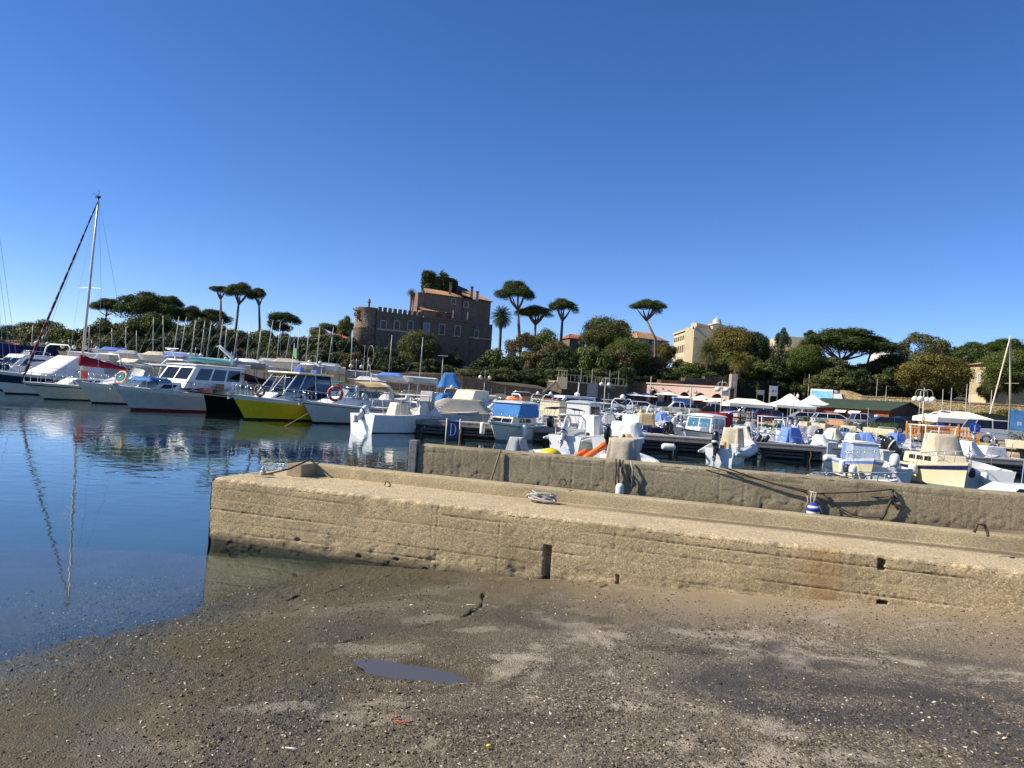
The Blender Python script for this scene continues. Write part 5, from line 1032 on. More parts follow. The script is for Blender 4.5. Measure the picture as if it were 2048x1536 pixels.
BARK = mat('bark', (.10, .07, .05), .95, var=.3, scale=3, bump=.03, bscale=6); PBARK = mat('pine_bark', (.20, .13, .095), .95, var=.35, scale=2, bump=.03, bscale=5)
def leaves(blobs, n, leaf, seed, up=0.0, asp=.6):
    rs = np.random.RandomState(seed); Vs = []
    for (c, r) in blobs:
        c = np.array(c); r = np.array(r, float); m = max(12, int(n*(r[0]*r[1]+r[0]*r[2]+r[1]*r[2])))
        d = rs.normal(size=(m, 3)); d[:, 2] += up; d /= np.linalg.norm(d, axis=1)[:, None]
        p = c+d*r*(.62+.30*rs.rand(m)+.42*rs.rand(m)**4)[:, None]
        nr = d/r; nr /= np.linalg.norm(nr, axis=1)[:, None]; nr = nr+rs.normal(size=(m, 3))*.55; nr /= np.linalg.norm(nr, axis=1)[:, None]
        a = np.cross(nr, rs.normal(size=(m, 3))); a /= np.linalg.norm(a, axis=1)[:, None]; b = np.cross(nr, a)
        s = leaf*(.55+.75*rs.rand(m))[:, None]; a = a*s; b = b*s*asp
        Vs.append(np.stack([p-a, p-b*1.1, p+a, p+b], 1).reshape(-1, 3))
    V = np.concatenate(Vs); return V, np.arange(len(V)).reshape(-1, 4)
def blobs_broad(seed, k=34):
    rs = np.random.RandomState(seed); out = []
    for i in range(k):
        d = rs.normal(size=3); d /= np.linalg.norm(d); d[2] = d[2]*.9+.1; q = .30+.10*rs.rand(); rr = .115+.075*rs.rand()
        out.append((d*q*np.array([1, 1, 1])+np.array([0, 0, .5]), (rr*1.15, rr*1.15, rr*.9)))
    return out
def blobs_pine(seed, k=30):
    rs = np.random.RandomState(seed); out = []
    for i in range(k):
        a = rs.rand()*6.283; q = .42*rs.rand()**.55; z = .62*(1-(q/.46)**2)+.12+.22*(rs.rand()-.5); rr = .09+.06*rs.rand()
        out.append(((q*math.cos(a), q*math.sin(a), z), (rr*1.25, rr*1.25, rr*1.5)))
    return out
def blobs_tall(seed, k=40):
    rs = np.random.RandomState(seed); out = []
    for i in range(k):
        z = rs.rand(); w = .40*(math.sin(math.pi*min(1, .12+z*.86))**.8); a = rs.rand()*6.283; rr = .07+.05*rs.rand()
        out.append(((w*math.cos(a), w*math.sin(a), .04+z*.92), (rr*1.2, rr*1.2, rr*1.7*.7)))
    return out
PROTO = {}
for i in range(4):
    PROTO['broad', i] = leaves(blobs_broad(10+i), 6400, .0185, 20+i, .2); PROTO['big', i] = leaves(blobs_broad(30+i, 70), 8000, .0135, 40+i, .2); PROTO['wood', i] = leaves(blobs_broad(90+i, 30), 2300, .031, 95+i, .2)
    PROTO['pine', i] = leaves(blobs_pine(50+i, 40), 9000, .016, 60+i, .5); PROTO['tall', i] = leaves(blobs_tall(70+i), 9000, .016, 80+i, .2)
PMESH = {}
def crown_mesh(kind, i, leafm):
    k = (kind, i % 4, leafm)
    if k not in PMESH:
        V, F = PROTO[kind, i % 4]; o = npmesh('crown', V, F, LEAF[leafm], smooth=False); PMESH[k] = o.data; bpy.data.objects.remove(o)
    return PMESH[k]
_tc = [0]
def tree(px, ytop, ybot, wpx, D, kind, leafm, label, basepx=None, name='tree', lean=0, group=None, trunk=True, forks=3, limb=1.0):
    _tc[0] += 1; i = _tc[0]; top = Q(px, ytop, D); bot = Q(px, ybot, D); c = (top+bot)/2; wid = wpx/FPX*D*1.08; hgt = top.z-bot.z
    bx = X(basepx, D, terr(c.x, D)) if basepx else c.x; gz = float(terr(bx, D))-.15
    r = empty(name, (bx, D, gz), 0, label, 'tree', group)
    o = bpy.data.objects.new('crown', crown_mesh(kind, i, leafm)); COL.objects.link(o); o.parent = r
    o.location = (c.x-bx, 0, bot.z-gz); o.scale = (wid*1.05, wid*1.0, hgt*1.03); o.rotation_euler = (0, 0, i*1.7)
    if trunk:
        b = MB(); base = Vector((0, 0, 0)); fork = Vector(((c.x-bx)*.72, 0, (bot.z-gz)*.90 if kind == 'pine' else (bot.z-gz)+.15*hgt)); L = max(fork.z, 1.0); r0 = max(.09, min(.42, L*.030+wid*.012))
        if fork.z < .6: fork.z = .6
        bend = Vector((lean*L*.12, 0, 0)); b.tube([base, base*.6+fork*.4+bend, base*.25+fork*.75+bend*.8, fork], [r0, r0*.8, r0*.68, r0*.55], 8)
        rd = random.Random(i); k = forks+3 if kind == 'pine' else 4
        for j in range(k):
            a = 2*math.pi*j/k+rd.random(); q = .30*wid*(.6+.6*rd.random()); tip = Vector((c.x-bx+q*math.cos(a), q*math.sin(a), bot.z-gz+hgt*(.30+.3*rd.random()) if kind == 'pine' else bot.z-gz+hgt*.55)); mid = fork*.5+tip*.5+Vector((0, 0, -.06*hgt))
            b.tube([fork, mid, tip], [r0*.42*limb, r0*.3*limb, r0*.1], 5)
        b.build('trunk', PBARK if kind == 'pine' else BARK, r, smooth=True)
    return r
def wood(name, items, label):
    """a thicket that reads as one mass: many crowns in one mesh"""
    Vs = []; Fs = []; o = 0; mi = []; ms = []
    for i, (px, yt, yb, wpx, D, kind, lm) in enumerate(items):
        V, F = PROTO['wood', i % 4]; top = Q(px, yt, D); bot = Q(px, yb, D); wid = wpx/FPX*D*1.1; a = i*2.1; ca, sa = math.cos(a), math.sin(a)
        P_ = np.stack([(V[:, 0]*ca-V[:, 1]*sa)*wid+top.x, (V[:, 0]*sa+V[:, 1]*ca)*wid+D, V[:, 2]*(top.z-bot.z)+bot.z], 1); Vs.append(P_); Fs.append(F+o); o += len(V)
        if lm not in ms: ms.append(lm)
        mi.append(np.full(len(F), ms.index(lm)))
    ob = npmesh(name, np.concatenate(Vs), np.concatenate(Fs), [LEAF[m] for m in ms], smooth=False, midx=np.concatenate(mi)); tag(ob, label, None, kind='stuff')
def palm(px, ytop, ybot, wpx, D, label, basepx=None, seed=0, skirt=1.0, n=64, lm='olive'):
    top = Q(px, ytop, D); bot = Q(px, ybot, D); rad = wpx/FPX*D/2*1.05; hub = (top+bot)/2; hub.z = top.z-(top.z-bot.z)*.42
    gz = float(terr(hub.x, D))-.1; r = empty('palm_tree', (hub.x, D, gz), 0, label, 'palm'); H = hub.z-gz; b = MB()
    tr = min(.035*H+.1, .24 if wpx < 30 else .38); b.tube([(0, 0, 0), (.05, 0, H*.4), (-.03, 0, H*.75), (0, 0, H)], [tr, tr*.75, tr*.75, tr*1.2], 9); b.build('trunk', BARK, r, smooth=True)
    rd = random.Random(seed); V = []; F = []
    for k in range(n):
        az = k*2.399963; el = 1.35-2.0*skirt*(k/n)**1.0+.2*rd.random(); L = rad*(1.05+.2*rd.random()); p = Vector((0, 0, 0)); d = Vector((math.cos(az)*math.cos(el), math.sin(az)*math.cos(el), math.sin(el))); side = Vector((-math.sin(az), math.cos(az), 0)); m = 13; prev = None
        for j in range(m):
            t = j/(m-1); w = rad*.30*math.sin(math.pi*min(1, .1+t*.85))**.7
            q = [p-side*w-Vector((0, 0, w*.45))+d*w*.5, p, p+side*w-Vector((0, 0, w*.45))+d*w*.5]
            if prev and j % 1 == 0:
                o = len(V); V += [prev[1], prev[1]+(q[1]-prev[1])*.55, q[0], q[2]]; F += [(o, o+1, o+2, o+2), (o, o+3, o+1, o+1)]
            prev = q; p = p+d*(L/m); d = (d+Vector((0, 0, -.085*(1+1.1*t)))).normalized()
    me = MB(); me.v = [(v.x, v.y, v.z+H) for v in V]; me.f = [f[:3] for f in F]; me.m = [0]*len(F); me.build('crown', LEAF[lm], r)
    return r

# --- single trees one can pick out, left to right
tree(32, 652, 700, 74, 150, 'broad', 'dark', 'dark rounded tree at the far left edge of the wood')
tree(90, 640, 700, 86, 146, 'broad', 'olive', 'olive tree behind the red furled genoa', basepx=95)
tree(215, 597, 626, 62, 165, 'pine', 'pine', 'small umbrella pine right of the tall yacht mast', basepx=206)
tree(292, 584, 640, 112, 162, 'pine', 'pine', 'broad umbrella pine, highest of the clump on the left hill', basepx=290, forks=5)
tree(338, 590, 622, 56, 168, 'pine', 'pine', 'umbrella pine leaning out right of the high clump', basepx=318, lean=1)
tree(378, 612, 650, 66, 165, 'pine', 'dark', 'low dark umbrella pine right of the high clump')
tree(424, 619, 652, 80, 170, 'pine', 'dark', 'dark flat pine below the thin forked pine')
tree(312, 622, 690, 60, 140, 'broad', 'green', 'bright green young pine below the high clump')
tree(439, 571, 586, 40, 158, 'pine', 'pine', 'thin forked umbrella pine with bare trunk, leftmost of the tall three', basepx=443, forks=1, limb=1.4)
tree(481, 565, 598, 62, 158, 'pine', 'pine', 'dense umbrella pine in the middle of the tall three', basepx=466, forks=4, limb=1.4)
tree(516, 576, 600, 36, 158, 'pine', 'pine', 'narrow umbrella pine on the right of the tall three', basepx=521, forks=2, limb=1.4)
tree(567, 622, 668, 66, 155, 'broad', 'dark', 'round dark tree standing alone right of the tall pines')
tree(655, 648, 690, 60, 175, 'broad', 'olive', 'olive tree behind the red-roofed garden house')
tree(692, 632, 690, 36, 172, 'broad', 'green', 'green tree touching the castle round tower')
tree(838, 664, 742, 76, 142, 'big', 'olive', 'leafy tree in front of the castle main block')
tree(762, 690, 748, 70, 144, 'broad', 'dark', 'dark tree at the foot of the castle curtain wall')
tree(716, 690, 752, 44, 142, 'broad', 'brown', 'brownish bare-looking tree in front of the round tower')
tree(905, 706, 752, 40, 143, 'broad', 'dark', 'dark bush below the castle right corner')
palm(823, 574, 606, 22, 172, 'thin palm rising behind the castle curtain wall', seed=3, skirt=.8, n=40)
palm(1003, 611, 664, 46, 150, 'large dark palm right of the castle', seed=4, skirt=1.25, n=110, lm='dark')
tree(1032, 562, 606, 74, 152, 'pine', 'pine', 'tallest umbrella pine, just right of the castle', basepx=1043, forks=4, limb=1.3)
tree(1072, 611, 638, 74, 156, 'pine', 'green', 'low umbrella pine with twisted trunks between two taller pines', basepx=1066, forks=6, limb=1.8)
tree(1127, 596, 628, 56, 152, 'pine', 'pine', 'compact umbrella pine on the right of the castle pines', basepx=1116, forks=4, limb=1.4)
tree(1042, 660, 750, 66, 138, 'tall', 'brown', 'tall brownish thin-leaved tree below the tallest pine')
tree(1086, 662, 730, 66, 146, 'broad', 'green', 'green tree below the twisted pine')
tree(1110, 682, 748, 56, 134, 'big', 'brown', 'round brown-leaved tree above the stone wall')
tree(1180, 690, 752, 46, 136, 'tall', 'olive', 'upright olive tree right of the round brown one')
tree(1214, 636, 720, 100, 150, 'big', 'olive', 'large spreading tree left of the lone leaning pine')
tree(1243, 641, 655, 24, 152, 'pine', 'pine', 'small flat pine head above the spreading tree')
tree(1252, 676, 744, 88, 140, 'big', 'green', 'bright green rounded pine below the lone leaning pine')
tree(1298, 599, 626, 70, 160, 'pine', 'pine', 'lone umbrella pine with bent trunk beside the tiled house', basepx=1277, lean=1.6, forks=3, limb=1.5)
tree(1332, 686, 728, 40, 160, 'broad', 'gold', 'yellowish tree between the tiled house and the cream building')
palm(1416, 680, 742, 50, 138, 'dark palm in front of the cream building', seed=6, skirt=1.05, n=84)
palm(1480, 707, 750, 52, 136, 'paler palm right of the dark one', seed=7, skirt=1.0, n=70, lm='gold')
tree(1466, 656, 742, 92, 148, 'big', 'gold', 'golden plane tree right of the bell tower')
tree(1510, 664, 745, 60, 146, 'big', 'dark', 'dark tree right of the golden plane tree')
tree(1563, 660, 745, 38, 142, 'tall', 'dark', 'ragged dark conifer in front of the flat-roofed building')
tree(1621, 660, 690, 30, 165, 'broad', 'dark', 'small dark conifer top left of the great pine')
tree(1690, 658, 712, 176, 142, 'pine', 'pine', 'great wide umbrella pine right of centre', basepx=1660, forks=7, limb=1.3)
tree(1748, 672, 702, 74, 146, 'pine', 'pine', 'flat umbrella pine at the right of the great pine', basepx=1718, forks=3)
tree(1612, 690, 752, 70, 138, 'big', 'green', 'light green pine under the left side of the great pine')
tree(1848, 661, 740, 88, 142, 'tall', 'olive', 'big poplar-shaped tree on the right')
tree(1868, 712, 796, 118, 116, 'big', 'gold', 'broad golden tree above the right stone wall')
tree(1945, 684, 726, 76, 165, 'pine', 'pine', 'umbrella pine behind the square yellow house')
tree(2010, 676, 720, 90, 160, 'pine', 'pine', 'umbrella pine at the upper right edge')
tree(2018, 702, 796, 92, 118, 'big', 'green', 'leafy tree hiding the right half of the yellow house')
tree(1978, 762, 806, 40, 112, 'broad', 'olive', 'shrubby tree with pale stems beside the yellow house')

# --- thickets
rd = random.Random(7); it = []
for px in range(-420, 720, 22):
    t = 648 if px < 180 else (636 if px < 440 else 660)
    it.append((px+rd.randint(-6, 6), t+rd.randint(-4, 16), t+80, 60+rd.randint(-8, 16), 138+rd.random()*6, 'broad', rd.choice(['dark', 'olive', 'dark', 'green', 'olive'])))
    it.append((px+rd.randint(-9, 9), t+34+rd.randint(-6, 10)+(6 if px > 400 else 0), t+96, 52+rd.randint(-8, 16), 124+rd.random()*5, 'broad', rd.choice(['dark', 'olive', 'brown', 'dark'])))
wood('left_hill_wood', it, 'dense dark green wood covering the left hillside')
it = []
for px in range(700, 1000, 20): it.append((px, 704+rd.randint(0, 22) if px < 880 else 726+rd.randint(0, 14), 764, 46+rd.randint(-8, 14), 128+rd.random()*6, 'broad', rd.choice(['dark', 'dark', 'olive'])))
for px in range(975, 1460, 19):
    t = 706 if px < 1330 else 728
    it.append((px, t+rd.randint(-12, 14), 776, 50+rd.randint(-8, 20), (128 if px < 1250 else 139)+rd.random()*5, 'broad', rd.choice(['dark', 'olive', 'brown', 'dark', 'green'])))
    it.append((px+9, 740+rd.randint(-8, 6), 776 if px < 1250 else 772, 44+rd.randint(-8, 14), (122 if px < 1250 else 137)+rd.random()*3, 'broad', rd.choice(['dark', 'dark', 'olive'])))
wood('castle_hill_shrubbery', it, 'dark shrubbery below the castle and above the stone walls')
it = []
for px in range(1440, 1830, 20):
    it.append((px, 716+rd.randint(-12, 14), 772, 54+rd.randint(-8, 20), 139+rd.random()*5, 'broad', rd.choice(['dark', 'olive', 'dark', 'green'])))
    if px > 1620: it.append((px, 742+rd.randint(-8, 12), 795, 50+rd.randint(-8, 20), 124+rd.random()*5, 'broad', rd.choice(['olive', 'olive', 'dark'])))
for px in range(1790, 2760, 20): it.append((px, 722+rd.randint(-12, 20) if px > 1900 else 740+rd.randint(-10, 10), 806, 56+rd.randint(-8, 20), 130+rd.random()*10, 'broad', rd.choice(['dark', 'olive', 'green', 'dark'])))
for px in range(1860, 2760, 24): it.append((px, 700+rd.randint(-8, 10), 760, 60, 158+rd.random()*6, 'broad', rd.choice(['dark', 'pine'])))
wood('right_hill_shrubbery', it, 'mixed green shrubbery on the right hillside')
it = []
for px in range(1858, 2120, 13): it.append((px, 818+rd.randint(-6, 4)+(px-1858)*.03, 842+(px-1858)*.05, 26+rd.randint(-6, 10), 96+rd.random()*3, 'broad', rd.choice(['olive', 'green', 'gold', 'olive'])))
wood('quay_verge_shrubs', it, 'low scrubby verge at the foot of the yellow stone wall')
# =================================================================== buildings
def m_plaster(name, c1, c2, stain=.5, sc=.5, bump=.03):
    t = NT(name); p = t.pos(); base = t.mix(t.noise(p, sc, 6, .7), c1, c2); base = t.mix(t.math('MULTIPLY', t.ramp(t.noise(p, sc*2.6, 6, .75, .6), [(.45, 0), (.75, 1)]), stain), base, tuple(c*.45 for c in c1))
    st = t.n('ShaderNodeMapping'); st.inputs['Scale'].default_value = (1, 1, .12); t.l(p, st.inputs[0]); base = t.mix(t.math('MULTIPLY', t.ramp(t.noise(st.outputs[0], 1.6, 4), [(.5, 0), (.8, 1)]), stain*.6), base, tuple(c*.5 for c in c1))
    return t.end(t.bsdf(base, .92, 0, .2, t.bump(t.noise(p, 4, 5, .7), bump, .8)))
def m_rubble(name, c1, c2, mortar, sc=2.2):
    t = NT(name); p = t.pos(); v = t.n('ShaderNodeTexVoronoi'); v.inputs['Scale'].default_value = sc; mp = t.n('ShaderNodeMapping'); mp.inputs['Scale'].default_value = (1, 1, 1.7); t.l(p, mp.inputs[0]); t.l(mp.outputs[0], v.inputs['Vector'])
    sp = t.n('ShaderNodeSeparateColor'); t.l(v.outputs['Color'], sp.inputs[0]); d = t.n('ShaderNodeTexVoronoi', feature='DISTANCE_TO_EDGE'); d.inputs['Scale'].default_value = sc; t.l(mp.outputs[0], d.inputs['Vector'])
    st = t.mix(sp.outputs[0], c1, c2); st = t.mix(t.ramp(t.noise(p, .4, 5, .7), [(.45, 0), (.7, .6)]), st, tuple(c*.5 for c in c1)); c = t.mix(t.ramp(d.outputs['Distance'], [(.03, 1), (.10, 0)]), st, mortar)
    return t.end(t.bsdf(c, .95, 0, .2, t.bump(t.ramp(d.outputs['Distance'], [(0, 0), (.12, 1)]), .06, 1)))
CASTLE = m_plaster('castle_plaster', (.135, .108, .08), (.22, .18, .138), .7, .35); CASTLE2 = m_plaster('palazzo_plaster', (.18, .13, .10), (.25, .18, .145), .5, .4); TOWERM = m_rubble('tower_stone', (.22, .17, .125), (.36, .29, .22), (.16, .125, .095), 1.6)
PALE = m_plaster('pale_plaster', (.50, .42, .27), (.58, .50, .34), .18, .4, .01); PINKW = m_plaster('pink_plaster', (.66, .47, .38), (.72, .55, .46), .15, .6, .01); YELW = m_plaster('yellow_plaster', (.42, .33, .19), (.50, .40, .25), .4, .5); GREYP = m_plaster('grey_plaster', (.40, .34, .26), (.48, .41, .32), .35, .4)
STONEW = m_rubble('brown_stone_wall', (.11, .085, .062), (.21, .165, .12), (.13, .105, .08), 2.6); YSTONE = m_rubble('yellow_stone_wall', (.34, .25, .12), (.55, .42, .23), (.25, .19, .11), 2.4)
TILE = mat('roof_tile', (.34, .20, .105), .9, var=.35, scale=1.4, fine=.3); TILER = mat('roof_tile_red', (.30, .085, .045), .9, var=.3, scale=1.4, fine=.3); FRAMEW = mat('window_stone', (.46, .40, .33), .9, var=.15); SHUT = mat('green_shutter', (.07, .10, .09), .7, var=.2); SHUTB = mat('blue_shutter', (.16, .24, .34), .7, var=.2); DARKWIN = mat('window_dark', (.014, .015, .018), .15, var=.2); DOMEM = mat('dome_lead', (.52, .52, .54), .45, .2, .1); WOODR = mat('red_timber', (.26, .065, .025), .8, var=.3, scale=3); WOODO = mat('orange_timber', (.55, .24, .055), .75, var=.25, scale=4); GROOF = mat('green_roof_felt', (.03, .052, .03), .9, var=.2, scale=1); TENT = mat('tent_white', (.80, .79, .76), .85, var=.05, scale=1); TENTC = mat('tent_cream', (.80, .76, .62), .85, var=.06, scale=1); IRON = mat('painted_iron', (.35, .34, .31), .5, .3, .15); GLOBE = mat('globe_glass', (.62, .60, .55), .15, var=.1, spec=.6)
def frame2(p0, p1):
    d = Vector((p1.x-p0.x, p1.y-p0.y, 0)); L = d.length; d.normalize(); return d, Vector((d.y, -d.x, 0)), L      # along, outward (towards camera side)
def slab(name, root, p0, p1, depth, z0, z1, m, bevel=0):
    d, n, L = frame2(p0, p1); a, c = Vector((p0.x, p0.y, 0)), Vector((p1.x, p1.y, 0)); o = root.location
    q = [a, c, c-n*depth, a-n*depth]; b = MB(); b.hexa([(v.x-o.x, v.y-o.y, z0-o.z) for v in q], [(v.x-o.x, v.y-o.y, z1-o.z) for v in q]); return b.build(name, m, root, bevel=bevel)
def window(root, p, d, n, w, h, fm=None, pm=None, fr=.16, sill=True, depth=.12):
    """stone surround with a recessed shutter or pane; p is the centre on the wall face"""
    fm = fm or FRAMEW; o = root.location; ang = math.atan2(d.y, d.x); b = MB(); c = Vector(p)-o
    for sx in (-1, 1): v = c+d*(sx*(w/2+fr/2))+n*.04; b.box(v, (fr, depth+.08, h+2*fr), ang)
    v = c+n*.04+Vector((0, 0, h/2+fr/2)); b.box(v, (w, depth+.08, fr), ang)
    if sill: v = c+n*.08-Vector((0, 0, h/2+fr/2)); b.box(v, (w+fr*2.6, depth+.16, fr), ang)
    wo = b.build('window', fm, root); g = MB(); g.box(c+n*.025, (w, .05, h), ang); g.build('shutter' if pm in (SHUT, SHUTB) else 'pane', pm or DARKWIN, wo)
def tiled(name, root, quad, m=None, n=18, amp=.07, rows=2):
    """roof slope of barrel tiles: quad = eave left, eave right, ridge right, ridge left"""
    e0, e1, r1, r0 = [Vector(q)-root.location for q in quad]; nn = (e1-e0).cross(r0-e0).normalized(); g = []
    for i in range(rows+1):
        a = e0+(r0-e0)*(i/rows); c = e1+(r1-e1)*(i/rows); g.append([tuple(a+(c-a)*(j/(n*4))+nn*(amp*(.5+.5*math.cos(j*math.pi/2)))) for j in range(n*4+1)])
    b = MB(); b.grid(g); b.poly([tuple(e0-nn*.06), tuple(r0-nn*.06), tuple(r1-nn*.06), tuple(e1-nn*.06)]); return b.build(name, m or TILE, root)
def hiproof(root, corners, z, h, ov=.5, m=None, n=14, ridge=.4):
    c = [Vector((v[0], v[1], 0)) for v in corners]; ctr = sum(c, Vector())/4; o = [ctr+(v-ctr)*(1+ov/((v-ctr).length)) for v in c]
    a, b_ = (o[0]+o[3])/2, (o[1]+o[2])/2; ra = a+(b_-a)*(.5-ridge/2); rb = a+(b_-a)*(.5+ridge/2); e = [Vector((v.x, v.y, z)) for v in o]; ra.z = rb.z = z+h
    tiled('roof_slope', root, (e[0], e[1], rb, ra), m, n); tiled('roof_slope', root, (e[2], e[3], ra, rb), m, n); tiled('roof_slope', root, (e[1], e[2], rb, rb), m, n//2); tiled('roof_slope', root, (e[3], e[0], ra, ra), m, n//2)
def zq(px, py, D): return Q(px, py, D).z

# ---------------- castle
def castle():
    o = PD(840, 164, 4); root = empty('castle', o, 0, 'old brown castle with round tower, battlements and ivy-clad keep', 'castle')
    A, B, C, E = PD(752, 157, 12), PD(841, 162.2, 12), PD(936, 167, 12), PD(982, 170.5, 12)
    zA = zq(795, 626, 159); zB = zq(890, 640, 164.6); zC = zq(958, 646, 168.5)
    slab('curtain_wall', root, A, B, 5, 2, zA, CASTLE); d, n, L = frame2(A, B)
    k = int(L/1.05)
    for i in range(k):
        p = A+d*((i+.5)*L/k); b = MB(); b.box(Vector((p.x, p.y, zA+.42))-n*.35-o, (.66, .5, .9), math.atan2(d.y, d.x)); b.build('merlon', CASTLE, root)
    slab('string_course', root, A+n*.12, B+n*.12, .3, zq(795, 663, 159), zq(795, 661, 159)+.1, FRAMEW)
    for px in (769, 793, 818): 
        t = (X(px, 159.5, 14)-A.x)/d.x; p = A+d*t; window(root, (p.x, p.y, zq(px, 651, p.y)), d, n, 1.05, 1.75, FRAMEW, SHUT)
    p = A+d*(L*.35); window(root, (p.x, p.y, zq(775, 683, p.y)), d, n, 1.5, 1.6, CASTLE2, DARKWIN)
    B2 = B+n*.5; C2 = C+n*.3; slab('main_block', root, B2, C2, 9, 2, zB, CASTLE); d, n, L = frame2(B2, C2); slab('cornice', root, B2+n*.25, C2+n*.25, .6, zB-.05, zB+.3, CASTLE2)
    for px, hh, m in ((854, 2.0, SHUTB), (883, 2.1, SHUT), (913, 2.1, SHUT)):
        t = (X(px, 164, 14)-B2.x)/d.x; p = B2+d*t; window(root, (p.x, p.y, zq(px, 659+(px-883)*.1, p.y)), d, n, 1.15, hh, FRAMEW, m)
    for px in (876, 910): t = (X(px, 164, 9)-B2.x)/d.x; p = B2+d*t; window(root, (p.x, p.y, zq(px, 697, p.y)), d, n, .6, .9, CASTLE, DARKWIN, .1)
    slab('right_block', root, C+Vector((0, .4, 0)), E, 8, 2, zC, CASTLE); d, n, L = frame2(C, E); p = C+d*(L*.30)+n*.02; window(root, (p.x, p.y+.3, zq(941, 668, p.y)), d, n, .95, 1.7, FRAMEW, SHUT); slab('string_course', root, C+n*.2+Vector((0, .4, 0)), E+n*.2, .3, zq(958, 677, 168), zq(958, 676, 168)+.12, FRAMEW)
    # round tower
    ct = PD(733, 159, 14); R0 = 25*157/FPX; zt = zq(733, 614, 157); zr = zq(733, 655, 157); b = MB(); b.lathe([(R0*1.22, 2-o.z), (R0*1.02, zr-.15-o.z), (R0*1.06, zr-o.z), (R0*1.0, zr+.2-o.z), (R0*.98, zt-.2-o.z), (R0*1.0, zt-o.z), (R0*.8, zt-o.z), (R0*.8, zt-1-o.z)], 36, (ct.x-o.x, ct.y-o.y, 0)); b.build('round_tower', TOWERM, root, smooth=True)
    b = MB(); q = Q(738, 612, 159)-o; b.lathe([(.22, -.6), (.22, .6), (.40, .8), (.26, 1.0), (.26, 1.3), (.05, 1.6)], 10, q); b.build('chimney', CASTLE2, root)
    V, F = leaves([(((ct.x-o.x)-R0*.35+.8*math.sin(k*2.1), ct.y-o.y-R0*.8, zt-o.z-.8-.55*(k % 4)), (1.0, .45, .7)) for k in range(9)], 34, .18, 5); npmesh('tower_ivy', V, F, LEAF['olive'], root, False)
    # palazzo
    U0, U1, U2 = PD(834, 170, 20), PD(922, 175.5, 20), PD(980, 178, 20); z1, z2 = zq(880, 589, 172), zq(950, 598, 176.5); zb = zB-2
    slab('palazzo_left', root, U0, U1, 3, zb, z1, CASTLE2); slab('palazzo_right', root, U1+Vector((0, .6, 0)), U2, 8, zb, z2, CASTLE); d, n, L = frame2(U0, U1); d2, n2, L2 = frame2(U1, U2)
    p = U0+d*(L*.80); window(root, (p.x, p.y, zq(905, 603, p.y)), d, n, .95, 1.05, FRAMEW, DARKWIN)
    for t in (.14, .72): p = U1+d2*(L2*t)+Vector((0, .6, 0)); window(root, (p.x, p.y, zq(928 if t < .5 else 960, 609 if t < .5 else 611, p.y)), d2, n2, .95, 1.05, FRAMEW, DARKWIN)
    def up(v, z): return Vector((v.x, v.y, z))
    tiled('roof_slope', root, (up(U0+n*.5+d*1.4, z1), up(U1+n*.5+d*.2, z1), up(U1-n*3.4-d*1.6, z1+1.4), up(U0-n*3.4+d*2.6, z1+1.5)), TILE, 26); tiled('roof_slope', root, (up(U1+n*.5+d*.2, z1), up(U1-n*8, z1), up(U1-n*3.4-d*1.6, z1+1.4), up(U1-n*3.4-d*1.6, z1+1.4)), TILE, 10)
    tiled('roof_slope', root, (up(U1+n2*.5, z2+.4), up(U2+n2*.5+d2*.4, z2-.25), up(U2-n2*3.5-d2*2.6, z2+1.7), up(U1-n2*3.5+d2*.6, z2+2.3)), TILE, 20); tiled('roof_slope', root, (up(U2+n2*.5+d2*.4, z2-.25), up(U2-n2*8+d2*.4, z2-.25), up(U2-n2*3.5-d2*2.6, z2+1.7), up(U2-n2*3.5-d2*2.6, z2+1.7)), TILE, 8)
    b = MB(); b.hexa([up(U1-n2*3.5-d2*.5, zb)-o, up(U2-n2*4-d2*3.2, zb)-o, up(U2-n2*6-d2*4.2, zb)-o, up(U1-n2*6+d2*.2, zb)-o], [up(U1-n2*3.5-d2*.5, z2+2.2)-o, up(U2-n2*4-d2*3.2, z2+1.6)-o, up(U2-n2*6-d2*4.2, z2+2.9)-o, up(U1-n2*6+d2*.2, z2+3.6)-o]); b.build('dark_roof', mat('slate', (.05, .05, .055), .8), root)
    lw0 = U0+n*1.9+d*.2; lw1 = U0+n*1.9+d*(L*.74); zl = zq(868, 640, 169); slab('loggia', root, lw0, lw1, 2.2, zb, zq(868, 622, 169), CASTLE2); tiled('loggia_roof', root, (up(lw0+n*.4, zq(868, 622, 169)), up(lw1+n*.4+d*.4, zq(868, 622, 169)), up(lw1-n*1.9, zq(868, 616, 169)+.25), up(lw0-n*1.9, zq(868, 616, 169)+.25)), TILE, 18)
    for t in (.55, .85): p = lw0+d*((lw1-lw0).length*t); window(root, (p.x, p.y, zq(868, 629, 169)), d, n, 1.3, .9, CASTLE2, mat('loggia_red', (.16, .04, .03), .9), .1, False)
    ec = MB(); ec.box(up(U0-n*.5+d*.7, zq(842, 600, 170))-o, (1.6, 1.6, 3.2), math.atan2(d.y, d.x)); ec.build('corner_turret', CASTLE2, root, bevel=.1)
    for px, py, h in ((901, 575, 1.9), (944, 579, 1.0), (955, 588, .9)):
        q = Q(px, py, 175)-o; b = MB(); b.box(q+Vector((0, 0, -.6)), (.55, .55, h+1.2)); b.box(q+Vector((0, 0, h*.5+.1)), (.75, .75, .18)); b.build('chimney', CASTLE2, root)
    for px, py in ((906, 628), (935, 632), (842, 620)): q = Q(px, py, 166)-o; b = MB(); b.box(q, (.22, .22, 1.6)); b.build('terrace_post', FRAMEW, root)
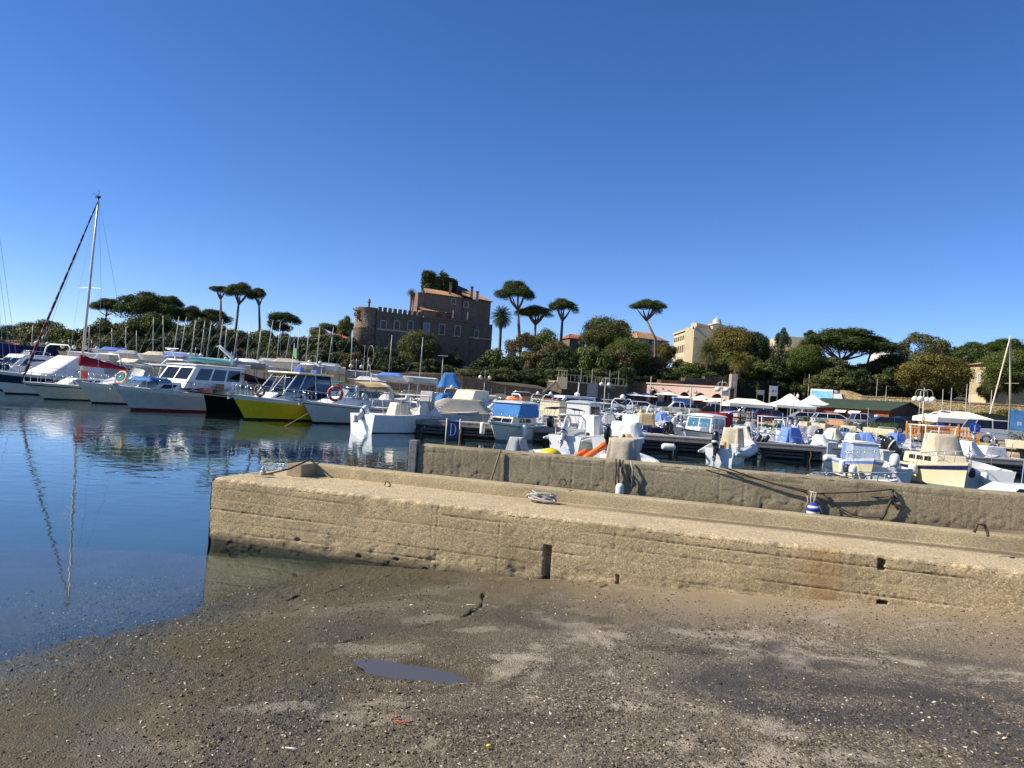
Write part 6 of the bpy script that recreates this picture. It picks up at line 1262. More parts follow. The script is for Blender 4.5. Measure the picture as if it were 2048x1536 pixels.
    # keep with ivy
    kc = PD(877, 181, 26); kr = 34*181/FPX; kz = zq(877, 557, 181); b = MB(); b.lathe([(kr, zb-o.z), (kr*1.0, kz-.3-o.z), (kr*.97, kz-o.z), (kr*.3, kz+.3-o.z)], 40, (kc.x-o.x, kc.y-o.y, 0)); b.build('keep', mat('keep_dark_stone', (.022, .028, .02), .9, var=.3), root, smooth=True)
    bl = []
    for k in range(46): a = math.pi+.75*math.sin(k*1.7)+.55; a = -2.4+1.35*((k*.618) % 1); h = (k*.377) % 1; bl.append(((kc.x-o.x+kr*math.cos(a)*1.0, kc.y-o.y+kr*math.sin(a), zb+2.5+(kz-zb-2.0)*h-o.z), (1.0, .8, 1.2)))
    iv = Q(858, 553, 178)-o
    for k in range(26): a = k*2.4; bl.append(((iv.x+.85*math.cos(a), iv.y+.7*math.sin(a), iv.z-.9+1.5*math.sin(k*1.3)), (1.0, .9, 1.0)))
    for k in range(190): a = -2.5+2.9*(k/190); bl.append(((kc.x-o.x+kr*math.cos(a), kc.y-o.y+kr*math.sin(a), kz-.35-3.0*((k*.618) % 1)-o.z), (.5, .25, .5)))
    V, F = leaves(bl, 70, .17, 9); npmesh('ivy', V, F, LEAF['ivy'], root, False)
castle()

# ---------------- other houses on the hill
def house(label, p0, p1, depth, z0, z1, wall, roof_h=None, wins=(), wsize=(.9, 1.4), roofm=None, pm=None, cat='house', name='house', side=(), ov=.5, ridge=.35):
    o = Vector((p0.x, p0.y, z0)); root = empty(name, o, 0, label, cat); slab('wall', root, p0, p1, depth, z0, z1, wall); d, n, L = frame2(p0, p1)
    if roof_h: q = [p0, p1, p1-n*depth, p0-n*depth]; hiproof(root, q, z1, roof_h, ov, roofm, max(8, int(L*1.3)), ridge)
    for t, z in wins: p = p0+d*(L*t); window(root, (p.x, p.y, z), d, n, *wsize, None, pm or DARKWIN, .12)
    return root, d, n, L
D0 = 172; p0, p1 = PD(1272, D0, 8), PD(1331, D0+5, 8); z1 = zq(1300, 679, D0+2)
house('tiled pale house behind the lone leaning pine', p0, p1, 8, 5, z1, GREYP, 1.9, [(.40, zq(1296, 684, D0+2)), (.76, zq(1318, 686, D0+4))], (.8, 1.2), TILE, DARKWIN)
b_ = MB()
# cream convent with bell tower
def convent():
    c = PD(1386, 190, 17); l = PD(1346, 212, 17); rgt = PD(1428, 197, 17); o = Vector((c.x, c.y, 6)); root = empty('convent', o, 0, 'large cream building with rows of windows and a domed bell tower', 'building')
    zt = zq(1387, 655, 190); slab('left_wing', root, l, c, 7.2, 6, zt, PALE); slab('right_wing', root, c+Vector((.05, .1, 0)), rgt, 2.5, 6, zt-.02, PALE); d, n, L = frame2(l, c)
    slab('cornice', root, l+n*.4, c+n*.4, 1, zt-.15, zt+.25, PALE); d2, n2, L2 = frame2(c, rgt); slab('cornice', root, c+n2*.4, rgt+n2*.4, 1, zt-.17, zt+.23, PALE); slab('string_course', root, c+n2*.15, rgt+n2*.15, .3, zt-2.3, zt-2.1, PALE)
    for t in [(.06+.11*i) for i in range(9)]:
        p = l+d*(L*t); window(root, (p.x, p.y, zt-1.7), d, n, 1.25, 1.2, PALE, mat('window_dim', (.05, .035, .02), .9, spec=.05), .05, False, -.04); window(root, (p.x, p.y, zt-4.6), d, n, 1.3, 1.9, PALE, mat('window_dim', (.05, .035, .02), .9, spec=.05), .05, False, -.04)
    p = c+d2*(L2*.62); window(root, (p.x, p.y, zt-1.6), d2, n2, .9, 1.1, PALE, DARKWIN, .15)
    a0 = c-n2*.6+d2*2.0; slab('attic', root, a0, a0+d2*(L2*.7), 1.6, zt, zq(1405, 650, 196), PALE)
    t0 = PD(1425, 195, 22); t1 = PD(1446, 196, 22); td, tn, TL = frame2(t0, t1); zl = zq(1435, 676, 195); zh = zq(1435, 656, 195)
    b = MB(); ang = math.atan2(td.y, td.x)
    for k in (0, 1):
        p = t0+td*(.35+k*(TL-.7)); b.box(Vector((p.x, p.y, (zl-4+zh)/2))-tn*.6-o, (.7, 1.3, zh-zl+4), ang)
    b.build('bell_arch_pier', PALE, root); b = MB(); m_ = t0+td*(TL/2); b.box(Vector((m_.x, m_.y, zh+.35))-tn*.6-o, (TL*1.05, 1.6, .7), ang); b.box(Vector((m_.x, m_.y, zh+.85))-tn*.6-o, (TL*1.25, 1.9, .3), ang); b.build('bell_arch_lintel', PALE, root)
    b = MB(); cc = Vector((m_.x, m_.y, zh+1.0))-tn*.6-o; b.lathe([(TL*.40, 0), (TL*.40, .35)]+[(TL*.37*math.cos(a), .35+TL*.42*math.sin(a)) for a in (0, .3, .6, .9, 1.2, 1.45)]+[(.05, TL*.42+.75), (.02, TL*.42+1.0)], 20, cc); b.build('dome', DOMEM, root, smooth=True)
    b = MB(); b.lathe([(.02, .5), (.18, .45), (.25, .1), (.36, 0)], 10, Vector((m_.x, m_.y, zh-1.3))-tn*.6-o); b.build('bell', mat('bronze', (.12, .09, .05), .4, .8), root)
    b = MB(); b.box(cc+Vector((0, 0, TL*.42+1.3)), (.06, .06, .8)); b.box(cc+Vector((0, 0, TL*.42+1.45)), (.4, .06, .06)); b.build('cross', IRON, root)
convent()
D0 = 180; p0, p1 = PD(1527, D0+14, 8), PD(1556, D0, 8); z1 = zq(1540, 677, D0+8); r_, d, n, L = house('pale flat-roofed building half hidden by the ragged conifer', p0, p1, 9, 7, z1, PALE, None, [], cat='building', name='building')
for t in (.25, .45, .65, .85):
    p = p0+d*(L*t); window(r_, (p.x, p.y, z1-1.9), d, n, .7, 1.5, PALE, DARKWIN, .12); window(r_, (p.x, p.y, z1-5.5), d, n, 1.2, 2.6, PALE, mat('window_brown', (.16, .10, .05), .6), .12)
house('dark modern block behind the great pine', PD(1580, 186, 8), PD(1612, 187, 8), 9, 7, zq(1600, 674, 186), mat('dark_cladding', (.06, .05, .055), .7), None, [(.2, zq(1590, 688, 186)), (.6, zq(1603, 688, 186))], cat='building', name='building')
house('low cream house with tiled roof beside the great pine', PD(1556, 170, 8), PD(1612, 171, 8), 6, 6, zq(1580, 703, 170), PALE, 1.0, [(.3, zq(1570, 712, 170)), (.7, zq(1590, 712, 170))], (.7, 1.1), TILE)
house('white low block above the right shrubbery', PD(1775, 190, 8), PD(1815, 192, 8), 7, 7, zq(1790, 697, 190), mat('white_plaster', (.6, .58, .54), .8), None, [(.5, zq(1795, 702, 190))], cat='building', name='building')
p0, p1 = PD(1939, 127, 9), PD(1974, 123, 9); z1 = zq(1955, 728, 124); r_, d, n, L = house('square yellow house with tiled roof among trees at right', p0, p1, 7, 3.5, z1, YELW, 1.0, [], roofm=TILE, ov=.5)
p = p0+d*(L*.58); window(r_, (p.x, p.y, zq(1960, 755, 124)), d, n, .55, 1.25, mat('white_frame', (.7, .68, .62), .7), mat('grey_shutter', (.36, .36, .37), .7), .12); slab('plinth', r_, p0+n*.05, p1+n*.05, .2, 3.5, zq(1955, 788, 124), PALE)
p0, p1 = PD(641, 150, 6), PD(692, 152, 6); house('garden house with dark red roof left of the castle tower', p0, p1, 5, 6, zq(665, 675, 151), mat('dark_wall', (.05, .045, .04), .9), .9, [(.5, zq(665, 679, 151))], (1.0, .6), TILER, ov=.9)
r_ = empty('terrace_wall', PD(660, 146, 3), 0, 'pale sunlit retaining wall below the garden house', 'wall'); slab('wall', r_, PD(620, 147, 0), PD(666, 145, 0), 1, 2, zq(645, 682, 146), GREYP); slab('wall', r_, PD(666, 145, 0), PD(712, 149, 0), 1, 2, zq(690, 688, 147), CASTLE2)
p0, p1 = PD(1134, 165, 6), PD(1164, 166, 6); house('red-tiled roof showing between the pines and the spreading tree', p0, p1, 5, 6, zq(1150, 677, 165), CASTLE, 1.1, [], roofm=TILER)
r_ = empty('brick_tower', PD(1176, 160, 8), 0, 'narrow brick chimney tower behind the spreading tree', 'tower'); q = Q(1176, 646, 160); b = MB(); b.box((0, 0, (q.z-8)/2), (1.2, 1.2, q.z-8)); b.box((0, 0, q.z-8), (1.5, 1.5, .25)); b.build('shaft', mat('old_brick', (.22, .13, .09), .9, var=.3, scale=4), r_)
house('long low white clubhouse with red roof at the left edge', PD(-30, 96, 2), PD(36, 97, 2), 6, LQ, zq(0, 696, 96), mat('white_plaster', (.6, .58, .54), .8), .8, [(.3, zq(0, 704, 96)), (.7, zq(22, 704, 96))], (1.2, .8), TILER)

# ---------------- retaining walls, terrace building, restaurant
def wallrun(name, label, pts, zb, m, th=.6, cat='wall', cap=None):
    r = empty(name, (pts[0][0].x, pts[0][0].y, zb), 0, label, cat)
    for (a, za), (c, zc) in zip(pts[:-1], pts[1:]):
        d, n, L = frame2(a, c); o = r.location; b = MB(); q = [a, c, c-n*th, a-n*th]; zz = [za, zc, zc, za]; b.hexa([(v.x-o.x, v.y-o.y, -1.5) for v in q], [(v.x-o.x, v.y-o.y, z-o.z) for v, z in zip(q, zz)]); b.build('wall_section', m, r)
        if cap: b = MB(); q = [a+n*.08, c+n*.08, c-n*(th+.08), a-n*(th+.08)]; b.hexa([(v.x-o.x, v.y-o.y, z-o.z+.003) for v, z in zip(q, zz)], [(v.x-o.x, v.y-o.y, z-o.z+.15) for v, z in zip(q, zz)]); b.build('coping', cap, r)
    return r
def wp(px, py, D): return (PD(px, D, 3), zq(px, py, D))
wallrun('stone_wall', 'long brown rubble wall behind the harbour below the castle', [wp(690, 748, 113), wp(880, 748, 113), wp(925, 751, 113), wp(1000, 768, 113.5), wp(1085, 778, 114)], LQ, STONEW)
wallrun('stone_wall', 'dark stepped rubble wall right of the terrace building', [wp(1247, 762, 133), wp(1318, 768, 134), wp(1319, 761, 134.2), wp(1366, 763, 134.6), wp(1367, 757, 134.8), wp(1405, 759, 135), wp(1406, 754, 135.2), wp(1460, 757, 135.5)], RQ, STONEW, cap=STONEW)
wallrun('stone_wall', 'yellow stone wall running along the road at right', [wp(1690, 783, 117), wp(1718, 793, 113), wp(1830, 798, 109), wp(1930, 806, 106), wp(2048, 812, 103), wp(2200, 820, 100)], RQ, YSTONE, cap=YSTONE)
wallrun('stone_wall', 'sunlit yellow rubble wall beside the ramp with parked dark car', [wp(1560, 757, 150), wp(1600, 764, 147), wp(1645, 771, 143), wp(1690, 783, 117.5)], RQ, YSTONE)
# terrace building with railing and stair
r = empty('terrace_building', PD(1170, 118, RQ), 0, 'stone terrace building with white railing and side stair', 'building'); p0, p1 = PD(1120, 117, 0), PD(1250, 121, 0); zt = zq(1180, 768, 119)
slab('front_wall', r, p0, p1, 6, 0, zt, STONEW); slab('roof_edge', r, p0+Vector((0, -.2, 0)), p1+Vector((0, -.2, 0)), 6.3, zt, zt+.18, GREYP); d, n, L = frame2(p0, p1)
for k in range(17):
    p = p0+d*(L*k/16)+n*.05; b = MB(); b.tube([Vector((p.x, p.y, zt+.15))-r.location, Vector((p.x, p.y, zt+1.15))-r.location], .03, 5); b.build('railing_post', IRON, r)
b = MB(); b.tube([Vector((p0.x, p0.y, zt+1.15))+n*.05-r.location, Vector((p1.x, p1.y, zt+1.15))+n*.05-r.location], .035, 5); b.build('railing', IRON, r)
for t in (.28, .45, .72, .86, .985): p = p0+d*(L*t); b = MB(); b.tube([Vector((p.x, p.y, zt+.15))-r.location, Vector((p.x, p.y, zt+2.4))-r.location], .05, 6); b.build('lamp_stub', IRON, r)
window(r, Vector(((p0+d*(L*.46)).x, (p0+d*(L*.46)).y, zq(1192, 785, 119)))+n*0, d, n, 1.5, 2.4, GREYP, mat('pale_door', (.36, .35, .32), .7), .15); p = p0+d*(L*.75); window(r, (p.x, p.y, zq(1225, 772, 119)), d, n, .8, .5, GREYP, DARKWIN, .1)
b = MB(); q0, q1 = Q(1085, 787, 115)-r.location, Q(1112, 763, 116.5)-r.location; b.hexa([q0+Vector((0, -.5, -.3)), q1+Vector((0, -.5, -.3)), q1+Vector((0, .5, -.3)), q0+Vector((0, .5, -.3))], [q0+Vector((0, -.5, .2)), q1+Vector((0, -.5, .2)), q1+Vector((0, .5, .2)), q0+Vector((0, .5, .2))]); b.build('stair_string', GREYP, r)
b = MB(); c0 = Q(1124, 766, 116.4)-r.location; b.box(c0, (1.5, 1.0, 1.8)); b.build('stair_head', PALE, r)
for k in range(4): b = MB(); b.box(c0+Vector((-.6+.4*k, -.4, 1.35)), (.08, .08, 1.0)); b.build('baluster', PALE, r)
b = MB(); b.box(c0+Vector((0, -.4, 1.9)), (1.45, .12, .1)); b.build('handrail', PALE, r)
# restaurant with arches
def restaurant():
    p0, p1 = PD(1291, 133, RQ), PD(1456, 126, RQ); zt = zq(1370, 771, 129); d, n, L = frame2(p0, p1); o = Vector((p0.x, p0.y, RQ)); root = empty('restaurant', o, math.atan2(d.y, d.x), 'pale pink restaurant front with a row of arches', 'building'); H = zt-RQ
    cs = [.09, .27, .47, .66, .86]; hw = [.055, .06, .075, .08, .085]; z0 = 0; segs = 10; g = MB()
    pts = [(0, 0), (0, H)]
    # wall strips above arches and piers between, all real openings
    xs = [0]
    for c, w in zip(cs, hw): xs += [(c-w)*L, (c+w)*L]
    xs.append(L)
    for i in range(0, len(xs), 2): g = MB(); g.box(((xs[i]+xs[i+1])/2, .3, H/2), (xs[i+1]-xs[i]-.01, .6, H)); g.build('pier', PINKW, root)
    for k, (c, w) in enumerate(zip(cs, hw)):
        ww = w*L; zs = H*.42; rise = H*.36; g = MB(); lo = []
        for j in range(segs+1): a = math.pi*j/segs; lo.append((c*L-ww*math.cos(a), zs+rise*math.sin(a)))
        for (x0, a0), (x1, a1) in zip(lo[:-1], lo[1:]): g.hexa([(x0, 0, a0), (x1, 0, a1), (x1, .6, a1), (x0, .6, a0)], [(x0, 0, H), (x1, 0, H), (x1, .6, H), (x0, .6, H)])
        g.build('arch', PINKW, root)
    g = MB(); g.box((L/2, 3.2, H/2), (L, .2, H)); g.build('back_wall', mat('dim_interior', (.20, .14, .10), .9), root); g = MB(); g.box((L/2, 1.8, H+.1), (L+.3, 3.9, .22)); g.build('roof_slab', PINKW, root)
    for k in (2, 3, 4):
        g = MB(); cx = cs[k]*L; ww = hw[k]*L; rows = [[(cx-ww*.95+2*ww*.95*j/8, -.02+.0*i-.9*i, H*.62-.55*i) for j in range(9)] for i in (0, 1)]; g.grid(rows); g.build('awning', TENTC, root)
restaurant()
def parasol(px, D, w, ytop, label, m=TENT):
    z = zq(px, ytop, D); r = empty('parasol', PD(px, D, RQ), 0, label, 'parasol'); h = z-RQ; b = MB(); b.rings([[(w/2*math.cos(a), w/2*math.sin(a), h-.55) for a in [math.pi/4+math.pi/4*k for k in range(8)]], [(.05*math.cos(a), .05*math.sin(a), h) for a in [math.pi/4+math.pi/4*k for k in range(8)]]], cap=False); b.build('canopy', m, r)
    b = MB(); b.tube([(0, 0, 0), (0, 0, h)], .04, 6); b.build('pole', IRON, r); b = MB(); b.box((0, 0, .06), (.7, .7, .12)); b.build('foot', IRON, r)
parasol(1266, 122, 4.4, 784, 'white parasol at the left end of the restaurant'); parasol(1292, 122, 4.0, 786, 'white parasol second from the left at the restaurant'); parasol(1334, 121, 4.6, 783, 'large white parasol in front of the restaurant arches', TENT); parasol(1402, 122, 3.6, 790, 'cream parasol before the wide restaurant arches', TENTC); parasol(1420, 120, 2.6, 797, 'small cream parasol low beside the restaurant', TENTC)
r = empty('market_stall', PD(1362, 119, RQ), 0, 'box stall with blue side panel in front of the restaurant', 'stall'); b = MB(); b.box((0, 0, 1.25), (2.9, 1.6, 2.3)); b.build('side_panel', mat('blue_panel', (.10, .22, .52), .7), r); b = MB(); b.box((0, 0, 2.48), (3.1, 1.8, .14)); b.build('lid', TENT, r, bevel=.03)
# hedge-clad wall with signs
r = empty('hedge_wall', PD(1520, 136, RQ), 0, 'tall dark ivy-clad wall with clipped light green clumps and sign boards', 'wall'); p0, p1 = PD(1458, 134, 0), PD(1604, 138, 0); slab('wall', r, p0, p1, 1.2, 0, zq(1530, 763, 136), mat('dark_hedge_core', (.01, .016, .008), .95)); d, n, L = frame2(p0, p1); zt = zq(1530, 763, 136)
bl = []; rs = random.Random(3)
for k in range(120): t = rs.random(); p = p0+d*(L*t)+n*.15-r.location; bl.append(((p.x, p.y, rs.random()*(zt-1)), (.6, .3, .5)))
V, F = leaves(bl, 40, .11, 3); npmesh('ivy', V, F, LEAF['dark'], r, False)
bl = []
for t in (.12, .34, .52, .66, .82):
    for k in range(10): p = p0+d*(L*t+rs.uniform(-.35, .35))+n*.5-r.location; bl.append(((p.x, p.y, zt-1.2-rs.random()*2.0), (.45, .3, .4)))
V, F = leaves(bl, 60, .10, 4); npmesh('clipped_clumps', V, F, LEAF['green'], r, False)
b = MB(); c = p0+d*(L*.02); b.box(Vector((c.x, c.y, zt/2+.3))-r.location+Vector((0, 0, RQ-RQ)), (1.0, 1.6, zt+1.0)); b.build('gate_pier', GREYP, r); b = MB(); q = Q(1471, 755, 134)-r.location; b.rings([[(q.x-.7, q.y-.7, q.z), (q.x+.7, q.y-.7, q.z), (q.x+.7, q.y+.7, q.z), (q.x-.7, q.y+.7, q.z)], [(q.x-.03, q.y-.03, q.z+.7), (q.x+.03, q.y-.03, q.z+.7), (q.x+.03, q.y+.03, q.z+.7), (q.x-.03, q.y+.03, q.z+.7)]]); b.build('pier_cap', TILER, r)
def board(px, py, D, w, h, m, label, posts=2, name='sign_board', gz=RQ, rz=0.0):
    c = Q(px, py, D); r = empty(name, (c.x, D, gz), rz, label, 'sign'); z = c.z-gz; b = MB(); b.box((0, 0, z), (w, .06, h)); b.build('panel', m, r, bevel=.01)
    for k in range(posts): b = MB(); x = 0 if posts == 1 else (-w/2-.05 if k == 0 else w/2+.05); b.tube([(x, 0, 0), (x, 0, z+h/2+.1)], .04, 6); b.build('post', IRON, r)
    return r, z
board(1521, 785, 131, 1.1, .8, mat('grey_sign', (.40, .40, .44), .6), 'small grey sign board on the ivy wall')
r, z = board(1547, 782, 128, 1.25, 1.65, mat('pale_sign', (.52, .53, .58), .6), 'tall white notice board between two poles'); b = MB(); b.box((-.1, -.036, z), (.3, .006, .3)); b.box((.35, -.036, z), (.12, .006, .35)); b.build('emblem', mat('sign_blue', (.05, .10, .35), .6), r)
board(1451, 787, 124, 1.1, .75, mat('grey_sign', (.40, .40, .44), .6), 'grey notice sign left of the ivy wall', 1); board(1470, 772, 132, .55, 1.7, mat('grey_sign', (.40, .40, .44), .6), 'narrow grey banner at the gate pier', 1)
# =================================================================== pier, quayside things
WET = mat('pier_timber', (.045, .038, .032), .85, var=.4, scale=4, bump=.01); DECKW = mat('pier_deck', (.30, .27, .23), .9, var=.3, scale=3); DARKP = mat('pier_steel', (.03, .03, .032), .6, var=.3); CHAIN = mat('rusty_iron', (.10, .055, .03), .9, var=.3)
PA, PB = P(832, 838, .72), P(2048, 921, .72); PDIR = (PB-PA).normalized(); PL = (PB-PA).length+8
r = empty('mooring_pier', (PA.x, PA.y, 0), math.atan2(PDIR.y, PDIR.x), 'low dark mooring pier on posts crossing the middle of the harbour', 'pier')
k = int(PL/.9)
for i in range(k): b = MB(); b.box((.45+i*.9, 1.0, .69), (.885, 2.0, .06)); b.build('deck_panel', DECKW, r)
b = MB(); b.box((PL/2, .06, .57), (PL, .1, .17)); b.build('edge_beam', DECKW, r); b = MB(); b.box((PL/2, 1.95, .55), (PL, .1, .2)); b.build('edge_beam', WET, r)
for i in range(int(PL/2.1)+1):
    for y in (.22, 1.75): b = MB(); b.tube([(i*2.1+.1, y, -1.2), (i*2.1+.1, y, .66)], .11, 9); b.build('pile', WET, r, smooth=True)
    if i % 2 == 1:
        b = MB(); b.tube([(i*2.1+.1, .05, .6), (i*2.1+.16, -.02, .3), (i*2.1+.1, .02, -.05)], .035, 5); b.build('chain', CHAIN, r)
    if i < int(PL/2.1):
        for z in (.12, .27, .42): b = MB(); b.box((i*2.1+1.15, .3, z), (1.85, .05, .085)); b.build('fender_board', mat('wet_board', (.10, .095, .09), .6, var=.4, scale=4), r)
        b = MB(); b.box((i*2.1+1.15, .9, .2), (1.9, .04, .9)); b.build('screen_board', WET, r)
for px, lb in ((1334, 'white cylinder fender tied under the pier edge near the red-hooded pilothouse boat'), (1655, 'pale fender on the pier edge below the boxy dinghy')):
    fender(P(px, 893 if px < 1500 else 915, .45)+Vector((0, -.3, 0)), .15, .6, FENDW, lb, horizontal=True)
# sign with the letter D
c = Q(906, 859, 31.0); r = empty('pier_sign', (c.x, 31.0, -.6), R(6), 'dark blue sign with white letter D on two posts', 'sign'); z = c.z+.6
SIGNB = mat('sign_navy', (.025, .04, .16), .5, var=.15); SIGNW = mat('sign_white', (.75, .75, .78), .6, var=.08)
b = MB(); b.box((0, 0, z), (.44, .03, .68)); b.build('panel', SIGNB, r, bevel=.006)
for x in (-.27, .27): b = MB(); b.tube([(x, 0, 0), (x, 0, z+.45)], .024, 7); b.build('post', ALU, r, smooth=True)
b = MB(); y = -.021; sx, h2 = -.085, .22
def plate(pts): b.rings([[(x, -.016, z+zz) for x, zz in pts], [(x, -.024, z+zz) for x, zz in pts]])
plate([(sx-.02, -h2), (sx+.02, -h2), (sx+.02, h2), (sx-.02, h2)]); plate([(sx-.055, -h2-.022), (sx+.06, -h2-.022), (sx+.06, -h2), (sx-.055, -h2)]); plate([(sx-.055, h2), (sx+.06, h2), (sx+.06, h2+.022), (sx-.055, h2+.022)])
arc = [math.pi/2-math.pi*i/14 for i in range(15)]
for a0, a1 in zip(arc[:-1], arc[1:]):
    w0, w1 = .022+.03*math.cos(a0)**2, .022+.03*math.cos(a1)**2; q = lambda a, dr: (sx+.06+(.155-dr)*math.cos(a), (h2+.022-dr*.55)*math.sin(a)); plate([q(a0, 0), q(a1, 0), q(a1, w1), q(a0, w0)])
b.build('letter', SIGNW, r)

# ---------------- wooden club hut
p0, p1 = PD(1608, 106, RQ), PD(1776, 97, RQ); d, n, L = frame2(p0, p1); r = empty('wooden_hut', p0, math.atan2(d.y, d.x), 'long red-brown timber hut with dark green felt roof', 'building'); Wd = 10; H = 2.5; RH = 3.6
nb = 40
for i in range(nb):
    b = MB(); b.box(((i+.5)*L/nb, .06, H/2), (L/nb-.015, .1+.02*(i % 2), H)); b.build('wall_board', WOODR, r)
for i in range(24): y0 = (i+.5)*Wd/24; hh = H+(RH-H)*(1-abs(y0-Wd/2)/(Wd/2)); b = MB(); b.box((L-.06, y0, hh/2), (.1+.02*(i % 2), Wd/24-.015, hh)); b.build('gable_board', mat('shaded_timber', (.05, .03, .02), .85, var=.3, scale=3), r)  # gable boards coloured darker than the front: the shade of this end is painted in
b = MB(); b.box((L/2, Wd/2, H/2-.05), (L-.3, Wd-.3, H-.1)); b.build('interior', mat('shaded_timber', (.05, .03, .02), .85), r)
for sg, nm in ((0, 'roof_slope'), (1, 'roof_slope')):
    ya, yb = (-.5, Wd/2) if sg == 0 else (Wd+.5, Wd/2); b = MB(); q = [(-.4, ya, H-.15), (L+.4, ya, H-.15), (L+.4, yb, RH), (-.4, yb, RH)]; b.rings([q, [(x, y, z+.12) for x, y, z in q]]); b.build(nm, GROOF, r)
for x, w_, h_, m_ in ((.6, .5, 1.2, FRAMEW), (1.3, .5, 1.2, FRAMEW), (2.6, .9, 1.0, DARKWIN), (5.4, .9, 1.6, DARKWIN), (7.5, .9, 1.6, DARKWIN), (8.6, .35, 1.0, FRAMEW), (9.4, .8, 1.9, DARKWIN)): b = MB(); b.box((x, -.02, 1.3 if h_ < 1.5 else .95), (w_, .06, h_)); b.build('window' if h_ < 1.5 else 'door', m_, r)
for x in (5.4, 7.3): b = MB(); rows = [[(x-.75+1.5*j/8, -.05-.75*i/3*1.0, 2.15-.35*(i/3)**2-.0) for j in range(9)] for i in range(4)]; b.grid(rows); b.build('door_awning', TENT, r)
for x, z in ((6.35, 1.9), (9.9, 1.5), (4.2, 1.2), (10.3, 1.1)): b = MB(); b.box((x, -.03, z), (.4, .05, .5)); b.build('notice', SIGNW, r)
for i in range(6): b = MB(); b.box((L+.03, 1.5+1.35*i, 1.0), (.06, .8, .8)); b.build('window', DARKWIN, r)

# ---------------- tents and gazebos
def gazebo(px, D, w, dp, ytop, yeave, label, m, posts=WOODR, rz=0.0, panels=()):
    zt, ze = zq(px, ytop, D), zq(px, yeave, D); r = empty('gazebo', PD(px, D, RQ), rz, label, 'gazebo'); h, e = zt-RQ, ze-RQ; b = MB()
    o = [(-w/2, -dp/2, e), (w/2, -dp/2, e), (w/2, dp/2, e), (-w/2, dp/2, e)]; rg = [(-w*.22, 0, h), (w*.22, 0, h)]; b.add(o+rg, [(0, 1, 5, 4), (2, 3, 4, 5), (1, 2, 5), (3, 0, 4)]); b.add([(x, y, z) for x, y, z in o]+[(x, y, z-.32) for x, y, z in o], [(0, 4, 5, 1), (1, 5, 6, 2), (2, 6, 7, 3), (3, 7, 4, 0)]); b.build('canopy', m, r)
    for i in range(3):
        for y in (-dp/2+.08, dp/2-.08): x = -w/2+.08+(w-.16)*i/2; b = MB(); b.box((x, y, e/2), (.11, .11, e)); b.build('post', posts, r)
    for x in panels: b = MB(); b.box((x, -dp/2-.03, e-.75), (.5, .04, .8)); b.build('side_banner', mat('banner_blue', (.02, .10, .50), .6), r)
    b = MB(); b.box((0, -dp/2+.08, .45), (w*.9, .06, .12)); b.build('low_rail', posts, r); b = MB(); b.box((0, -dp/2+.08, .9), (w*.9, .06, .1)); b.build('low_rail', posts, r)
    return r
gazebo(1490, 80, 4.4, 3.6, 797, 808, 'cream hipped gazebo on timber posts left of the white tents', TENTC)
GZ = gazebo(1907, 56, 4.4, 3.4, 822, 837, 'cream hipped gazebo with blue banners behind the picket fence', TENTC, panels=(-1.95, 1.2))
def pagoda(px, D, w, ytop, yeave, label):
    zt, ze = zq(px, ytop, D), zq(px, yeave, D); r = empty('pagoda_tent', PD(px, D, RQ), 0, label, 'tent'); h, e = zt-RQ, ze-RQ; b = MB(); rs = []
    for k in range(9):
        t = k/8; s = w/2*(1-t)**1.0*(1-.32*math.sin(math.pi*t))+.03; z = e+(h-e)*t; rs.append([(-s, -s, z), (0, -s, z-.05*(1-t)), (s, -s, z), (s, 0, z-.05*(1-t)), (s, s, z), (0, s, z-.05*(1-t)), (-s, s, z), (-s, 0, z-.05*(1-t))])
    b.rings([[(x, y, z-.3) for x, y, z in rs[0]]]+rs, cap=False); b.build('canopy', TENT, r)
    for x in (-1, 1):
        for y in (-1, 1): b = MB(); b.tube([(x*w/2*.97, y*w/2*.97, 0), (x*w/2*.97, y*w/2*.97, e)], .05, 6); b.build('post', TENT, r)
pagoda(1577, 100, 5.0, 787, 811, 'white pointed pagoda tent right of the cream gazebo'); pagoda(1622, 106, 4.4, 789, 809, 'white pointed pagoda tent half hidden by the green-roofed hut')
# ---------------- picket fence round the right gazebo
def fence(pts, label):
    a = pts[0]; r = empty('picket_fence', a, 0, label, 'fence')
    for p, q in zip(pts[:-1], pts[1:]):
        d = (q-p); L = d.length; d = d.normalized(); ang = math.atan2(d.y, d.x); nn = int(L/.17)
        for i in range(nn): c = p+d*(L*(i+.5)/nn)-a; b = MB(); b.box(c+Vector((0, 0, .55)), (.09, .03, .95), ang); b.add([(c.x-.045*d.x, c.y-.045*d.y, 1.025), (c.x+.045*d.x, c.y+.045*d.y, 1.025), (c.x, c.y, 1.09)], [(0, 1, 2)]); b.build('picket', WOODO, r)
        for z in (.3, .82): c = (p+q)/2-a+Vector((d.y*.03, -d.x*.03, z)); b = MB(); b.box(c, (L, .04, .09), ang); b.build('rail', WOODO, r)
        for c in (p-a, q-a): b = MB(); b.box(c+Vector((0, 0, .6)), (.1, .1, 1.25), ang); b.build('post', WOODO, r)
fence([PD(1812, 52, RQ), PD(1838, 51.5, RQ)], 'short orange picket fence left of the big globe lamp'); fence([PD(1843, 51.5, RQ), PD(1898, 53.5, RQ), PD(1915, 49, RQ), PD(1957, 48.5, RQ)], 'orange picket fence around the gazebo with blue banners')
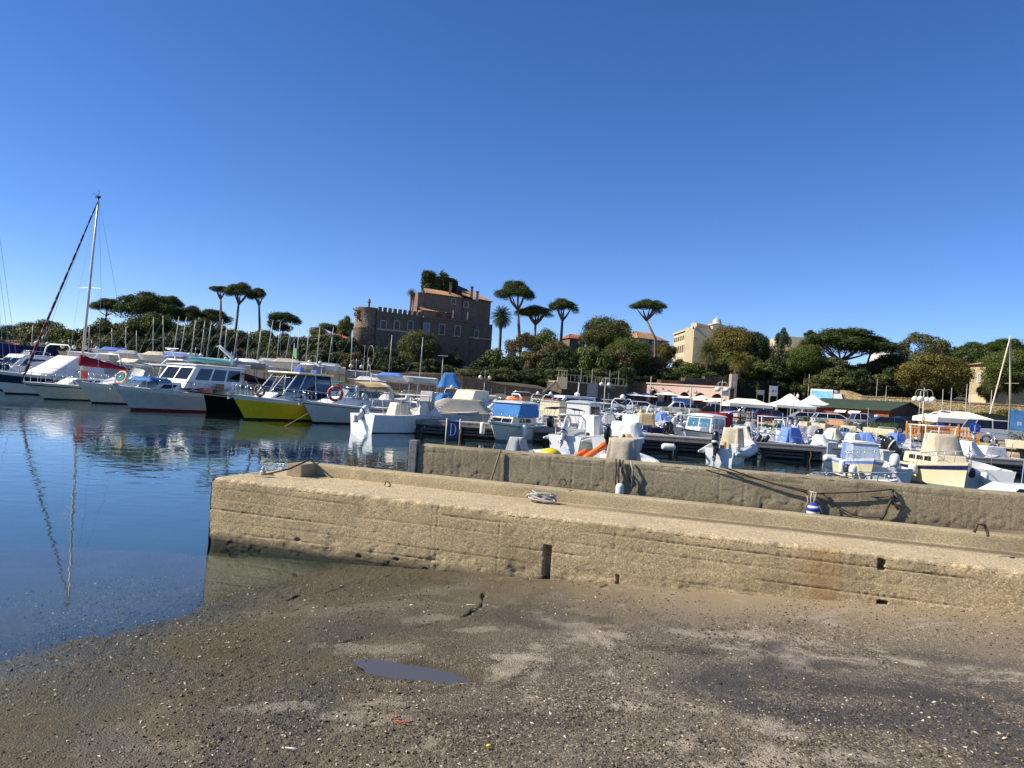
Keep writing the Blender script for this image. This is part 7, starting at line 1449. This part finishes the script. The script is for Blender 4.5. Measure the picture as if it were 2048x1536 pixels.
# ---------------- lamps
def lamp(px, ytop, D, nglobe, label, gz):
    zt = zq(px, ytop, D); r = empty('lamp_post', PD(px, D, gz), R(12), label, 'street lamp', 'globe lamps around the harbour'); h = zt-gz; b = MB(); b.tube([(0, 0, 0), (0, 0, .5), (0, 0, h+.15)], [.09, .065, .045], 8); b.lathe([(.14, 0), (.14, .3), (.08, .45)], 10); b.build('post', IRON, r, smooth=True)
    for k in range(nglobe):
        a = 2*math.pi*k/nglobe+(.0 if nglobe == 2 else .5); c, s = math.cos(a), math.sin(a); b = MB(); pts = [(.02*c, .02*s, h-.55)]+[((.30-.30*math.cos(t))*c, (.30-.30*math.cos(t))*s, h-.3+.32*math.sin(t)) for t in [math.pi*i/7 for i in range(8)]]+[(.6*c, .6*s, h-.5)]; b.tube(pts, .022, 5); am = b.build('arm', IRON, r, smooth=True)
        g = MB(); g.lathe([(.03, .24)]+[(.24*math.cos(t), .24*math.sin(t)) for t in [1.3, .9, .45, 0, -.45, -.9, -1.3]]+[(.02, -.24)], 14, (.6*c, .6*s, h-.72)); g.build('globe', GLOBE, am, smooth=True)
for px, yt, D, n_, lb, gz in ((80, 674, 90, 2, 'globe lamp left of the red furled genoa', LQ), (133, 681, 88, 2, 'globe lamp between the furled genoa and the tall mast', LQ), (179, 683, 88, 2, 'globe lamp right beside the tall yacht mast', LQ), (387, 697, 88, 2, 'globe lamp behind the white radar arm', LQ), (459, 706, 88, 2, 'globe lamp above the navy canopy', LQ), (626, 712, 88, 2, 'globe lamp behind the yellow boat roof end', LQ), (709, 720, 90, 2, 'globe lamp in front of the castle round tower', LQ),
                              (967, 743, 98, 2, 'two-globe lamp before the stone wall right of the blue tarpaulin', LQ), (1207, 756, 88, 4, 'four-globe lamp in front of the terrace building', RQ), (1440, 764, 76, 4, 'four-globe lamp in front of the restaurant', RQ), (1380, 772, 100, 2, 'small two-globe lamp by the blue-sided stall', RQ), (1843, 779, 56, 4, 'big four-globe lamp left of the gazebo with blue banners', RQ)): lamp(px, yt, D, n_, lb, gz)
def pole(px, ytop, D, label, gz=RQ, r_=.05, head=False):
    z = zq(px, ytop, D)-gz; r = empty('pole', PD(px, D, gz), 0, label, 'pole'); b = MB(); b.tube([(0, 0, 0), (0, 0, z)], [r_, r_*.7], 7); b.build('shaft', IRON, r, smooth=True)
    if head:
        for s in (-1, 1): b = MB(); b.box((s*.35, 0, z+.05), (.7, .25, .1)); b.build('lamp_head', IRON, r, bevel=.02)
pole(881, 712, 108, 'twin-headed street light in front of the castle', LQ, .07, True); pole(1537, 772, 118, 'left of two flag poles behind the pagoda tent'); pole(1456, 745, 124, 'thin pole above the hedge wall gate'); pole(1298, 752, 124, 'tall pale pole at the left end of the restaurant', RQ, .09); pole(1749, 757, 112, 'thin pole rising behind the green hut roof'); pole(1613, 748, 126, 'dark pole at the ramp', RQ, .07); pole(1768, 772, 104, 'small white light pole above the stone wall', RQ, .05); pole(1585, 785, 96, 'bare pole right of the pagoda tent')
# ---------------- cars
PAINT = {'white': (.72, .73, .74), 'silver': (.45, .47, .50), 'blue': (.03, .05, .14), 'dark': (.02, .022, .026), 'green': (.03, .06, .055), 'grey': (.22, .25, .30), 'black': (.010, .010, .012)}
for k_, v_ in list(PAINT.items()): PAINT[k_] = mat('car_paint_'+k_, v_, .18, .25, .05, 1)
TYRE = mat('tyre', (.012, .012, .012), .85); RIM = mat('wheel_rim', (.45, .45, .47), .3, .8); HEADL = mat('headlight', (.7, .72, .75), .1); TAILL = mat('tail_light', (.35, .02, .02), .25)
SHP = {'estate': (4.5, 1.78, 1.48, [(-2.25, .55), (-2.22, .95), (-1.0, .98), (1.1, .95), (1.95, .80), (2.25, .62), (2.25, .32), (-2.25, .32)], (-2.05, -1.75, .35, 1.15)),
       'hatch': (4.0, 1.74, 1.48, [(-2.0, .5), (-1.98, .95), (-.9, .98), (.95, .95), (1.75, .80), (2.0, .6), (2.0, .30), (-2.0, .30)], (-1.85, -1.35, .2, 1.0)),
       'suv': (4.5, 1.85, 1.68, [(-2.25, .55), (-2.22, 1.05), (-1.0, 1.08), (1.1, 1.05), (2.0, .92), (2.25, .7), (2.25, .35), (-2.25, .35)], (-2.15, -1.85, .35, 1.15)),
       'van': (4.9, 1.9, 1.95, [(-2.45, .55), (-2.45, 1.1), (0, 1.12), (1.7, 1.05), (2.2, .95), (2.45, .7), (2.45, .32), (-2.45, .32)], (-2.42, -2.35, 1.1, 1.85)),
       'pickup': (5.2, 1.85, 1.75, [(-2.6, .6), (-2.6, 1.02), (-.8, 1.04), (1.0, 1.05), (2.2, .95), (2.6, .75), (2.6, .4), (-2.6, .4)], (-.75, -.5, .55, 1.2))}
def car(kind, colour, px, D, yaw, label, gz=RQ, group='cars parked on the quay'):
    L, Wd, H, prof, (c0, t0, t1, c1) = SHP[kind]; r = empty('parked_car', PD(px, D, gz), R(yaw), label, 'car', group); m = PAINT[colour]; w = Wd/2
    b = MB(); rs = [[(x, y, z if z > .5 else z) for x, z in ((px_*s, pz) for px_, pz in prof)] for y, s in ((-w, .965), (-w*.96, 1), (w*.96, 1), (w, .965))]
    b.rings(rs); b.build('body', m, r, bevel=.03)
    zb = max(z for _, z in prof)-.02; b = MB(); b.hexa([(c0, -w*.94, zb), (c1, -w*.94, zb-.03), (c1, w*.94, zb-.03), (c0, w*.94, zb)], [(t0, -w*.76, H-.06), (t1, -w*.76, H-.04), (t1, w*.76, H-.04), (t0, w*.76, H-.06)]); b.build('glasshouse', DGLASS, r, bevel=.03)
    b = MB(); b.hexa([(t0-.04, -w*.79, H-.07), (t1+.04, -w*.79, H-.06), (t1+.04, w*.79, H-.06), (t0-.04, w*.79, H-.07)], [(t0+.05, -w*.70, H), (t1-.1, -w*.70, H), (t1-.1, w*.70, H), (t0+.05, w*.70, H)]); b.build('roof', m, r, bevel=.02)
    for sg in (-1, 1):
        for f0, f1 in ((c0+.0, t0), (c0+(c1-c0)*.36, t0+(t1-t0)*.42), (c1-.02, t1)): b = MB(); b.tube([(f0, sg*w*.945, zb), (f1, sg*w*.775, H-.05)], .035, 5); b.build('pillar', m, r)
        b = MB(); b.box((c1-.25, sg*(w+.09), zb+.06), (.12, .2, .13)); b.build('mirror', m, r, bevel=.02)
        b = MB(); b.box((L/2-.12, sg*w*.70, .68), (.28, .38, .13)); b.build('headlight', HEADL, r, bevel=.03); b = MB(); b.box((-L/2+.06, sg*w*.78, .78), (.16, .28, .2)); b.build('tail_light', TAILL, r, bevel=.02)
        for x in (-L*.30, L*.31):
            b = MB(); b.lathe([(.02, -.1), (.33, -.1), (.33, .1), (.02, .1)], 18); b.v = [(px_+x, pz_+sg*(w-.1), py_+.33) for px_, py_, pz_ in b.v]; wh = b.build('wheel', TYRE, r); b = MB(); b.lathe([(.02, -.02), (.21, -.01), (.21, .02), (.02, .03)], 14); b.v = [(px_+x, pz_+sg*(w+.005), py_+.33) for px_, py_, pz_ in b.v]; b.build('rim', RIM, wh)
    return r
for a in (('estate', 'white', 1668, 79, -8, 'white estate car behind the planters, in front of the pickup'), ('pickup', 'silver', 1716, 85, -6, 'silver pickup right of the white estate car'), ('hatch', 'dark', 1636, 88, 170, 'dark hatchback half hidden behind the white estate car'), ('hatch', 'silver', 1598, 92, 175, 'silver hatchback in front of the pagoda tents'), ('estate', 'green', 1762, 72, 172, 'dark green car low behind the planters'), ('suv', 'blue', 1800, 86, 178, 'navy off-roader in front of the hut gable'),
          ('suv', 'silver', 2002, 52, -8, 'silver-white crossover right of the gazebo with blue banners'), ('van', 'white', 1508, 98, 178, 'white van behind the cream gazebo left of the tents'), ('estate', 'blue', 1545, 90, -5, 'navy estate car left of the silver hatchback'), ('estate', 'dark', 1400, 101, -10, 'dark estate car left of the four-globe restaurant lamp'), ('hatch', 'black', 1432, 97, -8, 'black hatchback at the foot of the restaurant lamp'), ('van', 'white', 1450, 112, 0, 'white van behind the black hatchback'), ('pickup', 'white', 1356, 99, 175, 'white car with dark windows before the blue-sided stall'), ('estate', 'white', 1288, 101, -14, 'white estate car below the large white parasol'), ('suv', 'dark', 1322, 104, 170, 'dark car right of the white estate below the parasol'), ('suv', 'blue', 1258, 112, 175, 'navy car under the leftmost parasol'), ('hatch', 'white', 1222, 108, -10, 'white hatchback right of the four-globe terrace lamp'), ('suv', 'dark', 1190, 106, 0, 'dark car in front of the terrace door'), ('estate', 'blue', 1375, 108, 0, 'blue estate car beside the blue-sided stall'), ('hatch', 'dark', 1890, 66, 175, 'dark hatchback behind the gazebo with blue banners'), ('suv', 'grey', 1530, 108, 90, 'grey car roof below the tall notice board')): car(*a)
# ramp road up to the right, with truck, car and a walker
rp = [PD(1585, 126, RQ+.02), PD(1700, 108, RQ+.02), PD(1690, 117, 2.6), PD(1640, 140, 4.4), PD(1600, 142, 4.4)]
b = MB(); b.poly([tuple(v) for v in rp]); tag(b.build('ramp_road', mat('asphalt', (.05, .05, .052), .9, var=.2, scale=2)), kind='structure')
car('suv', 'black', 1626, 134, -75, 'black car coming down the ramp road beside the yellow wall', zq(1626, 792, 134), 'vehicles on the ramp')
gz = zq(1657, 816, 116); r = empty('delivery_truck', PD(1657, 116, gz), R(-35), 'white and light blue refrigerated truck above the green-roofed hut', 'truck'); b = MB(); b.box((-.9, 0, 1.75), (3.2, 2.0, 2.0)); b.build('box_body', SIGNW, r, bevel=.04); b = MB(); b.box((-.9, -1.012, 1.7), (2.9, .02, 1.6)); b.build('side_panel', mat('panel_light_blue', (.22, .55, .75), .5, var=.25, scale=.8), r)
b = MB(); b.hexa([(.75, -.95, .55), (2.4, -.95, .55), (2.4, .95, .55), (.75, .95, .55)], [(.75, -.9, 2.2), (1.9, -.88, 2.2), (1.9, .88, 2.2), (.75, .9, 2.2)]); b.build('cab', PAINT['white'], r, bevel=.06); b = MB(); b.hexa([(2.30, -.8, 1.35), (2.34, -.8, 1.35), (2.34, .8, 1.35), (2.30, .8, 1.35)], [(1.98, -.76, 2.1), (2.02, -.76, 2.1), (2.02, .76, 2.1), (1.98, .76, 2.1)]); b.build('windscreen', DGLASS, r); b = MB(); b.box((1.0, 0, 2.5), (.5, 1.4, .35)); b.build('cooling_unit', PAINT['silver'], r, bevel=.04)
for x in (-1.6, 1.6):
    for s in (-1, 1): b = MB(); b.lathe([(.02, -.12), (.38, -.12), (.38, .12), (.02, .12)], 16); b.v = [(a+x, c_+s*.88, e_+.38) for a, e_, c_ in b.v]; b.build('wheel', TYRE, r)
def person(pos, yaw, label, shirt, trousers):
    r = empty('person', pos, yaw, label, 'person'); SKIN = mat('skin', (.42, .24, .17), .6)
    def ell(c, rx, ry, n=10): return [(c[0]+rx*math.cos(2*math.pi*k/n), c[1]+ry*math.sin(2*math.pi*k/n), c[2]) for k in range(n)]
    me = bpy.data.meshes.new('body'); J = [(0, 0, .95), (0, 0, 1.2), (0, 0, 1.42), (0, 0, 1.52), (.01, 0, 1.6), (.01, 0, 1.72), (0, .1, .88), (.06, .11, .5), (-.04, .11, .08), (.1, .12, .03), (0, -.1, .88), (-.06, -.11, .5), (-.16, -.11, .1), (-.04, -.12, .03), (0, .19, 1.4), (-.03, .25, 1.13), (.06, .26, .90), (.09, .26, .82), (0, -.19, 1.4), (.06, -.25, 1.13), (.16, -.24, .92), (.2, -.24, .85)]
    E = [(0, 1), (1, 2), (2, 3), (3, 4), (4, 5), (0, 6), (6, 7), (7, 8), (8, 9), (0, 10), (10, 11), (11, 12), (12, 13), (2, 14), (14, 15), (15, 16), (16, 17), (2, 18), (18, 19), (19, 20), (20, 21)]; rad = [.14, .13, .15, .055, .09, .075, .085, .06, .04, .035, .085, .06, .04, .035, .06, .045, .035, .03, .06, .045, .035, .03]
    me.from_pydata(J, E, []); o = bpy.data.objects.new('body', me); COL.objects.link(o); o.parent = r; m = o.modifiers.new('skin', 'SKIN'); 
    sv = me.skin_vertices[0].data if me.skin_vertices else None
    if sv is None:
        bpy.context.view_layer.objects.active = o; bpy.ops.mesh.customdata_skin_add(); sv = me.skin_vertices[0].data
    for i, q in enumerate(rad): sv[i].radius = (q, q)
    sv[0].use_root = True; o.modifiers.new('sub', 'SUBSURF').render_levels = 2
    t = NT('clothing_'+label[:12]); sx = t.n('ShaderNodeSeparateXYZ'); tc = t.n('ShaderNodeTexCoord'); t.l(tc.outputs['Object'], sx.inputs[0]); c = t.mix(t.ramp(sx.outputs[2], [(.0, 0), (.001, 1)]), trousers, trousers); z = sx.outputs[2]
    c = t.mix(t.math('GREATER_THAN', z, .93), trousers, shirt); c = t.mix(t.math('GREATER_THAN', z, 1.49), c, (.42, .24, .17)); c = t.mix(t.math('GREATER_THAN', z, 1.70), c, (.03, .02, .015)); me.materials.append(t.end(t.bsdf(c, .8)))
    for s_ in (-1, 1): b = MB(); b.box((.105, s_*.03, 1.65), (.012, .018, .012)); b.build('eye', RUBBER, r)
person(Vector((X(1593, 128, 2), 128, zq(1593, 806, 128))), R(200), 'person in white shirt walking on the ramp road', (.75, .75, .74), (.05, .05, .06))
# ---------------- planters, barrels, round signs
def planter(px, D, label):
    r = empty('planter', PD(px, D, RQ), R(-60), label, 'planter', 'stone planters along the quay'); b = MB(); b.hexa([(-.7, -.25, 0), (.7, -.25, 0), (.7, .25, 0), (-.7, .25, 0)], [(-.75, -.3, .5), (.75, -.3, .5), (.75, .3, .5), (-.75, .3, .5)]); b.build('box', mat('planter_stone', (.62, .54, .36), .85, var=.12), r, bevel=.03)
    V, F = leaves([((-.5+.25*k, .1*math.sin(k*2), .68+.1*math.cos(k*3)), (.28, .28, .26)) for k in range(5)], 420, .045, int(px)); npmesh('shrub', V, F, LEAF['green'], r, False)
for px, D, lb in ((1605, 72, 'planter left of the white estate car'), (1640, 69, 'planter in front of the white estate car'), (1746, 62, 'planter in front of the dark green car'), (1775, 60, 'planter left of the short orange fence'), (1448, 84, 'planter at the foot of the restaurant lamp'), (1365, 91, 'planter before the white car with dark windows'), (1392, 90, 'planter before the dark estate car'), (1278, 96, 'planter below the white estate car at left'), (1332, 94, 'planter before the dark car under the parasols'), (1700, 65, 'planter right of the wooden bench'), (2040, 46.5, 'planter at the right edge before the crossover')): planter(px, D, lb)
r = empty('bench', PD(1668, 68.5, RQ), R(-62), 'wooden bench in front of the white estate car', 'bench')
for k in range(3): b = MB(); b.box((0, -.2+.17*k, .45), (1.8, .14, .05)); b.build('seat_slat', WOODO, r)
for k in range(2): b = MB(); b.box((0, .28, .62+.17*k), (1.8, .04, .13)); b.build('back_slat', WOODO, r)
for x in (-.8, .8): b = MB(); b.box((x, 0, .22), (.08, .5, .44)); b.build('leg', IRON, r); b = MB(); b.box((x, .3, .5), (.07, .05, .7)); b.build('back_post', IRON, r)
for k, nm in enumerate(('leftmost', 'second from left', 'third from left', 'rightmost')):
    r = empty('barrel', PD(1559+k*11, 67-k*.5, RQ), 0, nm+' of four grey barrels on the quay edge', 'barrel', 'grey barrels on the quay edge'); b = MB(); b.lathe([(.22, 0), (.23, .04), (.22, .3), (.235, .32), (.22, .34), (.22, .62), (.23, .66), (.2, .66)], 16); b.build('drum', mat('barrel_grey', (.26, .28, .31), .45, .4), r, smooth=True); b = MB(); b.lathe([(.02, .655), (.2, .65), (.2, .63)], 16); b.build('lid', mat('barrel_lid', (.4, .42, .45), .5, .3), r)
def rsign(px, py, D, rad, m, label, square=False):
    c = Q(px, py, D); r = empty('road_sign', (c.x, D, RQ), 0, label, 'sign'); z = c.z-RQ; b = MB(); b.tube([(0, .03, 0), (0, .03, z+rad)], .035, 6); b.build('post', IRON, r); b = MB()
    if square: b.box((0, 0, z), (rad*1.6, .03, rad*2.2))
    else: b.lathe([(.02, -.012), (rad, -.012), (rad, .012), (.02, .012)], 22); b.v = [(x, zz, y+z) for x, y, zz in b.v]
    b.build('plate', m, r); return r, z
BLUES = mat('sign_blue_bright', (.015, .10, .55), .45)
r, z = rsign(1950, 857, 47.5, .34, BLUES, 'round blue road sign with white arrow by the fence'); b = MB(); b.box((-.02, -.02, z), (.06, .012, .34)); b.box((.06, -.02, z-.02), (.14, .012, .05)); b.add([(-.11, -.022, z+.12), (.07, -.022, z+.12), (-.02, -.022, z+.25)], [(0, 1, 2)]); b.build('arrow', SIGNW, r)
r, z = rsign(1458, 828, 72, .42, BLUES, 'blue square sign with white symbol on the gazebo post', True); b = MB(); b.box((-.02, -.02, z+.05), (.1, .012, .3)); b.box((.05, -.02, z-.1), (.2, .012, .1)); b.build('symbol', SIGNW, r)
r, z = rsign(1822, 848, 56, .3, mat('sign_back', (.10, .07, .055), .6), 'brown round sign above the short orange fence')
r, z = board(2036, 841, 50, 1.1, 1.35, mat('poster_blue', (.14, .42, .75), .5, var=.35, scale=1.2), 'blue poster board at the right edge', 2); b = MB(); b.box((.1, -.035, z-.2), (.3, .006, .25)); b.build('poster_sail', SIGNW, r)
# wooden boat hull ashore at the right edge, with tall mast
r = empty('sailing_boat_ashore', PD(2042, 68, RQ), R(196), 'green and red wooden hull with tall mast standing ashore at right', 'sailboat')
e0 = hullgeo(8.5, 2.4, 1.0, sheer=.25); hb = MB(); n_ = 14
for nm, ks, m in (('topsides', ((1, .5)), GREENH), ('bottom', ((.5, 0)), REDB)):
    g = MB(); sec = []
    for k in range(n_):
        t = k/(n_-1); x1, y1, z1 = e0(t, ks[0]); x0, y0, z0 = e0(t, ks[1])
        if nm == 'topsides': sec.append([(x1, y1, z1+1.1), (x0, y0, z0+1.1), (x0, -y0, z0+1.1), (x1, -y1, z1+1.1)])
        else: sec.append([(x1, y1, z1+1.095), (x0, y0*.7, .95), (x0, 0, .45), (x0, -y0*.7, .95), (x1, -y1, z1+1.095)])
    g.rings(sec); g.build('hull_'+nm, m, r)
for x in (-2.5, 0, 2.2): b = MB(); b.box((x, 0, .3), (.2, 1.6, .6)); b.build('cradle_beam', WET, r)
lt = loc(r, Q(2021, 672, 68)); bt = loc(r, Q(2012, 832, 68)); b = MB(); b.tube([(bt[0], 0, 1.9), lt], [.09, .06], 8); b.build('mast', mat('varnished_spar', (.50, .42, .28), .5), r, smooth=True); b = MB(); b.tube([loc(r, Q(1978, 835, 67)), lt], .05, 6); b.build('furled_jib', C_CREAM, r); b = MB(); b.tube([(lt[0]*.6+bt[0]*.4, -.7, lt[2]*.55), (lt[0]*.6+bt[0]*.4, .7, lt[2]*.55)], .02, 5); b.build('spreader', ALU, r)
for px, yt, k in ((1836, 783, 'first'), (1881, 778, 'second'), (1898, 775, 'third'), (1928, 768, 'fourth'), (1936, 766, 'fifth'), (1978, 780, 'sixth'), (2046, 800, 'seventh')): pole(px, yt, 74, k+' bare spar from the left in front of the yellow stone wall', RQ, .05)

# blue tarpaulin tent on the left quay, stacked things, low wall
r = empty('tarpaulin_tent', PD(896, 92, LQ), R(10), 'bright blue tarpaulin tent on the quay below the castle', 'tent'); drape('tarpaulin', r, 0, 0, 1.0, 2.9, 3.0, 2.4, 1.2, .3, C_BLUE, 50, folds=.08); 
for x in (-1.3, 1.3):
    for y in (-1, 1): b = MB(); b.tube([(x, y, 0), (x, y, 1.3)], .04, 5); b.build('prop', IRON, r)
# ---------------- ropes and small gear near the camera
def coil(pos, label, n=9, R0=.16, m=None, squash=.5, seed=2):
    rd = random.Random(seed); pts = []
    for i in range(n*16):
        a = 2*math.pi*i/16; k = i//16; rr = R0*(.55+.55*((k*.618) % 1)); pts.append((rr*math.cos(a)*1.5+.03*math.sin(k*2.3), rr*math.sin(a)*squash+.02*math.sin(k*1.7), .015+.012*k*(.5+.5*math.sin(a+k*1.9))+.008*rd.random()))
    b = MB(); b.tube(pts, .011, 5); o = b.build('rope_coil', m or ROPE, smooth=True); o.location = pos; o.rotation_euler = (0, 0, math.atan2(WU.y, WU.x)); tag(o, label, 'rope')
q = P(1083, 1003, .885); coil(q, 'heap of pale grey rope lying on the jetty', 10, .12, mat('pale_rope', (.42, .40, .37), .9, var=.2, scale=15), .75)
q = P(525, 951, .89); b = MB(); b.tube([Vector((-.14, 0, .02)), Vector((0, 0, .03)), Vector((.16, -.02, .02))], .014, 6); b.lathe([(.012, 0), (.04, .01), (.04, .05), (.02, .07), (.03, .09), (.01, .11)], 10); o = b.build('mooring_cleat', mat('worn_steel', (.42, .40, .36), .5, .5)); o.location = q; tag(o, 'small iron mooring cleat at the head of the jetty', 'cleat')
b = MB(); pts = [P(540, 945, .9), P(590, 934, .95), Vector(W(JETTY, (.95, JW-.01, 1.1))), Vector(W(JETTY, (1.3, JW-.02, .88)))]; b.tube([P(530, 949, .91), P(578, 938, 1.0), P(622, 918, 1.115), P(631, 930, 1.0), P(640, 942, .90)], .013, 6); tag(b.build('mooring_rope', DROPE, smooth=True), 'dark rope led from the cleat over the parapet', 'rope')
for px, py, s_, nm in ((775, 971, .04, 'rusty bolt stub on the jetty top'), (1125, 968, .05, 'small dark iron ring on the parapet edge'), (1962, 1066, .07, 'bent iron hook on the parapet at right')):
    q = P(px, py, .885 if py < 972 and px < 800 else 1.1); b = MB(); b.tube([(-s_, 0, 0), (-s_*.6, 0, s_*1.3), (s_*.5, 0, s_*1.2), (s_, 0, 0), (s_*.4, -s_, -.01)], s_*.22, 6); o = b.build('iron_ring', CHAIN, smooth=True); o.location = q; tag(o, nm, 'iron fitting')
def bw(px, py, out=.05): s, z = BF(px, py); return W(BACKWALL, (s, -out, z))
def hang(name, label, specs, m, r_=.016):
    b = MB(); 
    for pts in specs: b.tube([bw(*p) for p in pts], r_, 5)
    tag(b.build(name, m, smooth=True), label, 'rope')
hang('hanging_rope', 'bundle of dark ropes hanging down the wall below the beige hood', [[(1232, 917, .03), (1233, 940, .07), (1231, 965, .06), (1235, 978, .05)], [(1240, 918, .05), (1236, 945, .09), (1240, 970, .06)], [(1247, 920, .04), (1243, 940, .10), (1238, 960, .08), (1236, 976, .06)], [(1240, 920, .05), (1255, 945, .1), (1262, 965, .07)]], DROPE, .018)
hang('hanging_rope', 'pale rope hanging straight down right of the dark bundle', [[(1262, 922, .05), (1266, 940, .09), (1264, 975, .06)]], ROPE, .02)
fender(bw(1241, 978, .2), .09, .3, FENDW, 'small dark-topped white fender at the foot of the rope bundle'); fd = fender(bw(1623, 1022, .22), .13, .36, FENDW, 'white fender with blue top below the rope knot'); b = MB(); b.lathe([(.134, .03), (.132, .09), (.09, .16), (.03, .20)], 14); b.build('cap', mat('fender_blue', (.02, .05, .35), .5), fd, smooth=True)
hang('hanging_rope', 'knotted rope bundle on the wall above the blue-topped fender', [[(1613, 984, .06), (1615, 1002, .08), (1612, 1012, .06)], [(1622, 984, .07), (1620, 1000, .1), (1624, 1016, .1)], [(1632, 985, .06), (1628, 1000, .09), (1622, 1012, .09)], [(1618, 983, .06), (1640, 987, .07), (1650, 986, .05)]], ROPE, .02)
line('mooring_rope', [bw(1440, 931, .06), bw(1612, 984, .1)], .016, DROPE, 'dark rope sagging along the wall into the knot', sag=.03); line('mooring_rope', [bw(1400, 927, .05), bw(1614, 981, .09)], .012, DROPE, 'thin upper rope running to the knot', sag=.02); line('mooring_rope', [bw(1632, 985, .1), bw(1782, 978, .08)], .017, DROPE, 'dark rope from the knot up to the wall edge', sag=.02); line('mooring_rope', [bw(1645, 988, .08), bw(1760, 1034, .07)], .012, DROPE, 'slack thin rope looping below the knot', sag=.16)
line('mooring_rope', [bw(1710, 974, -.1), bw(1775, 992, .07)], .012, DROPE, 'short rope curling over the wall edge at right', sag=.1)
hang('hanging_rope', 'thick black rope knot hanging on the wall at right', [[(1786, 978, .03), (1782, 992, .10), (1788, 1000, .09), (1778, 994, .08), (1784, 988, .11), (1790, 996, .07)], [(1780, 998, .09), (1772, 1014, .1), (1768, 1028, .07), (1760, 1040, .05)], [(1784, 1002, .08), (1792, 1014, .06), (1796, 1018, .05)]], DROPE, .028)
# litter on the slip
def scrap(px, py, pts, r_, m, label):
    q = P(px, py, .15); q.z = float(slip_at(q.x, q.y))+.015; b = MB(); b.tube(pts, r_, 5); o = b.build('scrap', m, smooth=True); o.location = q; tag(o, label, 'litter')
scrap(794, 1456, [(-.02, 0, 0), (0, .004, .004), (.02, 0, 0)], .004, mat('red_plastic', (.6, .03, .04), .5), 'short scrap of red plastic on the slip'); scrap(805, 1468, [(-.05, .02, 0), (0, 0, .006), (.05, -.005, .004)], .004, mat('red_string', (.45, .06, .04), .8), 'thin red string beside the red scrap'); scrap(583, 1514, [(-.04, .01, 0), (0, -.005, .006), (.04, -.008, .004)], .004, mat('white_scrap', (.8, .8, .78), .6), 'white plastic scrap near the bottom edge'); scrap(975, 1531, [(-.012, 0, 0), (0, .006, .006), (.012, 0, .004)], .007, mat('yellow_leaf', (.75, .6, .03), .6), 'small yellow leaf at the bottom edge'); scrap(945, 1215, [(-.06, 0, 0), (.07, .005, .005)], .005, mat('pale_wood', (.55, .42, .22), .7), 'pale stick lying on the slip')
